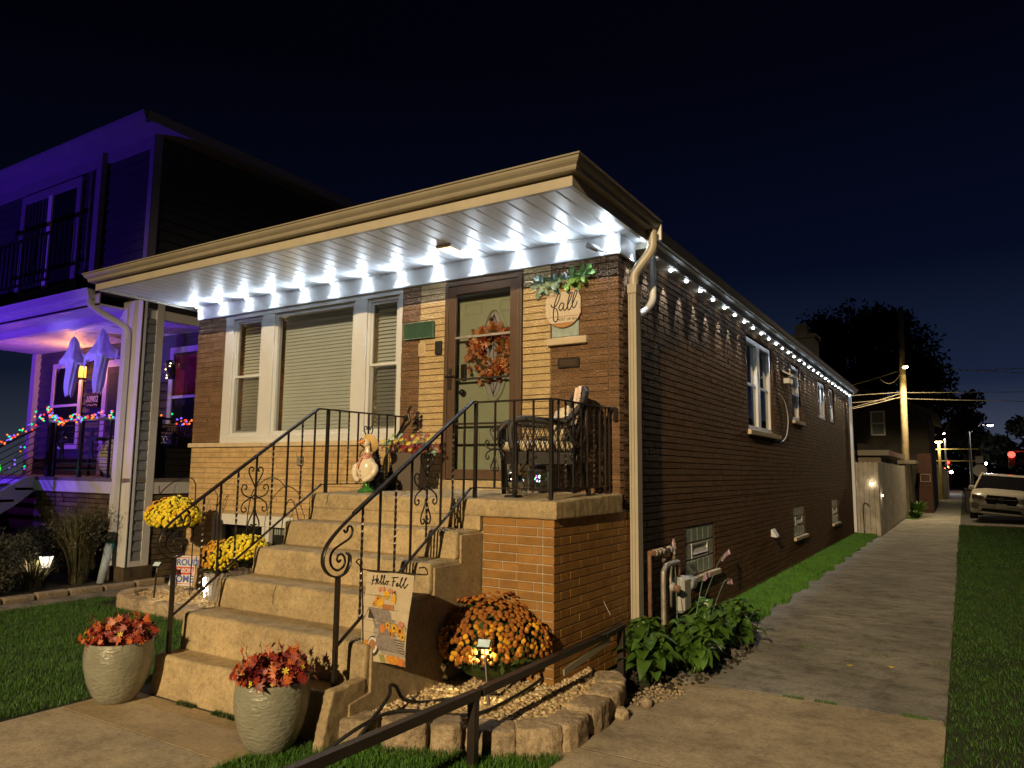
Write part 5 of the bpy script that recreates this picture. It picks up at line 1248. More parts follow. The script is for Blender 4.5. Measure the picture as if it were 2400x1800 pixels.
for i in range(NN+1):
    t_ = i/NN; 
    if t_ < .5: q = Vector((-.30-.05*math.sin(t_*2*PI/2), 0, .62+.34*math.sin(t_*PI)))
    else: q = Vector((-.40-.03*(t_-.5)*2, 0, .96-.42*((t_-.5)*2)**1.3))
    for j in range(7): y_ = -.10+j*.035; gr.v.append(tuple(CH(q.x+.012*math.sin(j*2.1), y_*(1+.3*abs(t_-.5)), q.z+.012*math.cos(j*1.7))))
for i in range(NN):
    for j in range(6): gr.f.append((i*7+j, i*7+j+1, (i+1)*7+j+1, (i+1)*7+j)); gr.mi.append(0)
gr.build('cloth', 'cloth', th_, smooth=True)
t = thing('gazing_ball', 'silver mirrored ball under the wicker armchair', 'ornament', (-.87, -.42, 1.455))
MB().ball((-.87, -.42, 1.565), .105, 28).build('ball', 'chrome', t, smooth=True); MB().lathe((-.87, -.42, 1.453), [(.05, 0), (.035, .03)], 14).build('stand', 'black', t)
t = thing('lantern', 'grey lantern with a dark domed top under the wicker armchair', 'lantern', (-.72, -.22, 1.46))
LX, LY = -.72, -.22
MB().cbox(LX-.075, LX+.075, LY-.075, LY+.075, 1.46, 1.475, .004).build('lantern_base', 'galv', t)
for a in (-1, 1):
    for b_ in (-1, 1): MB().box(LX+a*.068-.007, LX+a*.068+.007, LY+b_*.068-.007, LY+b_*.068+.007, 1.475, 1.655).build('corner_post', 'galv', t)
MB().cbox(LX-.088, LX+.088, LY-.088, LY+.088, 1.655, 1.675, .004).build('lantern_rim', 'galv', t)
MB().lathe((LX, LY, 1.675), [(.078, 0), (.07, .035), (.045, .065), (.001, .075)], 18).build('dome', 'planter', t, smooth=True)
MB().box(LX-.066, LX+.066, LY-.066, LY+.066, 1.478, 1.652).build('lantern_glass', 'glass', t)
for nm, c_, k_ in (('purple_lights', (.5, .15, 1), 0), ('green_lights', (.1, 1, .35), 1), ('white_lights', (1, .9, .8), 2)):
    M[nm] = emis(nm, c_, 7); t_ = MB()
    for i in range(7): t_.ico((LX+random.uniform(-.05, .05), LY-.05+random.uniform(-.01, .01), 1.59+random.uniform(-.03, .03)), .005)
    t_.build(nm, nm, t)['kind'] = 'stuff'
tag(MB().cbox(-.62, -.50, -.98, -.86, 1.435, 1.46, .01).build('black_dish', 'black'), 'small black dish on the landing under the wicker armchair', 'dish')

# ================================================================== door wreath, fall sign, green plaque
t = thing('door_wreath', 'orange and rust autumn leaf wreath on the green front door', 'wreath', (-1.425, .06, 2.87))
MB().tube([(-1.425+.19*math.cos(a), .05, 2.88+.20*math.sin(a)) for a in np.linspace(0, 2*PI, 30)], .035, 8, caps=False).build('wreath_ring', 'bark', t)
for i in range(260):
    a = random.uniform(0, 2*PI); rr_ = .205+random.gauss(0, .048); wv = .0
    sprig(t, 'maple_leaf', MV, MF, random.choice(['wreath', 'redorange', 'red', 'wreath', 'mumorange']), (-1.425+rr_*math.cos(a), random.uniform(.008, .05), 2.88+rr_*1.06*math.sin(a)), (random.uniform(-.6, .6), -1, random.uniform(-.5, .6)), random.uniform(.045, .085))
t = thing('round_sign', 'round wooden sign reading fall most of all, hung over the glass block window', 'sign', (-.565, -.03, 3.23))
CX_, CZ_, RR_ = -.567, 3.235, .203
def disc_band(z0, z1, y, name, mat, th=.004):
    n_ = 26; top = []; bot = []
    for i in range(n_+1):
        x_ = -1+2*i/n_; h_ = math.sqrt(max(0, 1-x_*x_)); zt_, zb_ = min(z1, h_), max(z0, -h_)
        if zt_ > zb_: top.append((CX_+x_*RR_, CZ_+zt_*RR_)); bot.append((CX_+x_*RR_, CZ_+zb_*RR_))
    return MB().prism(bot+top[::-1], 1, y, y+th).build(name, mat, t)
cols('signwood', (.50, .25, .08)); cols('signcream', (.66, .56, .42)); cols('signline', (.50, .28, .16))
disc_band(-1, 1, -.030, 'sign_board', 'signwood', .014); disc_band(-.52, .72, -.033, 'cream_panel', 'signcream', .0028)
for z_ in (-.48, -.80): 
    h_ = math.sqrt(1-z_*z_)*.97; MB().box(CX_-h_*RR_, CX_+h_*RR_, -.0335, -.0300, CZ_+(z_-.02)*RR_, CZ_+(z_+.02)*RR_).build('sign_stripe', 'signline', t)
disc_band(-.78, -.50, -.0325, 'cream_band', 'signcream', .0022)
fallp = [[(-.66, .17), (-.62, .05), (-.45, .02), (-.28, .20), (-.15, .52), (-.13, .68), (-.22, .70), (-.34, .50), (-.46, .10), (-.52, -.35), (-.50, -.68), (-.40, -.78), (-.28, -.68), (-.26, -.35), (-.34, -.12), (-.44, -.05)],
         [(.10, .14), (-.02, .20), (-.14, .10), (-.20, -.08), (-.12, -.20), (.0, -.12), (.08, .05), (.10, .12), (.06, -.08), (.12, -.22), (.22, -.16), (.34, .10), (.50, .42), (.58, .66), (.52, .72), (.42, .56), (.32, .20), (.30, -.10), (.38, -.22), (.50, -.10), (.66, .25), (.80, .55), (.84, .72), (.76, .76), (.66, .55), (.58, .18), (.58, -.05), (.68, -.14), (.80, .02), (.86, .18)]]
stroke([[(a*.92-.02, b_*.9) for a, b_ in p] for p in fallp], lambda u, v: Vector((CX_+u*RR_, -.036, CZ_+v*RR_)), .0052, 'black_ink', t)
text('MOST OF ALL', .036, (CX_+.045, -.034, CZ_-.128), (PI/2, 0, 0), 'seedbrown', 'lettering', t, .0008)
text('I LOVE', .030, (CX_-.12, -.034, CZ_+.115), (PI/2, 0, 0), 'seedbrown', 'lettering', t, .0008)
LV, LF = [(0, 0, 0), (.22, .35, .05), (.2, .75, .06), (0, 1, -.02), (-.2, .75, .06), (-.22, .35, .05), (0, .5, -.03)], [(0, 1, 6), (1, 2, 6), (2, 3, 6), (3, 4, 6), (4, 5, 6), (5, 0, 6)]
for s_, mt1, mt2 in ((-1, 'sagegreen', 'sagegreen'), (1, 'limegreen', 'limegreen')):
    for i in range(34):
        d = random.uniform(.02, .27); px_ = CX_+s_*d; pz = CZ_+.205+(d*.35 if s_ > 0 else .02)+random.gauss(0, .025)
        o = place(sprig.c.setdefault(('lf', mt1), rawmesh('leaf', LV, LF, mt1)), 'leaf', (px_, -.045+random.uniform(-.02, .01), pz), (PI/2+random.uniform(-.5, .5), random.uniform(0, 2*PI), random.uniform(-.4, .4)), (random.uniform(.085, .13),)*3, t)
for i in range(22):
    a = random.uniform(0, 2*PI); sprig(t, 'ribbon_loop', DV, DF, random.choice(['white', 'redorange', 'white', 'black_ink']), (CX_+.015+.03*math.cos(a), -.06, CZ_+.215+.03*math.sin(a)), (math.cos(a), -1, math.sin(a)), .024)
MB().tube(catmull([(CX_+.01, -.03, CZ_+.22), (CX_-.01, -.025, CZ_+.30), (CX_+.01, -.02, CZ_+.335), (CX_+.03, -.025, CZ_+.30), (CX_+.05, -.03, CZ_+.24)], 5), .009, 6).build('ribbon', 'white', t)
t = thing('address_plaque', 'plain dark green rectangular plaque with a scalloped border beside the window', 'plaque', (-2.34, -.03, 3.16))
M['plaquegreen'] = simple('plaque_green', (.035, .075, .045), .35, .35, 2.5)
MB().cbox(-2.545, -2.13, -.040, -.012, 3.075, 3.255, .004).build('plaque_board', 'plaquegreen', t)
bd = MB()
for i in range(14):
    for z_ in (3.078, 3.252): bd.tube([(-2.53+i*.03, -.042, z_), (-2.51+i*.03, -.044, z_)], .006, 6)
for i in range(5):
    for x_ in (-2.542, -2.133): bd.tube([(x_, -.042, 3.095+i*.034), (x_, -.044, 3.112+i*.034)], .007, 6)
bd.build('scalloped_border', 'sagegreen', t); MB().tube(catmull([(-2.37, -.02, 3.25), (-2.34, -.02, 3.275), (-2.31, -.02, 3.25)], 5), .005, 6).build('hanger', 'galv', t)
# ================================================================== the house on the left
random.seed(31)
M['siding'] = simple('blue_grey_lap_siding', (.20, .22, .24), .7, .10, 5, .1, 50)
M['ntrim'] = simple('neighbour_white_trim', (.72, .71, .70), .5, .05, 4)
M['dark_siding'] = simple('dark_lap_siding', (.022, .022, .026), .8, .2, 3)
M['stone'] = simple('ledge_stone', (.17, .12, .07), .85, .45, 7, .7, 35, .01, objvar=.5)
M['deck'] = simple('grey_deck_board', (.18, .15, .13), .7)
XN = -7.6
nh = thing('porch_house', 'two storey grey sided house with a purple lit decorated porch, left', 'house', (-10.7, 4, 0))
def lap(x0, x1, y0, y1, z0, z1, axis, face, parent=nh, mat='siding', exp=.145, name='siding_board', ind=True):
    z = z0; 
    while z < z1-.01:
        zt = min(z+exp, z1); d = .022
        if axis == 1:   # plane x = face, facing +x
            t_ = MB().add([(face, y0, z), (face, y1, z), (face-d+.006, y1, zt), (face-d+.006, y0, zt), (face-d, y0, z), (face-d, y1, z)], [(0, 1, 2, 3), (0, 4, 5, 1)])
        else:
            t_ = MB().add([(x0, face, z), (x1, face, z), (x1, face+d-.006, zt), (x0, face+d-.006, zt), (x0, face+d, z), (x1, face+d, z)], [(0, 1, 2, 3), (0, 1, 5, 4)])
        t_.build(name, mat, parent); z = zt
# corner pier of the porch
pier = MB().box(-8.08, XN-.026, .006, .335, .10, 4.15).build('porch_pier', 'ntrim', nh)
lap(0, 0, .062, .225, .315, 3.88, 1, XN-.002, pier)
for a, b_ in ((-.005, .062), (.225, .338)): MB().box(XN-.04, XN+.006, a, b_, .24, 4.14).build('corner_trim', 'ntrim', pier)
MB().box(XN-.04, XN+.004, .062, .225, .24, .315).build('base_trim', 'ntrim', pier)
for a, b_ in ((-8.09, -7.98), (-7.70, -7.594)): MB().box(a, b_, -.018, .02, .24, 4.14).build('corner_trim', 'ntrim', pier)
MB().box(-8.12, -7.58, -.03, .40, -.05, .24).build('pier_base', 'stone', pier)
# floor, skirt, stone veneer
MB().box(-13.8, XN, -.02, 1.5, 1.44, 1.495).build('porch_floor', 'deck', nh)
MB().box(-10.26, -8.06, -.03, .0, 1.27, 1.44).build('skirt_board', 'ntrim', nh); MB().box(XN-.03, XN, .34, 1.5, 1.27, 1.44).build('skirt_board', 'ntrim', nh)
MB().box(-13.8, -10.26, -.03, .0, 1.27, 1.44).build('skirt_board', 'ntrim', nh)
MB().box(-13.8, -8.09, .03, .05, 0, 1.27).build('veneer_backing', 'mortar_dark', nh); MB().box(XN-.05, XN-.03, .335, 10, 0, 1.27).build('veneer_backing', 'mortar_dark', nh)
z = 0.0
while z < 1.25:
    h = random.uniform(.05, .11); h = min(h, 1.265-z); x = -10.27
    while x < -8.12:
        l = random.uniform(.18, .45); l = min(l, -8.1-x)
        MB().cbox(x+.004, x+l-.004, -random.uniform(.002, .022), .03, z+.004, z+h-.004, .005).build('ledge_stone', 'stone', nh); x += l
    y = .345
    while y < 1.6:
        l = random.uniform(.18, .4); MB().cbox(XN-.03, XN-.005-random.uniform(.0, .018), y+.004, y+l-.004, z+.004, z+h-.004, .005).build('ledge_stone', 'stone', nh); y += l
    z += h
# porch beams, ceiling, roof edge, gutter
MB().box(-13.9, -8.08, .0, .12, 3.90, 4.02).build('front_beam', 'ntrim', nh); MB().box(-8.08, XN-.03, .03, .12, 4.0, 4.15).build('front_beam', 'ntrim', nh)
MB().box(XN-.12, XN, .336, 1.6, 3.89, 4.03).build('side_beam', 'ntrim', nh)
cl_ = MB().box(-13.8, XN-.12, .12, 1.5, 4.0, 4.02).build('porch_ceiling', 'ntrim', nh)
for i in range(14): MB().cbox(-13.8, XN-.12, .125+i*.098, .125+i*.098+.090, 3.985, 3.999, .003).build('ceiling_board', 'ntrim', cl_)
MB().box(-13.9, -8.05, -.42, .0, 4.02, 4.05).build('porch_soffit', 'ntrim', nh)
MB().box(-13.9, -8.05, -.42, -.40, 4.0, 4.20).build('porch_fascia', 'ntrim', nh)
MB().prism([(-.42, 4.12), (-.50, 4.12), (-.52, 4.16), (-.54, 4.24), (-.55, 4.27), (-.42, 4.25)], 0, -13.9, -8.16).build('porch_gutter', 'ntrim', nh)
MB().prism([(-.44, 4.20), (.06, 4.52), (.06, 4.20)], 0, -13.9, -8.05).build('porch_roof', 'roofm', nh)
MB().box(XN-.02, XN+.004, .0, .9, 4.03, 4.15).build('frieze_trim', 'dark_siding', nh)
d_ = MB(); d_.tube(catmull([(-8.22, -.45, 4.16), (-8.22, -.45, 4.06), (-8.12, -.38, 3.95), (-7.93, -.12, 3.76), (-7.88, -.06, 3.66), (-7.88, -.06, 3.5)], 6), .05, 8, square=True); d_.build('downspout_elbow', 'ntrim', nh, smooth=True)
MB().box(-7.925, -7.835, -.10, -.02, .72, 3.55).build('downspout', 'ntrim', nh, bevel=.005)
M['backsiding'] = simple('shade_toned_back_siding', (.085, .085, .09), .8, .1, 5)  # grey lowered to put the dimness of the porch wall into its colour
# back wall of porch
MB().box(-13.8, XN, 1.52, 1.55, 1.4, 4.0).build('back_wall', 'dark_siding', nh)
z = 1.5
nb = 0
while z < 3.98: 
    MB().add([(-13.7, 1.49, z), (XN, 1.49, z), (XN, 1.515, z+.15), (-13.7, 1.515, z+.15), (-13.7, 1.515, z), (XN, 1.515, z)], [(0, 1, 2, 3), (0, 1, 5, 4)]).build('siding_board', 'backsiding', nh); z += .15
MB().box(-13.85, -13.68, 1.40, 1.54, 1.5, 3.98).build('corner_post', 'ntrim', nh)
def dhwin(x0, x1, z0, z1, y, par, mat='ntrim'):
    w_ = ring(x0, x1, z0, z1, y-.03, y, .10).build('window', mat, par)
    zm = (z0+z1)/2; MB().box(x0+.1, x1-.1, y-.02, y-.005, zm-.025, zm+.025).build('sash_rail', mat, w_)
    MB().box(x0+.1, x1-.1, y-.012, y-.008, z0+.1, z1-.1).build('pane', 'glass', w_); MB().box(x0+.1, x1-.1, y-.004, y-.002, z0+.1, z1-.1).build('dark_room', 'dark_siding', w_)
    return w_
dhwin(-13.05, -11.92, 2.0, 3.72, 1.47, nh)
w2 = dhwin(-9.1, -8.0, 2.0, 3.74, 1.47, nh)
M['redcurtain'] = simple('dark_red_curtain', (.35, .03, .03), .9); MB().box(-8.95, -8.12, 1.459, 1.461, 2.9, 3.6).build('curtain', 'redcurtain', w2)
dr = MB().box(-11.15, -9.95, 1.43, 1.48, 1.5, 3.66).build('door_surround', 'ntrim', nh); MB().box(-10.98, -10.10, 1.41, 1.43, 1.55, 3.52).build('entry_door', 'stone', nh)
MB().box(-10.9, -10.2, 1.40, 1.41, 2.3, 3.4).build('door_glass', 'dark_siding', dr)
# lantern
M['lanternglow'] = emis('orange_lantern_glass', (1, .42, .06), 3.2)
lt = MB().lathe((-11.75, 1.33, 3.36), [(.085, 0), (.085, .22)], 6).build('lantern_glass', 'lanternglow', nh)
t_ = MB(); t_.lathe((-11.75, 1.33, 3.58), [(.12, 0), (.05, .11), (.012, .16)], 6); t_.lathe((-11.75, 1.33, 3.33), [(.095, 0), (.095, .03)], 6); t_.tube([(-11.75, 1.33, 3.72), (-11.75, 1.47, 3.74)], .015, 6)
for k in range(6): t_.tube([(-11.75+.09*math.cos(k*PI/3), 1.33+.09*math.sin(k*PI/3), 3.36), (-11.75+.09*math.cos(k*PI/3), 1.33+.09*math.sin(k*PI/3), 3.58)], .007, 4)
t_.build('wall_lantern', 'bronze', nh)
lamp('lantern_lamp', 'POINT', (-11.75, 1.14, 3.5), 34, (1, .36, .06), size=.06)
hn = MB().cbox(-11.70, -11.28, 1.44, 1.47, 2.77, 3.05, .01).build('house_number', 'bronze', nh)
text('10902', .17, (-11.49, 1.435, 2.94), (PI/2, 0, 0), 'ntrim', 'digits', hn, .002); 
MB().tube(catmull([(-11.66, 1.436, 2.82), (-11.58, 1.436, 2.84), (-11.49, 1.436, 2.82), (-11.40, 1.436, 2.84), (-11.32, 1.436, 2.82)], 4), .006, 4).build('number_flourish', 'ntrim', hn)
# railings of the porch with coloured lights
pr = thing('porch_railing', 'black horizontal bar porch railing wound with coloured lights', 'railing', (-9, 0, 1.5))
for x_, w_, h_ in ((-10.08, .10, 1.07), (-9.12, .05, .90), (-8.16, .05, .92), (-9.88, .04, .9), (-8.30, .03, .9)): MB().box(x_-w_/2, x_+w_/2, .03, .03+w_, 1.495, 1.495+h_).build('post', 'iron', pr)
MB().box(-10.08, -8.13, .025, .085, 2.37, 2.41).build('top_rail', 'iron', pr)
for i in range(8): MB().box(-9.88, -8.16, .048, .060, 1.60+i*.10, 1.612+i*.10).build('bar', 'iron', pr)
pr2 = thing('porch_railing', 'side porch railing of horizontal bars seen between the pier and the brick house', 'railing', (XN-.05, .9, 1.5))
for y_ in (.40, 1.35): MB().box(XN-.10, XN-.05, y_, y_+.05, 1.495, 2.42).build('post', 'iron', pr2)
MB().box(XN-.105, XN-.045, .40, 1.40, 2.38, 2.41).build('top_rail', 'iron', pr2)
for i in range(8): MB().box(XN-.082, XN-.070, .45, 1.35, 1.60+i*.10, 1.612+i*.10).build('bar', 'iron', pr2)
MB().box(XN-.09, XN-.08, .46, 1.35, 1.5, 1.95).build('dark_panel', 'black', pr2)
# steps going down to the left front
stp = thing('porch_stair', 'white sided porch stair with a black sloping rail, going down to the left yard', 'stairs', (-10.3, -1, 0))
for xx in (-10.30, -11.6): MB().prism([(0.0, 1.27), (0.0, 1.50), (-.14, 1.49), (-2.4, .12), (-2.4, -.05), (-1.95, -.05), (-.30, 1.02)], 0, xx-.04, xx).build('stringer', 'ntrim', stp)
for i in range(7): MB().box(-11.6, -10.3, -.30*(i+1), -.30*i, 1.50-.185*(i+1)-.04, 1.50-.185*(i+1)).build('tread', 'deck', stp)
for k, z_ in enumerate((.14, .25, .36, .47, .58, .69, .80)):
    MB().bar((-10.28, -.02, 1.50+z_), (-10.28, -2.3, .10+z_), .012 if k < 6 else .04, .012 if k < 6 else .03).build('stair_rail', 'iron', stp)
for y_ in (-1.1, -2.25): MB().box(-10.30, -10.26, y_-.02, y_+.02, 1.5+y_*.61-.1, 1.5+y_*.61+.85).build('stair_post', 'iron', stp)
# coloured light string
sl2 = thing('coloured_light_string', 'string of red, green, blue and orange lights along the porch railings', 'string lights', (-9, 0, 2.45))
CL = {'red_bulb': (1, .05, .01), 'green_bulb': (.0, .75, .22), 'violet_bulb': (.22, .10, 1), 'orange_bulb': (1, .22, .02)}
for k_, c_ in CL.items(): M[k_] = emis(k_, c_, 1.7)
bb = {}
for k_ in CL: o = MB().ico((0, 0, 0), .0155, .15).build('bulb', k_); bb[k_] = o.data; bpy.data.objects.remove(o)
def bulbs(path, n_, jit):
    pts = catmull(path, 8)
    MB().tube(pts, .004, 4).build('string_wire', 'black', sl2)
    for i in range(n_):
        q = Vector(pts[int(random.random()*(len(pts)-1))])+Vector((random.gauss(0, jit), random.gauss(0, jit*.5), random.gauss(0, jit)))
        place(bb[random.choice(list(CL))], 'bulb', q, (random.uniform(0, 3),)*3, (1, 1, random.uniform(1, 1.6)), sl2)
bulbs([(-10.08, .0, 2.58), (-9.9, .0, 2.45), (-9.6, 0, 2.38), (-9.3, 0, 2.43), (-8.9, 0, 2.40), (-8.5, 0, 2.47), (-8.2, 0, 2.44)], 84, .03)
bulbs([(XN-.04, .42, 2.43), (XN-.04, .8, 2.36), (XN-.04, 1.3, 2.43)], 20, .028)
bulbs([(-10.20, -.02, 2.5), (-10.26, -.3, 2.22), (-10.26, -.6, 2.02), (-10.26, -1.0, 1.85), (-10.26, -1.4, 1.6)], 60, .045)
bulbs([(-10.24, -.2, 2.3), (-10.24, -.25, 2.0), (-10.24, -.4, 1.7), (-10.2, -.2, 1.62)], 9, .04)
bulbs([(-10.26, -.8, 1.85), (-10.26, -1.1, 1.75), (-10.26, -1.5, 1.55)], 16, .05)
for x_, c_ in ((-9.8, (.4, .3, 1)), (-9.1, (1, .4, .2)), (-8.5, (.2, .9, .4)), (-10.2, (.5, .3, 1))): lamp('bulb_glow', 'POINT', (x_, -.12, 2.44), 1.0, c_, size=.06)
# hanging ghosts
def ghost(cx, cy, ztop, H, W_, lab, seed):
    random.seed(seed); t = thing('hanging_ghost', lab, 'ghost decoration', (cx, cy, ztop), group='cloth ghosts hanging in the porch')
    n_ = 40; rows = 26; g_ = MB()
    for j in range(rows+1):
        v = j/rows
        for k in range(n_):
            a = 2*PI*k/n_; fold = .86+.22*abs(math.sin(a*4+v*2.5))
            if v < .16: r = .09*math.sin(min(1, v/.16+.12)*PI/2)
            elif v < .42: r = .09+(W_*.5-.09)*((v-.16)/.26)**1.1*abs(math.cos(a))**1.5
            else: r = .16-.09*(v-.42)/.58+.02*math.sin(v*9)
            x = r*math.cos(a)*fold; y = r*math.sin(a)*fold*(.8 if v < .42 else .7)
            sag = 0
            if .16 <= v < .42: sag = -.13*abs(math.cos(a))**3*((v-.16)/.26)
            zz = -v*H+sag+(random.uniform(-.03, .03) if j == rows else 0)
            g_.v.append((cx+x+.03*math.sin(v*5), cy+y, ztop+zz))
    for j in range(rows):
        for k in range(n_): g_.f.append((j*n_+k, j*n_+(k+1) % n_, (j+1)*n_+(k+1) % n_, (j+1)*n_+k)); g_.mi.append(0)
    g_.build('ghost_cloth', 'ghostcloth', t, smooth=True)
    for s_ in (-1, 1):
        q = MB(); xb = cx+s_*W_*.46
        q.add([(xb-.09, cy, ztop-.40*H), (xb+.06*s_, cy, ztop-.38*H), (xb+.05*s_, cy-.01, ztop-.60*H), (xb-.01, cy-.01, ztop-.50*H)], [(0, 1, 2, 3)])
        q.add([(cx+s_*.10, cy+.0, ztop-.20*H), (xb+.06*s_, cy, ztop-.38*H), (xb-.09*s_, cy, ztop-.50*H), (cx+s_*.08, cy, ztop-.44*H)], [(0, 1, 2, 3)])
        q.build('sleeve', 'ghostcloth', t)
    MB().tube([(cx, cy, ztop), (cx, cy, 3.985)], .003, 4).build('hanging_line', 'ghostcloth', t)
M['ghostcloth'] = simple('white_ghost_cloth', (.74, .74, .78), .9, .08, 12, .3, 40)
ghost(-10.30, .42, 3.88, 1.02, .80, 'smaller white cloth ghost hanging in the porch, left of the lantern', 4)
ghost(-9.38, .40, 3.93, 1.05, .92, 'larger white cloth ghost hanging in the porch, right of the lantern', 9)
random.seed(51)
# porch furniture
bn = thing('porch_bench', 'dark slatted bench with a lettered cushion seen between pier and brick house', 'bench', (-8.6, 1.2, 1.5))
MB().box(-9.3, -8.0, .95, 1.35, 1.90, 1.95).build('seat', 'bark', bn)
for i in range(17): MB().box(-9.25+i*.075, -9.21+i*.075, 1.36, 1.39, 1.95, 2.35).build('slat', 'stone', bn)
MB().box(-9.3, -8.0, 1.35, 1.40, 2.34, 2.40).build('top_rail', 'stone', bn)
for x_ in (-9.25, -8.05): MB().box(x_-.03, x_+.03, .97, 1.38, 1.5, 2.15).build('leg', 'bark', bn)
MB().cbox(-9.0, -8.55, 1.22, 1.34, 1.97, 2.25, .04).build('cushion', 'black', bn)
for k in range(3): MB().tube(catmull([(-8.92+k*.1+.045*math.cos(a), 1.21, 2.12+.055*math.sin(a)) for a in np.linspace(0, 5.4, 9)], 3), .006, 4).build('cushion_pattern', 'ntrim', bn)
tb = thing('porch_table', 'dark porch table with chairs behind the coloured light railing', 'table', (-9.6, .7, 1.5))
MB().lathe((-9.55, .75, 2.1), [(.001, 0), (.34, 0), (.34, .04), (.001, .04)], 20).build('tabletop', 'bark', tb)
MB().tube([(-9.55, .75, 1.5), (-9.55, .75, 2.1)], .04, 8).build('pedestal', 'bark', tb)
for nm, x_, lab in (('porch_chair', -10.0, 'left dark porch chair with a pale cushion behind the railing'), ('porch_chair', -9.1, 'right dark porch chair behind the pale pumpkin')):
    c_ = thing(nm, lab, 'chair', (x_, .95, 1.5), group='porch chairs')
    MB().box(x_-.24, x_+.24, .75, 1.2, 1.88, 1.93).build('seat', 'bark', c_); MB().box(x_-.24, x_+.24, 1.17, 1.22, 1.93, 2.38).build('backrest', 'bark', c_)
    for a in (-.21, .21):
        for b_ in (.78, 1.16): MB().box(x_+a-.02, x_+a+.02, b_-.02, b_+.02, 1.5, 1.88).build('leg', 'bark', c_)
    MB().cbox(x_-.20, x_+.20, 1.02, 1.15, 1.95, 2.2, .03).build('cushion', 'cream', c_)
pk = thing('pumpkin', 'large pale pumpkin with a dark leaf pattern on the porch floor behind the railing', 'pumpkin', (-8.72, .35, 1.5))
pp = MB(); n_ = 40
for j in range(13):
    ph = PI*j/12
    for k in range(n_): a = 2*PI*k/n_; r = .27*math.sin(ph)*(1-.10*abs(math.cos(a*4.5))); pp.v.append((-8.72+r*math.cos(a), .35+r*math.sin(a)*.8, 1.81-.29*math.cos(ph)))
for j in range(12):
    for k in range(n_): pp.f.append((j*n_+k, j*n_+(k+1) % n_, (j+1)*n_+(k+1) % n_, (j+1)*n_+k)); pp.mi.append(0)
pp.build('pumpkin_body', 'cream', pk, smooth=True)
for i in range(6): sprig(pk, 'leaf_print', MV, MF, 'darkred', (-8.72+random.uniform(-.16, .16), .11, 1.95+random.uniform(-.06, .05)), (0, -1, .2), .06)
MB().tube([(-8.72, .35, 2.08), (-8.70, .35, 2.16)], .025, 6).build('stem', 'bark', pk)
# scarecrow like silhouettes on the railing
for x_, lab in ((-9.62, 'black witch silhouette ornament on the railing, left of the pumpkin'), (-8.78, 'black witch silhouette ornament above the pale pumpkin')):
    t = thing('silhouette_ornament', lab, 'decoration', (x_, .02, 1.9), group='black silhouettes on the porch railing')
    t_ = MB(); t_.prism([(x_-.05, 2.22), (x_+.06, 2.22), (x_+.03, 2.14), (x_+.16, 2.10), (x_+.17, 2.06), (x_+.04, 2.06), (x_+.06, 1.86), (x_+.09, 1.78), (x_-.06, 1.78), (x_-.02, 1.95), (x_-.16, 2.0), (x_-.15, 2.05), (x_-.02, 2.10)], 1, .01, .03); t_.build('silhouette', 'black', t)
t = thing('gold_wreath', 'small wreath with gold lights beside the purple window', 'wreath', (-9.02, 1.4, 3.3))
M['goldbulb'] = emis('gold_bulbs', (1, .8, .35), 6); t_ = MB()
for i in range(12): t_.ico((-9.04+random.gauss(0, .05), 1.38, 3.33-.025*(i-6)), .014)
t_.build('gold_lights', 'goldbulb', t)['kind'] = 'stuff'; MB().tube([(-9.08, 1.42, 3.5), (-8.98, 1.42, 3.2)], .07, 8).build('wreath_body', 'black', t)
M['greenball'] = emis('green_glow_ball', (.03, .9, .05), 1.2)
t = thing('green_ball', 'glowing green ball ornament at the porch stair', 'ornament', (-10.42, -.62, 1.45)); MB().ball((-10.36, -.62, 1.62), .11, 16).build('ball', 'greenball', t, smooth=True)
M['uppersiding'] = simple('shade_toned_upper_siding', (.040, .042, .052), .8, .1, 4); M['ntrim2'] = simple('shade_toned_upper_trim', (.21, .19, .25), .6, .05, 4)  # siding and trim darkened in colour where the street light should not reach
# upper storey
MB().box(-14.5, XN-.03, .06, 14, 4.15, 6.75).build('upper_wall_core', 'dark_siding', nh)
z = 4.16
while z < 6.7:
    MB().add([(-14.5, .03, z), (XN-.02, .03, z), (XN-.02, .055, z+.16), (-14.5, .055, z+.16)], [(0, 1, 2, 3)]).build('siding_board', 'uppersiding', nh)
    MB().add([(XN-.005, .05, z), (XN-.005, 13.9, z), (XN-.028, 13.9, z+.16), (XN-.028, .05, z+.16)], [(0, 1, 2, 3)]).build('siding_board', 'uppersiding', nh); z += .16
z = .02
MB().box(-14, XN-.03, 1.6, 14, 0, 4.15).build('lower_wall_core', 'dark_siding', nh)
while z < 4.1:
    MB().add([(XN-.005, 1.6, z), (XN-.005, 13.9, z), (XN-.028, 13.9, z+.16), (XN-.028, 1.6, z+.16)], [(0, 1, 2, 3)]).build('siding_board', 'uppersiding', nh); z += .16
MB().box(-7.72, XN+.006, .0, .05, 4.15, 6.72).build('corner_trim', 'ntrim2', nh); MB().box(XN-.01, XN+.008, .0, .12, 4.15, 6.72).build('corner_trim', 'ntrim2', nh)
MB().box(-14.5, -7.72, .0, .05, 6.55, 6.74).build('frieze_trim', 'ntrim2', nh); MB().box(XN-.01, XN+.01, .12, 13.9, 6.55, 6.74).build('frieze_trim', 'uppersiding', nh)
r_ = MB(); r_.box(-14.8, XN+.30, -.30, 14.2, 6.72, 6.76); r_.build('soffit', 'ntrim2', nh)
MB().box(-14.8, XN+.30, -.32, 14.2, 6.765, 6.80).build('roof', 'roofm', nh)
MB().prism([(-.30, 6.70), (-.38, 6.70), (-.42, 6.80), (-.43, 6.84), (-.30, 6.83)], 0, -14.8, XN+.36).build('gutter', 'ntrim2', nh)
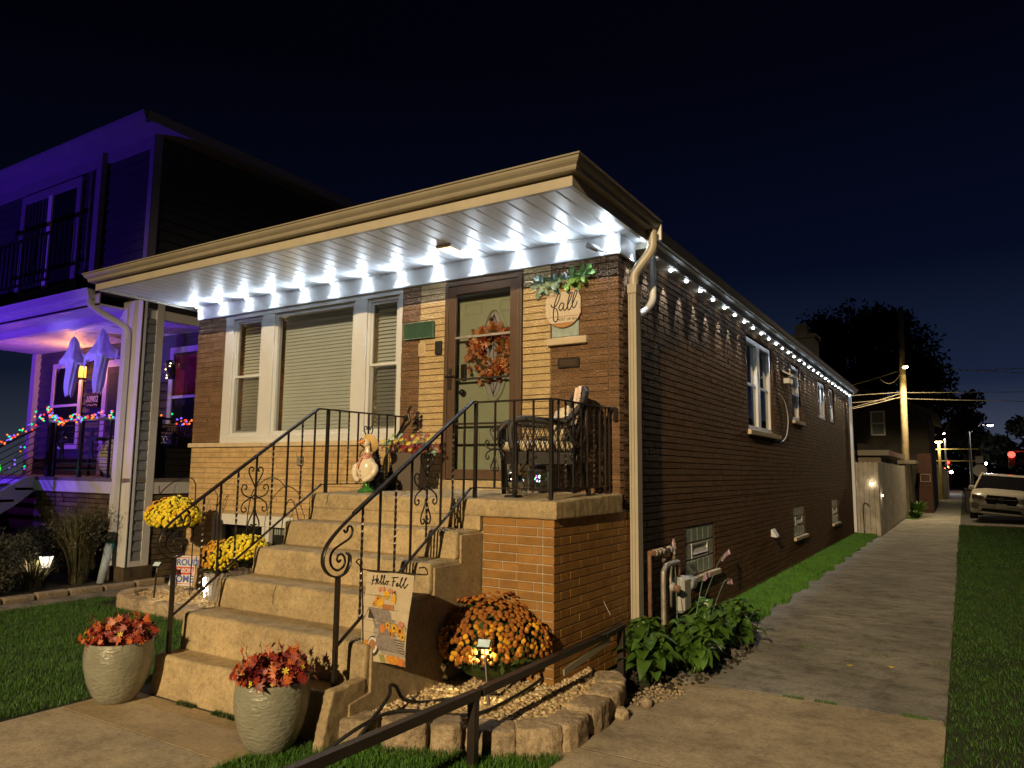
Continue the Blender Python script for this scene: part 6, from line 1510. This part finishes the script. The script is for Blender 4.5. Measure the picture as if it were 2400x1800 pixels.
MB().prism([(XN+.30, 6.70), (XN+.38, 6.70), (XN+.40, 6.80), (XN+.41, 6.84), (XN+.30, 6.83)], 1, -.36, 14.2).build('gutter', 'ntrim2', nh)
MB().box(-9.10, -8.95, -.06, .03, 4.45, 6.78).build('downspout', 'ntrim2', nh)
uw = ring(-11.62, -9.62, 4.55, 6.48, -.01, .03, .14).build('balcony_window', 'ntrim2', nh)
MB().box(-10.68, -10.56, -.008, .03, 4.69, 6.34).build('mullion', 'ntrim', uw); MB().box(-11.48, -9.76, .016, .02, 4.69, 6.34).build('pane', 'glass', uw); MB().box(-11.48, -9.76, .024, .026, 4.69, 6.34).build('dark_room', 'dark_siding', uw)
for i in range(6): MB().box(-11.42+i*.12, -11.38+i*.12, .020, .023, 4.69, 6.34).build('curtain_fold', 'siding', uw)
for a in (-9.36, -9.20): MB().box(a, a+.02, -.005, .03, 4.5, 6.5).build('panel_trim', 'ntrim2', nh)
jb = thing('balcony_rail', 'black balcony rail in front of the upstairs window of the left house', 'railing', (-10.7, -.3, 4.5))
MB().box(-11.95, -9.62, -.42, -.38, 5.38, 5.42).build('top_rail', 'iron', jb); MB().box(-11.95, -9.62, -.42, -.38, 4.62, 4.65).build('bottom_rail', 'iron', jb)
for i in range(16): MB().box(-11.93+i*.152, -11.905+i*.152, -.41, -.39, 4.64, 5.40).build('baluster', 'iron', jb)
for x_ in (-11.95, -9.62): MB().box(x_-.03, x_+.03, -.43, .0, 4.42, 4.48).build('bracket', 'iron', jb)
# purple flood light in the yard and the projector spot
PUR = (.15, .035, 1)
lamp('purple_flood', 'SPOT', (-12.6, -5.0, .45), 1250, PUR, (-11.0, 0, 4.6), .08, 84, .6)
lamp('projector_spot', 'SPOT', (-11.2, -5.5, .4), 420, (.36, .15, 1), (-9.3, 0, 1.20), .03, 6.5, .15)
lamp('projector_spot', 'SPOT', (-10.6, -5.5, .4), 260, (.36, .15, 1), (-8.02, 0, 2.1), .03, 9, .15)
t = thing('flood_light', 'small black flood light standing in the left yard', 'flood light', (-12.6, -5.1, 0)); MB().box(-12.75, -12.45, -5.15, -5.06, .3, .55).build('lamp_head', 'black', t); MB().box(-12.63, -12.57, -5.13, -5.08, 0, .3).build('stake', 'black', t)
lamp('added_ghost_fill', 'SPOT', (-11.6, -4.6, .4), 1000, (.30, .24, 1), (-9.85, .35, 3.45), .05, 17, .8)  # added spot without a fixture, aimed to brighten the hanging ghosts
lamp('porch_purple', 'POINT', (-8.5, .35, 3.55), 4, PUR, size=.1)
lamp('porch_purple', 'POINT', (-12.6, .5, 3.4), 7, (.5, .08, .8), size=.1)

# ================================================================== planting in front of the left house
MB().box(-12, -7.30, -1.9, .0, -.02, .035).build('planting_bed', 'soil')['kind'] = 'structure'
eg = [-1.95, -1.68, -1.30, -.90, -.45, .0, .45]
lab_e = ['nearest the photograph\'s left edge', 'second from the left edge', 'in front of the clipped shrub', 'in front of the tall grasses', 'beside the blue striped downspout end', 'meeting the brick house bed']
for i in range(6):
    tag(MB().cbox(-7.42, -7.29, eg[i]+.006, eg[i+1]-.006, -.02, .075+random.uniform(-.008, .008), .02).build('edging_stone', 'block', None, bevel=.006), 'long pale concrete edging piece along the side path, '+lab_e[i], 'edging stone', 'pale edging pieces along the side path')
def tuft(cx, cy, n_, h, spread, mat, label, name='ornamental_grass', heads=0, w=.008):
    t = thing(name, label, 'grass', (cx, cy, 0)); a = rng.uniform(0, 2*PI, n_); l = rng.uniform(.2, 1, n_)*spread; hh = h*rng.uniform(.6, 1.1, n_); b0 = rng.uniform(0, .12, n_)
    segs = 5; V_ = []; 
    for s_ in range(segs+1):
        q = s_/segs; r = b0+l*q**1.8; z_ = hh*(q-.22*q**3); ww = w*(1-q)**.7+.0006
        x_ = cx+r*np.cos(a); y_ = cy+r*np.sin(a); V_ += [np.stack([x_-ww*np.sin(a), y_+ww*np.cos(a), z_], 1), np.stack([x_+ww*np.sin(a), y_-ww*np.cos(a), z_], 1)]
    V_ = np.stack(V_, 1).reshape(-1, 3); k = (segs+1)*2; F_ = np.concatenate([np.arange(n_)[:, None]*k+np.array([2*s_, 2*s_+1, 2*s_+3, 2*s_+2]) for s_ in range(segs)])
    o = link('blades', rawmesh('blades', V_, F_, mat), t); o['kind'] = 'stuff'
    if heads:
        i = rng.integers(0, n_, heads); q = rng.uniform(.6, 1, heads); cc = np.stack([cx+(b0[i]+l[i]*q)*np.cos(a[i])+rng.normal(0, .03, heads), cy+(b0[i]+l[i]*q)*np.sin(a[i])+rng.normal(0, .03, heads), hh[i]*(q-.22*q**3)+rng.normal(0, .03, heads)], 1)
        cards('seed_heads', cc, .016, 'shrub', t, 3, 1, 'stuff')
    return t
tuft(-8.02, -.42, 520, 1.35, .42, 'dryg', 'tall dry ornamental grass in front of the stone porch base', heads=1500)
tuft(-7.95, -1.05, 200, .55, .32, 'dryg', 'short spiky grass clump beside the glass path light')
tuft(-8.0, -1.62, 900, .95, .55, 'shrub', 'grey green feathery grass mound at the left edge', heads=3200, w=.005)
t = thing('clipped_shrub', 'dark green clipped shrub behind the glass path light', 'shrub', (-8.5, -.75, 0)); u = rng.normal(size=(2600, 3)); u /= np.linalg.norm(u, axis=1)[:, None]
cards('foliage', np.array([-8.55, -.80, .42])+u*np.array([.42, .40, .42])*rng.uniform(.6, 1, (2600, 1)), .035, 'treeleaf', t, kind='stuff'); MB().tube([(-8.55, -.8, 0), (-8.55, -.8, .4)], .04, 6).build('trunk', 'bark', t)
t = thing('shrub', 'grey leafed shrub at the left edge of the photograph', 'shrub', (-7.9, -1.55, 0)); u = rng.normal(size=(4200, 3)); u /= np.linalg.norm(u, axis=1)[:, None]
cards('foliage', np.array([-7.95, -1.60, .32])+u*np.array([.42, .36, .36])*rng.uniform(.5, 1, (4200, 1)), .024, 'shrub', t, kind='stuff'); MB().tube([(-7.95, -1.6, 0), (-7.95, -1.6, .3)], .03, 6).build('trunk', 'bark', t)
M['glasslight'] = emis('path_light_glass', (1, .90, .72), 1.5)
t = thing('path_light', 'glowing glass path lantern in the left planting bed', 'garden light', (-8.0, -.86, 0)); PLx, PLy = -8.02, -.86
MB().tube([(PLx, PLy, 0), (PLx, PLy, .30)], .012, 6).build('stake', 'black', t); MB().lathe((PLx, PLy, .30), [(.045, 0), (.085, .15)], 6).build('glass', 'glasslight', t); MB().lathe((PLx, PLy, .45), [(.10, 0), (.03, .05), (.001, .055)], 6).build('cap', 'black', t)
for k in range(6): MB().tube([(PLx+.046*math.cos(k*PI/3), PLy+.046*math.sin(k*PI/3), .30), (PLx+.087*math.cos(k*PI/3), PLy+.087*math.sin(k*PI/3), .45)], .005, 4).build('rib', 'black', t)
lamp('path_lamp', 'POINT', (PLx+.02, PLy-.12, .40), 3.0, (1, .85, .6), size=.05)
M['dspblue'] = simple('pale_blue_drain_pipe', (.42, .50, .55), .5); M['teal'] = simple('teal_band', (.0, .22, .22), .5)
t = thing('drain_pipe', 'pale blue drain pipe with a teal band under the white downspout', 'pipe', (-7.87, -.10, 0))
MB().tube([(-7.80, -.22, .02), (-7.86, -.10, .56)], .055, 16).build('pipe', 'dspblue', t, smooth=True); MB().tube([(-7.858, -.103, .50), (-7.864, -.09, .575)], .058, 16).build('band', 'teal', t, smooth=True); MB().tube([(-7.862, -.095, .575), (-7.88, -.07, .72)], .064, 14).build('boot', 'black', t, smooth=True)
# ================================================================== back of the lot, alley and street
random.seed(71)
fe = thing('wooden_fence', 'weathered wooden board fence behind the brick house beside the pavement', 'fence', (.3, 20, 0))
for i in range(5): 
    x0 = .02+i*.128; MB().prism([(x0, .02), (x0+.12, .02), (x0+.12, 1.96), (x0+.095, 2.0), (x0+.025, 2.0), (x0, 1.96)], 1, 16.2, 16.225).build('board', 'woodgrey', fe)
y = 16.2; k = 0
while y < 26.6:
    h = 2.0+random.uniform(-.02, .02); MB().box(.64, .662, y, y+.135, .02+random.uniform(0, .03), h).build('board', 'woodgrey', fe); y += .142
for y_ in (16.23, 18.9, 21.5, 24.1, 26.7): MB().box(.56, .64, y_, y_+.09, 0, 1.95).build('post', 'woodgrey', fe)
M['tinybulb'] = emis('small_warm_bulb', (1, .8, .5), 60)
for y_, z_, lab in ((16.19, 1.42, 'upper small bright light on the front of the wooden fence'), (16.6, 1.08, 'lower small bright light at the corner of the wooden fence')):
    t = thing('fence_light', lab, 'light', (.5, y_, z_), group='small lights on the wooden fence'); MB().ball((.48 if y_ < 16.5 else .685, y_, z_), .022, 8).build('bulb', 'tinybulb', t); MB().box(.45 if y_ < 16.5 else .664, .51 if y_ < 16.5 else .68, y_+.005, y_+.03, z_+.02, z_+.05).build('lamp_case', 'black', t)
    lamp('fence_lamp', 'POINT', (.48 if y_ < 16.5 else .72, y_-.05, z_), 1.5, (1, .8, .55), size=.03)
hp = thing('hose_pipe', 'dark pipe standing against the end of the wooden fence', 'pipe', (.1, 16.1, 0)); MB().tube(catmull([(.06, 16.12, 2.0), (.10, 16.12, 1.3), (.20, 16.12, .5), (.30, 16.1, .05)], 5), .02, 6).build('pipe', 'galv', hp)
MB().tube(catmull([(.25, 16.1, .05), (.24, 16.1, .75), (.30, 16.1, .88), (.40, 16.1, .80)], 5), .015, 6).build('hook', 'iron', hp)
M['garagewall'] = simple('garage_siding', (.30, .25, .18), .8, .1, 2); M['darkwall'] = simple('dark_house_wall', (.040, .034, .026), .9, .15, 2); M['shingle'] = simple('dark_shingles', (.05, .045, .04), .95, .2, 6)
M['redbrickfar'] = simple('dark_red_brick_far', (.045, .017, .011), .9, .3, 5)
ga = thing('garage', 'low garage with tan eaves behind the wooden fence', 'garage', (-2, 24, 0))
MB().box(-5.5, .45, 19.5, 26.2, 0, 2.25).build('wall', 'garagewall', ga); MB().box(-5.8, .70, 19.2, 26.5, 2.25, 2.42).build('eave', 'tanmetal', ga)
MB().prism([(-5.8, 2.42), (.70, 2.42), (.0, 2.62), (-5.0, 2.62)], 1, 19.2, 26.5).build('roof', 'shingle', ga)
g2 = thing('shed', 'pale boarded shed beyond the wooden fence by the utility pole', 'shed', (-.5, 29, 0))
for i in range(12): MB().box(.70, .74, 27.2+i*.26, 27.2+i*.26+.24, 0, 2.1).build('board', 'woodgrey', g2)
MB().box(-3, .70, 27.2, 30.3, 0, 2.1).build('wall', 'garagewall', g2); MB().box(-3.2, 1.05, 26.9, 30.6, 2.1, 2.24).build('eave', 'tanmetal', g2)
h3 = thing('gabled_house', 'dark two storey gabled house beyond the alley with one pale upstairs window', 'house', (-3, 38, 0))
MB().prism([(-8, 0), (1.3, 0), (1.3, 4.6), (-3.3, 6.3), (-8, 4.6)], 1, 33.5, 44).build('wall', 'darkwall', h3)
for a, b_ in (((1.7, 4.45), (-3.3, 6.45)), ((-8.4, 4.45), (-3.3, 6.45))): MB().prism([a, b_, (b_[0], b_[1]+.2), (a[0], a[1]+.2)], 1, 33.2, 44.3).build('roof', 'shingle', h3)
wf = ring(-1.12, -.48, 3.55, 4.75, 33.44, 33.5, .07).build('window', 'ntrim', h3); MB().box(-1.05, -.55, 33.46, 33.48, 3.62, 4.68).build('pane', 'siding', wf); MB().box(-1.05, -.55, 33.44, 33.47, 4.1, 4.18).build('sash_rail', 'ntrim', wf)
MB().box(.9, 1.45, 31.2, 33.5, 0, 2.6).build('brick_wing', 'redbrickfar', h3); MB().box(1.30, 1.36, 33.6, 40, .1, 4.4).build('dark_red_side', 'redbrickfar', h3)  # side slab in the same dark red as the wing
bs = thing('wall_box', 'framed dark red board on the wall beyond the shed', 'sign', (1.1, 31, 1.6)); ring(.98, 1.38, 1.35, 1.70, 31.14, 31.19, .02).build('frame', 'tanmetal', bs); MB().box(1.0, 1.36, 31.17, 31.19, 1.37, 1.68).build('board', 'redbrickfar', bs)
# utility pole with lamp and wires
up = thing('utility_pole', 'tall wooden utility pole lit by a yellow street lamp, behind the fence', 'utility pole', (.62, 28, 0))
MB().tube([(.62, 28, 0), (.66, 28, 4), (.74, 28, 8.6)], [.15, .13, .105], 12).build('pole', 'pole', up, smooth=True)
MB().tube([(.72, 28, 8.5), (.72, 28, 8.75)], [.02, .01], 6).build('pole_top', 'iron', up)
M['sodium'] = emis('yellow_street_lamp', (1, .74, .30), 60)
MB().tube([(.72, 27.9, 6.0), (.80, 27.5, 6.12), (.84, 27.2, 6.10)], .03, 6).build('lamp_arm', 'galv', up)
MB().lathe((.86, 27.1, 6.02), [(.10, 0), (.14, .05), (.05, .12)], 14).build('lamp_head', 'galv', up); MB().ball((.86, 27.1, 5.99), .10, 12, 1, 1, .5).build('lamp_bulb', 'sodium', up)
lamp('pole_lamp', 'SPOT', (1.5, 26.2, 5.93), 1500, (1, .76, .42), (1.2, 25.5, 0), .08, 165, .3)
lamp('pole_lamp', 'SPOT', (1.05, 27.55, 5.9), 12, (1, .78, .22), (.62, 28, 4.2), .06, 120, .3)
MB().box(.50, .75, 27.70, 27.82, 1.45, 1.85).build('meter_box', 'galv', up, bevel=.02); MB().box(.52, .74, 27.70, 27.82, .85, 1.3).build('meter_box', 'ntrim', up, bevel=.02)
t_ = thing('power_lines', 'overhead wires running from the utility pole across the street and to the houses', 'wires', (.7, 28, 5))
def wire(a, b_, sag, r=.012):
    a, b_ = Vector(a), Vector(b_); MB().tube([a.lerp(b_, i/14)-Vector((0, 0, sag*4*(i/14)*(1-i/14))) for i in range(15)], r, 4).build('wire', 'wirem', t_)
M['wirem'] = simple('weathered_wire', (.25, .22, .16), .6)
for a, b_, s_ in (((.7, 28, 5.08), (-8, 24, 4.9), .15), ((.7, 28, 4.85), (-8, 24.5, 4.5), .2), ((.7, 28, 5.05), (-7, 22.5, 2.9), .2), ((.7, 27.9, 4.9), (-6, 20, 3.2), .25), ((.5, 28, 5.95), (-7, 25, 4.4), .3), ((.7, 28, 5.05), (16, 34, 5.3), .1), ((.7, 28, 4.8), (14, 33, 4.6), .1),
                  ((2.2, 30, 6.2), (22, 33, 5.0), .3), ((2.2, 30, 6.1), (22, 30, 6.0), .1), ((.7, 28, 5.2), (.5, 52, 5), .3), ((.7, 28, 4.9), (1.2, 52, 4.4), .3), ((.7, 28, 6.0), (-.1, 27.4, 5.6), .35)): wire(a, b_, s_)
# second pole, far lamps, signals, signs
def pole_lamp(x, y, h, head, col, watts, lab, emi, woodp=False):
    t = thing('street_lamp', lab, 'street lamp', (x, y, 0)); MB().tube([(x, y, -.1), (x, y, h)], [.13, .08], 10).build('pole', 'pole' if woodp else 'galv', t)
    hx, hy, hz = head; MB().tube([(x, y, h-.2), ((x+hx)/2, (y+hy)/2, max(h, hz)-.02), (hx, hy, hz)], .05, 6).build('lamp_arm', 'galv', t)
    MB().lathe((hx, hy, hz-.06), [(.28, 0), (.2, .1), (.05, .16)], 12, 1, .6).build('lamp_head', 'galv', t)
    MB().ball((hx, hy, hz-.08), .2, 10, 1.2, .7, .4).build('lamp_bulb', emi, t); lamp('street_lamp_light', 'POINT', (hx, hy-.1, hz-.35), watts, col, size=.1); return t
M['coolwhite'] = emis('cool_white_lamp', (.95, .95, 1), 30)
pole_lamp(3.22, 67.5, 5.4, (4.8, 68, 6.0), (.95, .95, 1), 300, 'tall grey street lamp with a long arm over the road, right of the pavement', 'coolwhite')
pole_lamp(1.2, 80, 5.9, (1.04, 79.6, 5.95), (1, .95, .8), 300, 'distant street lamp above the traffic lights', 'coolwhite')
pole_lamp(1.3, 52, 4.0, (1.27, 51.6, 4.0), (1, .8, .3), 90, 'short yellow lit pole by the white fence far down the pavement', 'sodium', True)
for z_ in (3.4, 2.6): MB().box(.0, 3.6, 51.95, 52.0, z_, z_+.06).build('crossarm', 'pole', bpy.data.objects['street_lamp.002'])
M['redsig'] = emis('red_signal', (1, .03, .02), 9); M['redsig2'] = emis('red_orange_signal', (1, .12, .03), 30)
def signal(x, y, z, lab, emi='redsig', r=.2, watts=25):
    t = thing('traffic_light', lab, 'traffic light', (x, y, z), group='red traffic lights'); MB().box(x-.2, x+.2, y, y+.25, z-.9, z+.25).build('signal_housing', 'black', t)
    MB().ball((x, y-.05, z), r, 12).build('red_lamp', emi, t); lamp('signal_glow', 'POINT', (x, y-.5, z), watts, (1, .02, .01), size=.15); return t
signal(1.26, 85.2, 3.05, 'upper red traffic light above the far end of the pavement'); signal(1.16, 84.5, 2.45, 'lower orange red traffic light above the far end of the pavement', 'redsig2')
t = signal(5.8, 60.7, 3.25, 'red traffic light hanging over the road at the right edge', r=.24, watts=25); MB().tube([(5.9, 60.9, 3.5), (14, 60.9, 3.6)], .05, 6).build('mast_arm', 'galv', t)
ss = thing('stop_sign_back', 'back of a stop sign with a small plate above it, beyond the white car', 'road sign', (3.34, 36.9, 0)); MB().tube([(3.34, 36.95, 0), (3.34, 36.95, 2.4)], .03, 6).build('pole', 'galv', ss)
MB().prism([(3.34+.32*math.cos(PI/8+k*PI/4), 1.90+.32*math.sin(PI/8+k*PI/4)) for k in range(8)], 1, 36.88, 36.90).build('octagon_plate', 'ntrim', ss); MB().box(3.17, 3.51, 36.87, 36.9, 2.28, 2.62).build('small_plate', 'ntrim', ss)
M['whiteglow'] = emis('distant_white_light', (1, .95, .85), 40)
for x_, y_, z_, lab in ((.45, 70, 1.95, 'left bright yard light on the far white fence'), (1.7, 72, 1.95, 'right bright yard light by the red traffic lights'), (4.7, 85, 2.9, 'small pale light in the dark trees above the white car')):
    t = thing('yard_light', lab, 'light', (x_, y_, z_), group='distant yard lights'); MB().ball((x_, y_, z_), .13, 10).build('bulb', 'whiteglow', t); MB().box(x_-.1, x_+.1, y_+.05, y_+.2, z_-.1, z_+.2).build('lamp_case', 'black', t)
    lamp('yard_lamp', 'POINT', (x_, y_-.4, z_), 60, (1, .95, .8), size=.1)
wf2 = thing('white_fence', 'far white board fence along the pavement', 'fence', (.6, 60, 0))
for i in range(16): MB().box(.42, .48, 46+i*1.6, 47.5+i*1.6, 0, 1.75).build('board', 'ntrim', wf2)
wh = thing('white_house', 'small white gabled house far down the pavement', 'house', (-1, 58, 0)); MB().prism([(-4, 0), (1.6, 0), (1.6, 2.0), (-.2, 3.4), (-4, 3.4)], 1, 55, 62).build('wall', 'ntrim', wh); MB().prism([(1.8, 1.95), (-.2, 3.5), (-.2, 3.62), (1.9, 2.05)], 1, 54.8, 62).build('roof', 'shingle', wh)
far = [(-22, 30, 12, 6, 'dark far house left of the gabled house'), (12, 60, 8, 5, 'dark far house across the road'), (16, 38, 8, 5.5, 'dark house across the road at the right')]
for x_, y_, w_, h_, lab in far:
    t = thing('far_house', lab, 'house', (x_, y_, 0)); MB().box(x_, x_+w_, y_, y_+10, 0, h_).build('wall', 'darkwall', t); MB().prism([(x_-.5, h_), (x_+w_+.5, h_), (x_+w_/2, h_+2.5)], 1, y_-.3, y_+10.3).build('roof', 'shingle', t)
# trees
def tree(x, y, zc, rx, rz, n_, lab, th=None, ry=None, lumps=14, size=.2):
    t = thing('tree', lab, 'tree', (x, y, 0)); th = th or zc-rz*.5; ry = ry or rx
    MB().tube(catmull([(x, y, 0), (x+.1, y, th*.5), (x-.1, y, th), (x+.1, y, zc+rz*.4)], 4), [.38]*4+[.3]*4+[.18]*4+[.1], 10).build('trunk', 'bark', t, smooth=True)
    br = MB(); cen = []
    for i in range(lumps):
        a = random.uniform(0, 2*PI); ph = random.uniform(-.5, 1.3); r = random.uniform(.55, .95); c = Vector((x+rx*r*math.cos(a)*math.cos(ph*.9), y+ry*r*math.sin(a)*math.cos(ph*.9), zc+rz*r*math.sin(ph))); cen.append(c)
        br.tube(catmull([(x, y, th*.8+random.uniform(-.3, .8)), Vector((x, y, th)).lerp(c, .5)+Vector((0, 0, -.3)), c], 4), [.14]*4+[.07]*4+[.03], 5)
    br.build('limbs', 'bark', t)
    pts = []
    for c in cen:
        m_ = n_//lumps; s_ = rx*random.uniform(.2, .36); u = rng.normal(size=(m_, 3)); u /= np.linalg.norm(u, axis=1)[:, None]; u *= rng.uniform(.1, 1.25, (m_, 1))**.8; pts.append(np.array(c)+u*np.array([s_, s_, s_*.8]))
    cards('crown', np.concatenate(pts), size, 'treeleaf', t, kind='stuff'); return t
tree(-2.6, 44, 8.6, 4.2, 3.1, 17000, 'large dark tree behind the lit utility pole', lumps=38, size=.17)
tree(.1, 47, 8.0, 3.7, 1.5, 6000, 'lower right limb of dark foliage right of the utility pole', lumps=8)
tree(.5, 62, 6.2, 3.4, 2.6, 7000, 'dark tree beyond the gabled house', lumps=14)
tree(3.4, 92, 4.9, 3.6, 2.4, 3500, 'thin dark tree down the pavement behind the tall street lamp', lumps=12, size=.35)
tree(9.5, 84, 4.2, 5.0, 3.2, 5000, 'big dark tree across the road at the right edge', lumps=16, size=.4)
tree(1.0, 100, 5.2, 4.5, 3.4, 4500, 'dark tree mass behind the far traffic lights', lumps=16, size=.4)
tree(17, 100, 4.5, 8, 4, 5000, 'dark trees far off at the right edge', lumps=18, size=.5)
tree(-14, 60, 7, 6, 4, 4000, 'dark tree far behind the left house', lumps=14, size=.4)
hd = thing('far_hedge', 'dark row of bushes closing the end of the street', 'hedge', (6, 115, 0)); nn = 9000
cards('foliage', np.stack([rng.uniform(-60, 70, nn), rng.uniform(112, 120, nn), rng.uniform(0, 1, nn)**.8*3.4*(1+.3*np.sin(rng.uniform(0, 6, nn)))], 1), .7, 'treeleaf', hd, kind='stuff'); MB().box(-60, 70, 116, 117, 0, 2.4).build('dark_stems', 'treeleaf', hd)
tuft(.98, 27.4, 260, .75, .5, 'hosta', 'leafy hosta clump at the foot of the shed', 'hosta_clump', w=.035)
tuft(.95, 26.2, 200, .35, .4, 'hosta', 'low leafy plants at the end of the wooden fence', 'hosta_clump', w=.03)
struct(MB().box(.45, 1.1, 25.3, 28.8, -.02, .006).build('grass_patch', 'grass'))

# ================================================================== parked white SUV
M['carpaint'] = simple('pearl_white_paint', (.30, .28, .25), .22, .03, 3); M['carglass'] = simple('dark_car_glass', (.006, .006, .008), .12, 0, spec=.15); M['grilleblack'] = simple('black_grille', (.006, .006, .006), .6, spec=.1); M['tyre'] = simple('tyre_rubber', (.015, .015, .015), .8); M['headglass'] = simple('headlamp_lens', (.09, .085, .08), .08, .1)
M['wheelrim'] = simple('alloy_rim', (.3, .3, .3), .3, metal=1); M['plate'] = simple('licence_plate', (.30, .30, .24), .5)
def suv(name, loc, rz, rollx, lab, paint, details=True):
    t = thing(name, lab, 'car', loc); t.rotation_euler = (0, rollx, rz)
    def add(n2, mb_, mat, smooth=False, bevel=0): o = mb_.build(n2, mat, None, smooth, None, bevel); o.parent = t; return o
    # local: front at -y, x right; body cross sections along y: (y, half width bottom, half width belt, z bottom, z belt)
    secs = [(-.02, .62, .66, .42, .62), (.0, .80, .80, .38, .80), (.12, .90, .90, .26, .95), (.35, .955, .94, .24, 1.02), (1.0, .965, .955, .24, 1.10), (1.5, .965, .96, .24, 1.13), (4.2, .965, .95, .26, 1.15), (4.75, .93, .92, .32, 1.12), (4.9, .85, .86, .42, 1.0)]
    b_ = MB(); n_ = 12
    for y_, wb, wt, zb, zt in secs:
        ring_ = [(-wb+.06, zb), (-wb, zb+.10), (-wt*1.0, (zb+zt)/2+.02), (-wt, zt-.10), (-wt+.06, zt-.02), (-wt*.55, zt+.035)]
        for p_ in ring_+[(-a, c) for a, c in ring_[::-1]]: b_.v.append((p_[0], y_, p_[1]))
    for i in range(len(secs)-1):
        for k in range(n_): b_.f.append((i*n_+k, i*n_+(k+1) % n_, (i+1)*n_+(k+1) % n_, (i+1)*n_+k)); b_.mi.append(0)
    b_.f += [tuple(range(n_)), tuple((len(secs)-1)*n_+k for k in range(n_))]; b_.mi += [0, 0]
    o = add('body', b_, paint, True)
    c_ = MB()
    for y_, w_, z_ in ((1.15, .80, 1.10), (1.95, .70, 1.62), (2.2, .68, 1.68), (3.6, .68, 1.70), (4.45, .66, 1.62), (4.85, .78, 1.12)):
        for s_ in (-1, 1): c_.v += [(s_*(w_+(.13 if z_ > 1.3 else .12)), y_, 1.10), (s_*w_, y_, z_)]
    # cabin roof and sides
    nS = 6
    for i in range(nS-1):
        a, d = i*4, (i+1)*4; c_.f += [(a, a+1, d+1, d), (a+2, a+3, d+3, d+2), (a+1, a+3, d+3, d+1)]; c_.mi += [1, 1, 0 if 1 <= i <= 3 else 1]
    o = add('cabin', c_, [paint, 'carglass']); o.modifiers.new('s', 'SOLIDIFY').thickness = .02
    for s_ in (-1, 1):
        add('pillar', MB().tube([(s_*.88, 1.12, 1.10), (s_*.72, 1.93, 1.61), (s_*.70, 2.2, 1.68)], .035, 6), paint)
        add('pillar', MB().tube([(s_*.70, 2.2, 1.685), (s_*.70, 3.6, 1.71), (s_*.68, 4.4, 1.63)], .035, 6), paint)
        add('mirror', MB().cbox(s_*.98-.09, s_*.98+.09, 1.30, 1.42, 1.05, 1.20, .03), paint)
        add('headlight', MB().prism([(s_*.52, .86), (s_*.88, .93), (s_*.90, .78), (s_*.60, .74)], 1, -.03, .25), 'headglass', False, .015)
        add('fog_recess', MB().prism([(s_*.66, .58), (s_*.90, .62), (s_*.90, .44), (s_*.70, .42)], 1, -.035, .2), 'grilleblack')
        for z_ in (.48, .55): add('recess_blade', MB().box(s_*.68, s_*.9, -.045, -.03, z_, z_+.015), 'galv')
        for y_ in (.95, 3.9):
            w_ = add('wheel', MB().tube([(s_*.97, y_, .36), (s_*.74, y_, .36)], .36, 22), 'tyre', True)
            r_ = MB().tube([(s_*.985, y_, .36), (s_*.96, y_, .36)], .24, 16).build('rim', 'wheelrim'); r_.parent = w_
            add('wheel_arch', MB().tube([(s_*.972, y_+.42*math.cos(a), .36+.42*math.sin(a)) for a in np.linspace(0, PI, 12)], .03, 6), 'black')
    add('grille', MB().prism([(-.50, .80), (-.42, .93), (.42, .93), (.50, .80), (.42, .62), (-.42, .62)], 1, -.06, .1), 'grilleblack', False, .01)
    gr_ = add('grille_bar', MB().tube([(-.48, -.065, .81), (-.12, -.07, .81)], .010, 6), 'galv'); add('grille_bar', MB().tube([(.12, -.07, .81), (.48, -.065, .81)], .010, 6), 'galv')
    em = oval(0, .81, .085, .045, -.075, -.075, 18, .006); add('emblem', em, 'galv'); e2 = MB()
    for a, c in ((-.045, .825), (.0, .83), (.03, .815), (.05, .80), (.01, .80), (-.02, .805)): e2.ball((a, -.078, c), .009, 6)
    add('emblem_stars', e2, 'galv')
    add('lower_intake', MB().prism([(-.55, .46), (.55, .46), (.62, .34), (-.62, .34)], 1, -.035, .1), 'grilleblack'); add('license_plate', MB().box(-.155, .155, -.085, -.07, .50, .66), 'plate', False, .004)
    add('skid_trim', MB().box(-.6, .6, -.045, .05, .28, .335), 'galv'); add('hood_line', MB().tube([(-.45, .1, .975), (-.38, 1.1, 1.135)], .006, 4), 'carglass'); add('hood_line', MB().tube([(.45, .1, .975), (.38, 1.1, 1.135)], .006, 4), 'carglass')
    return t
suv('parked_suv', (3.66, 24.9, .02), math.radians(-4), math.radians(4.4), 'white parked sport utility car facing the camera at the right edge', 'carpaint')
suv('parked_car', (7.0, 44, -.01), math.radians(0), 0, 'silver blue parked car behind the white one, cut by the right edge', 'dspblue')
for p_, s_, lab in (((2.9, 33, 0), (.25, .6), 'dark post and bin beyond the white car mirror'),):
    t = thing('rubbish_bin', lab, 'bin', p_); MB().cbox(2.62, 2.95, 33, 33.4, 0, 1.0, .04).build('bin_body', 'black', t); MB().cbox(2.6, 2.97, 32.98, 33.42, 1.0, 1.08, .02).build('lid', 'black', t)
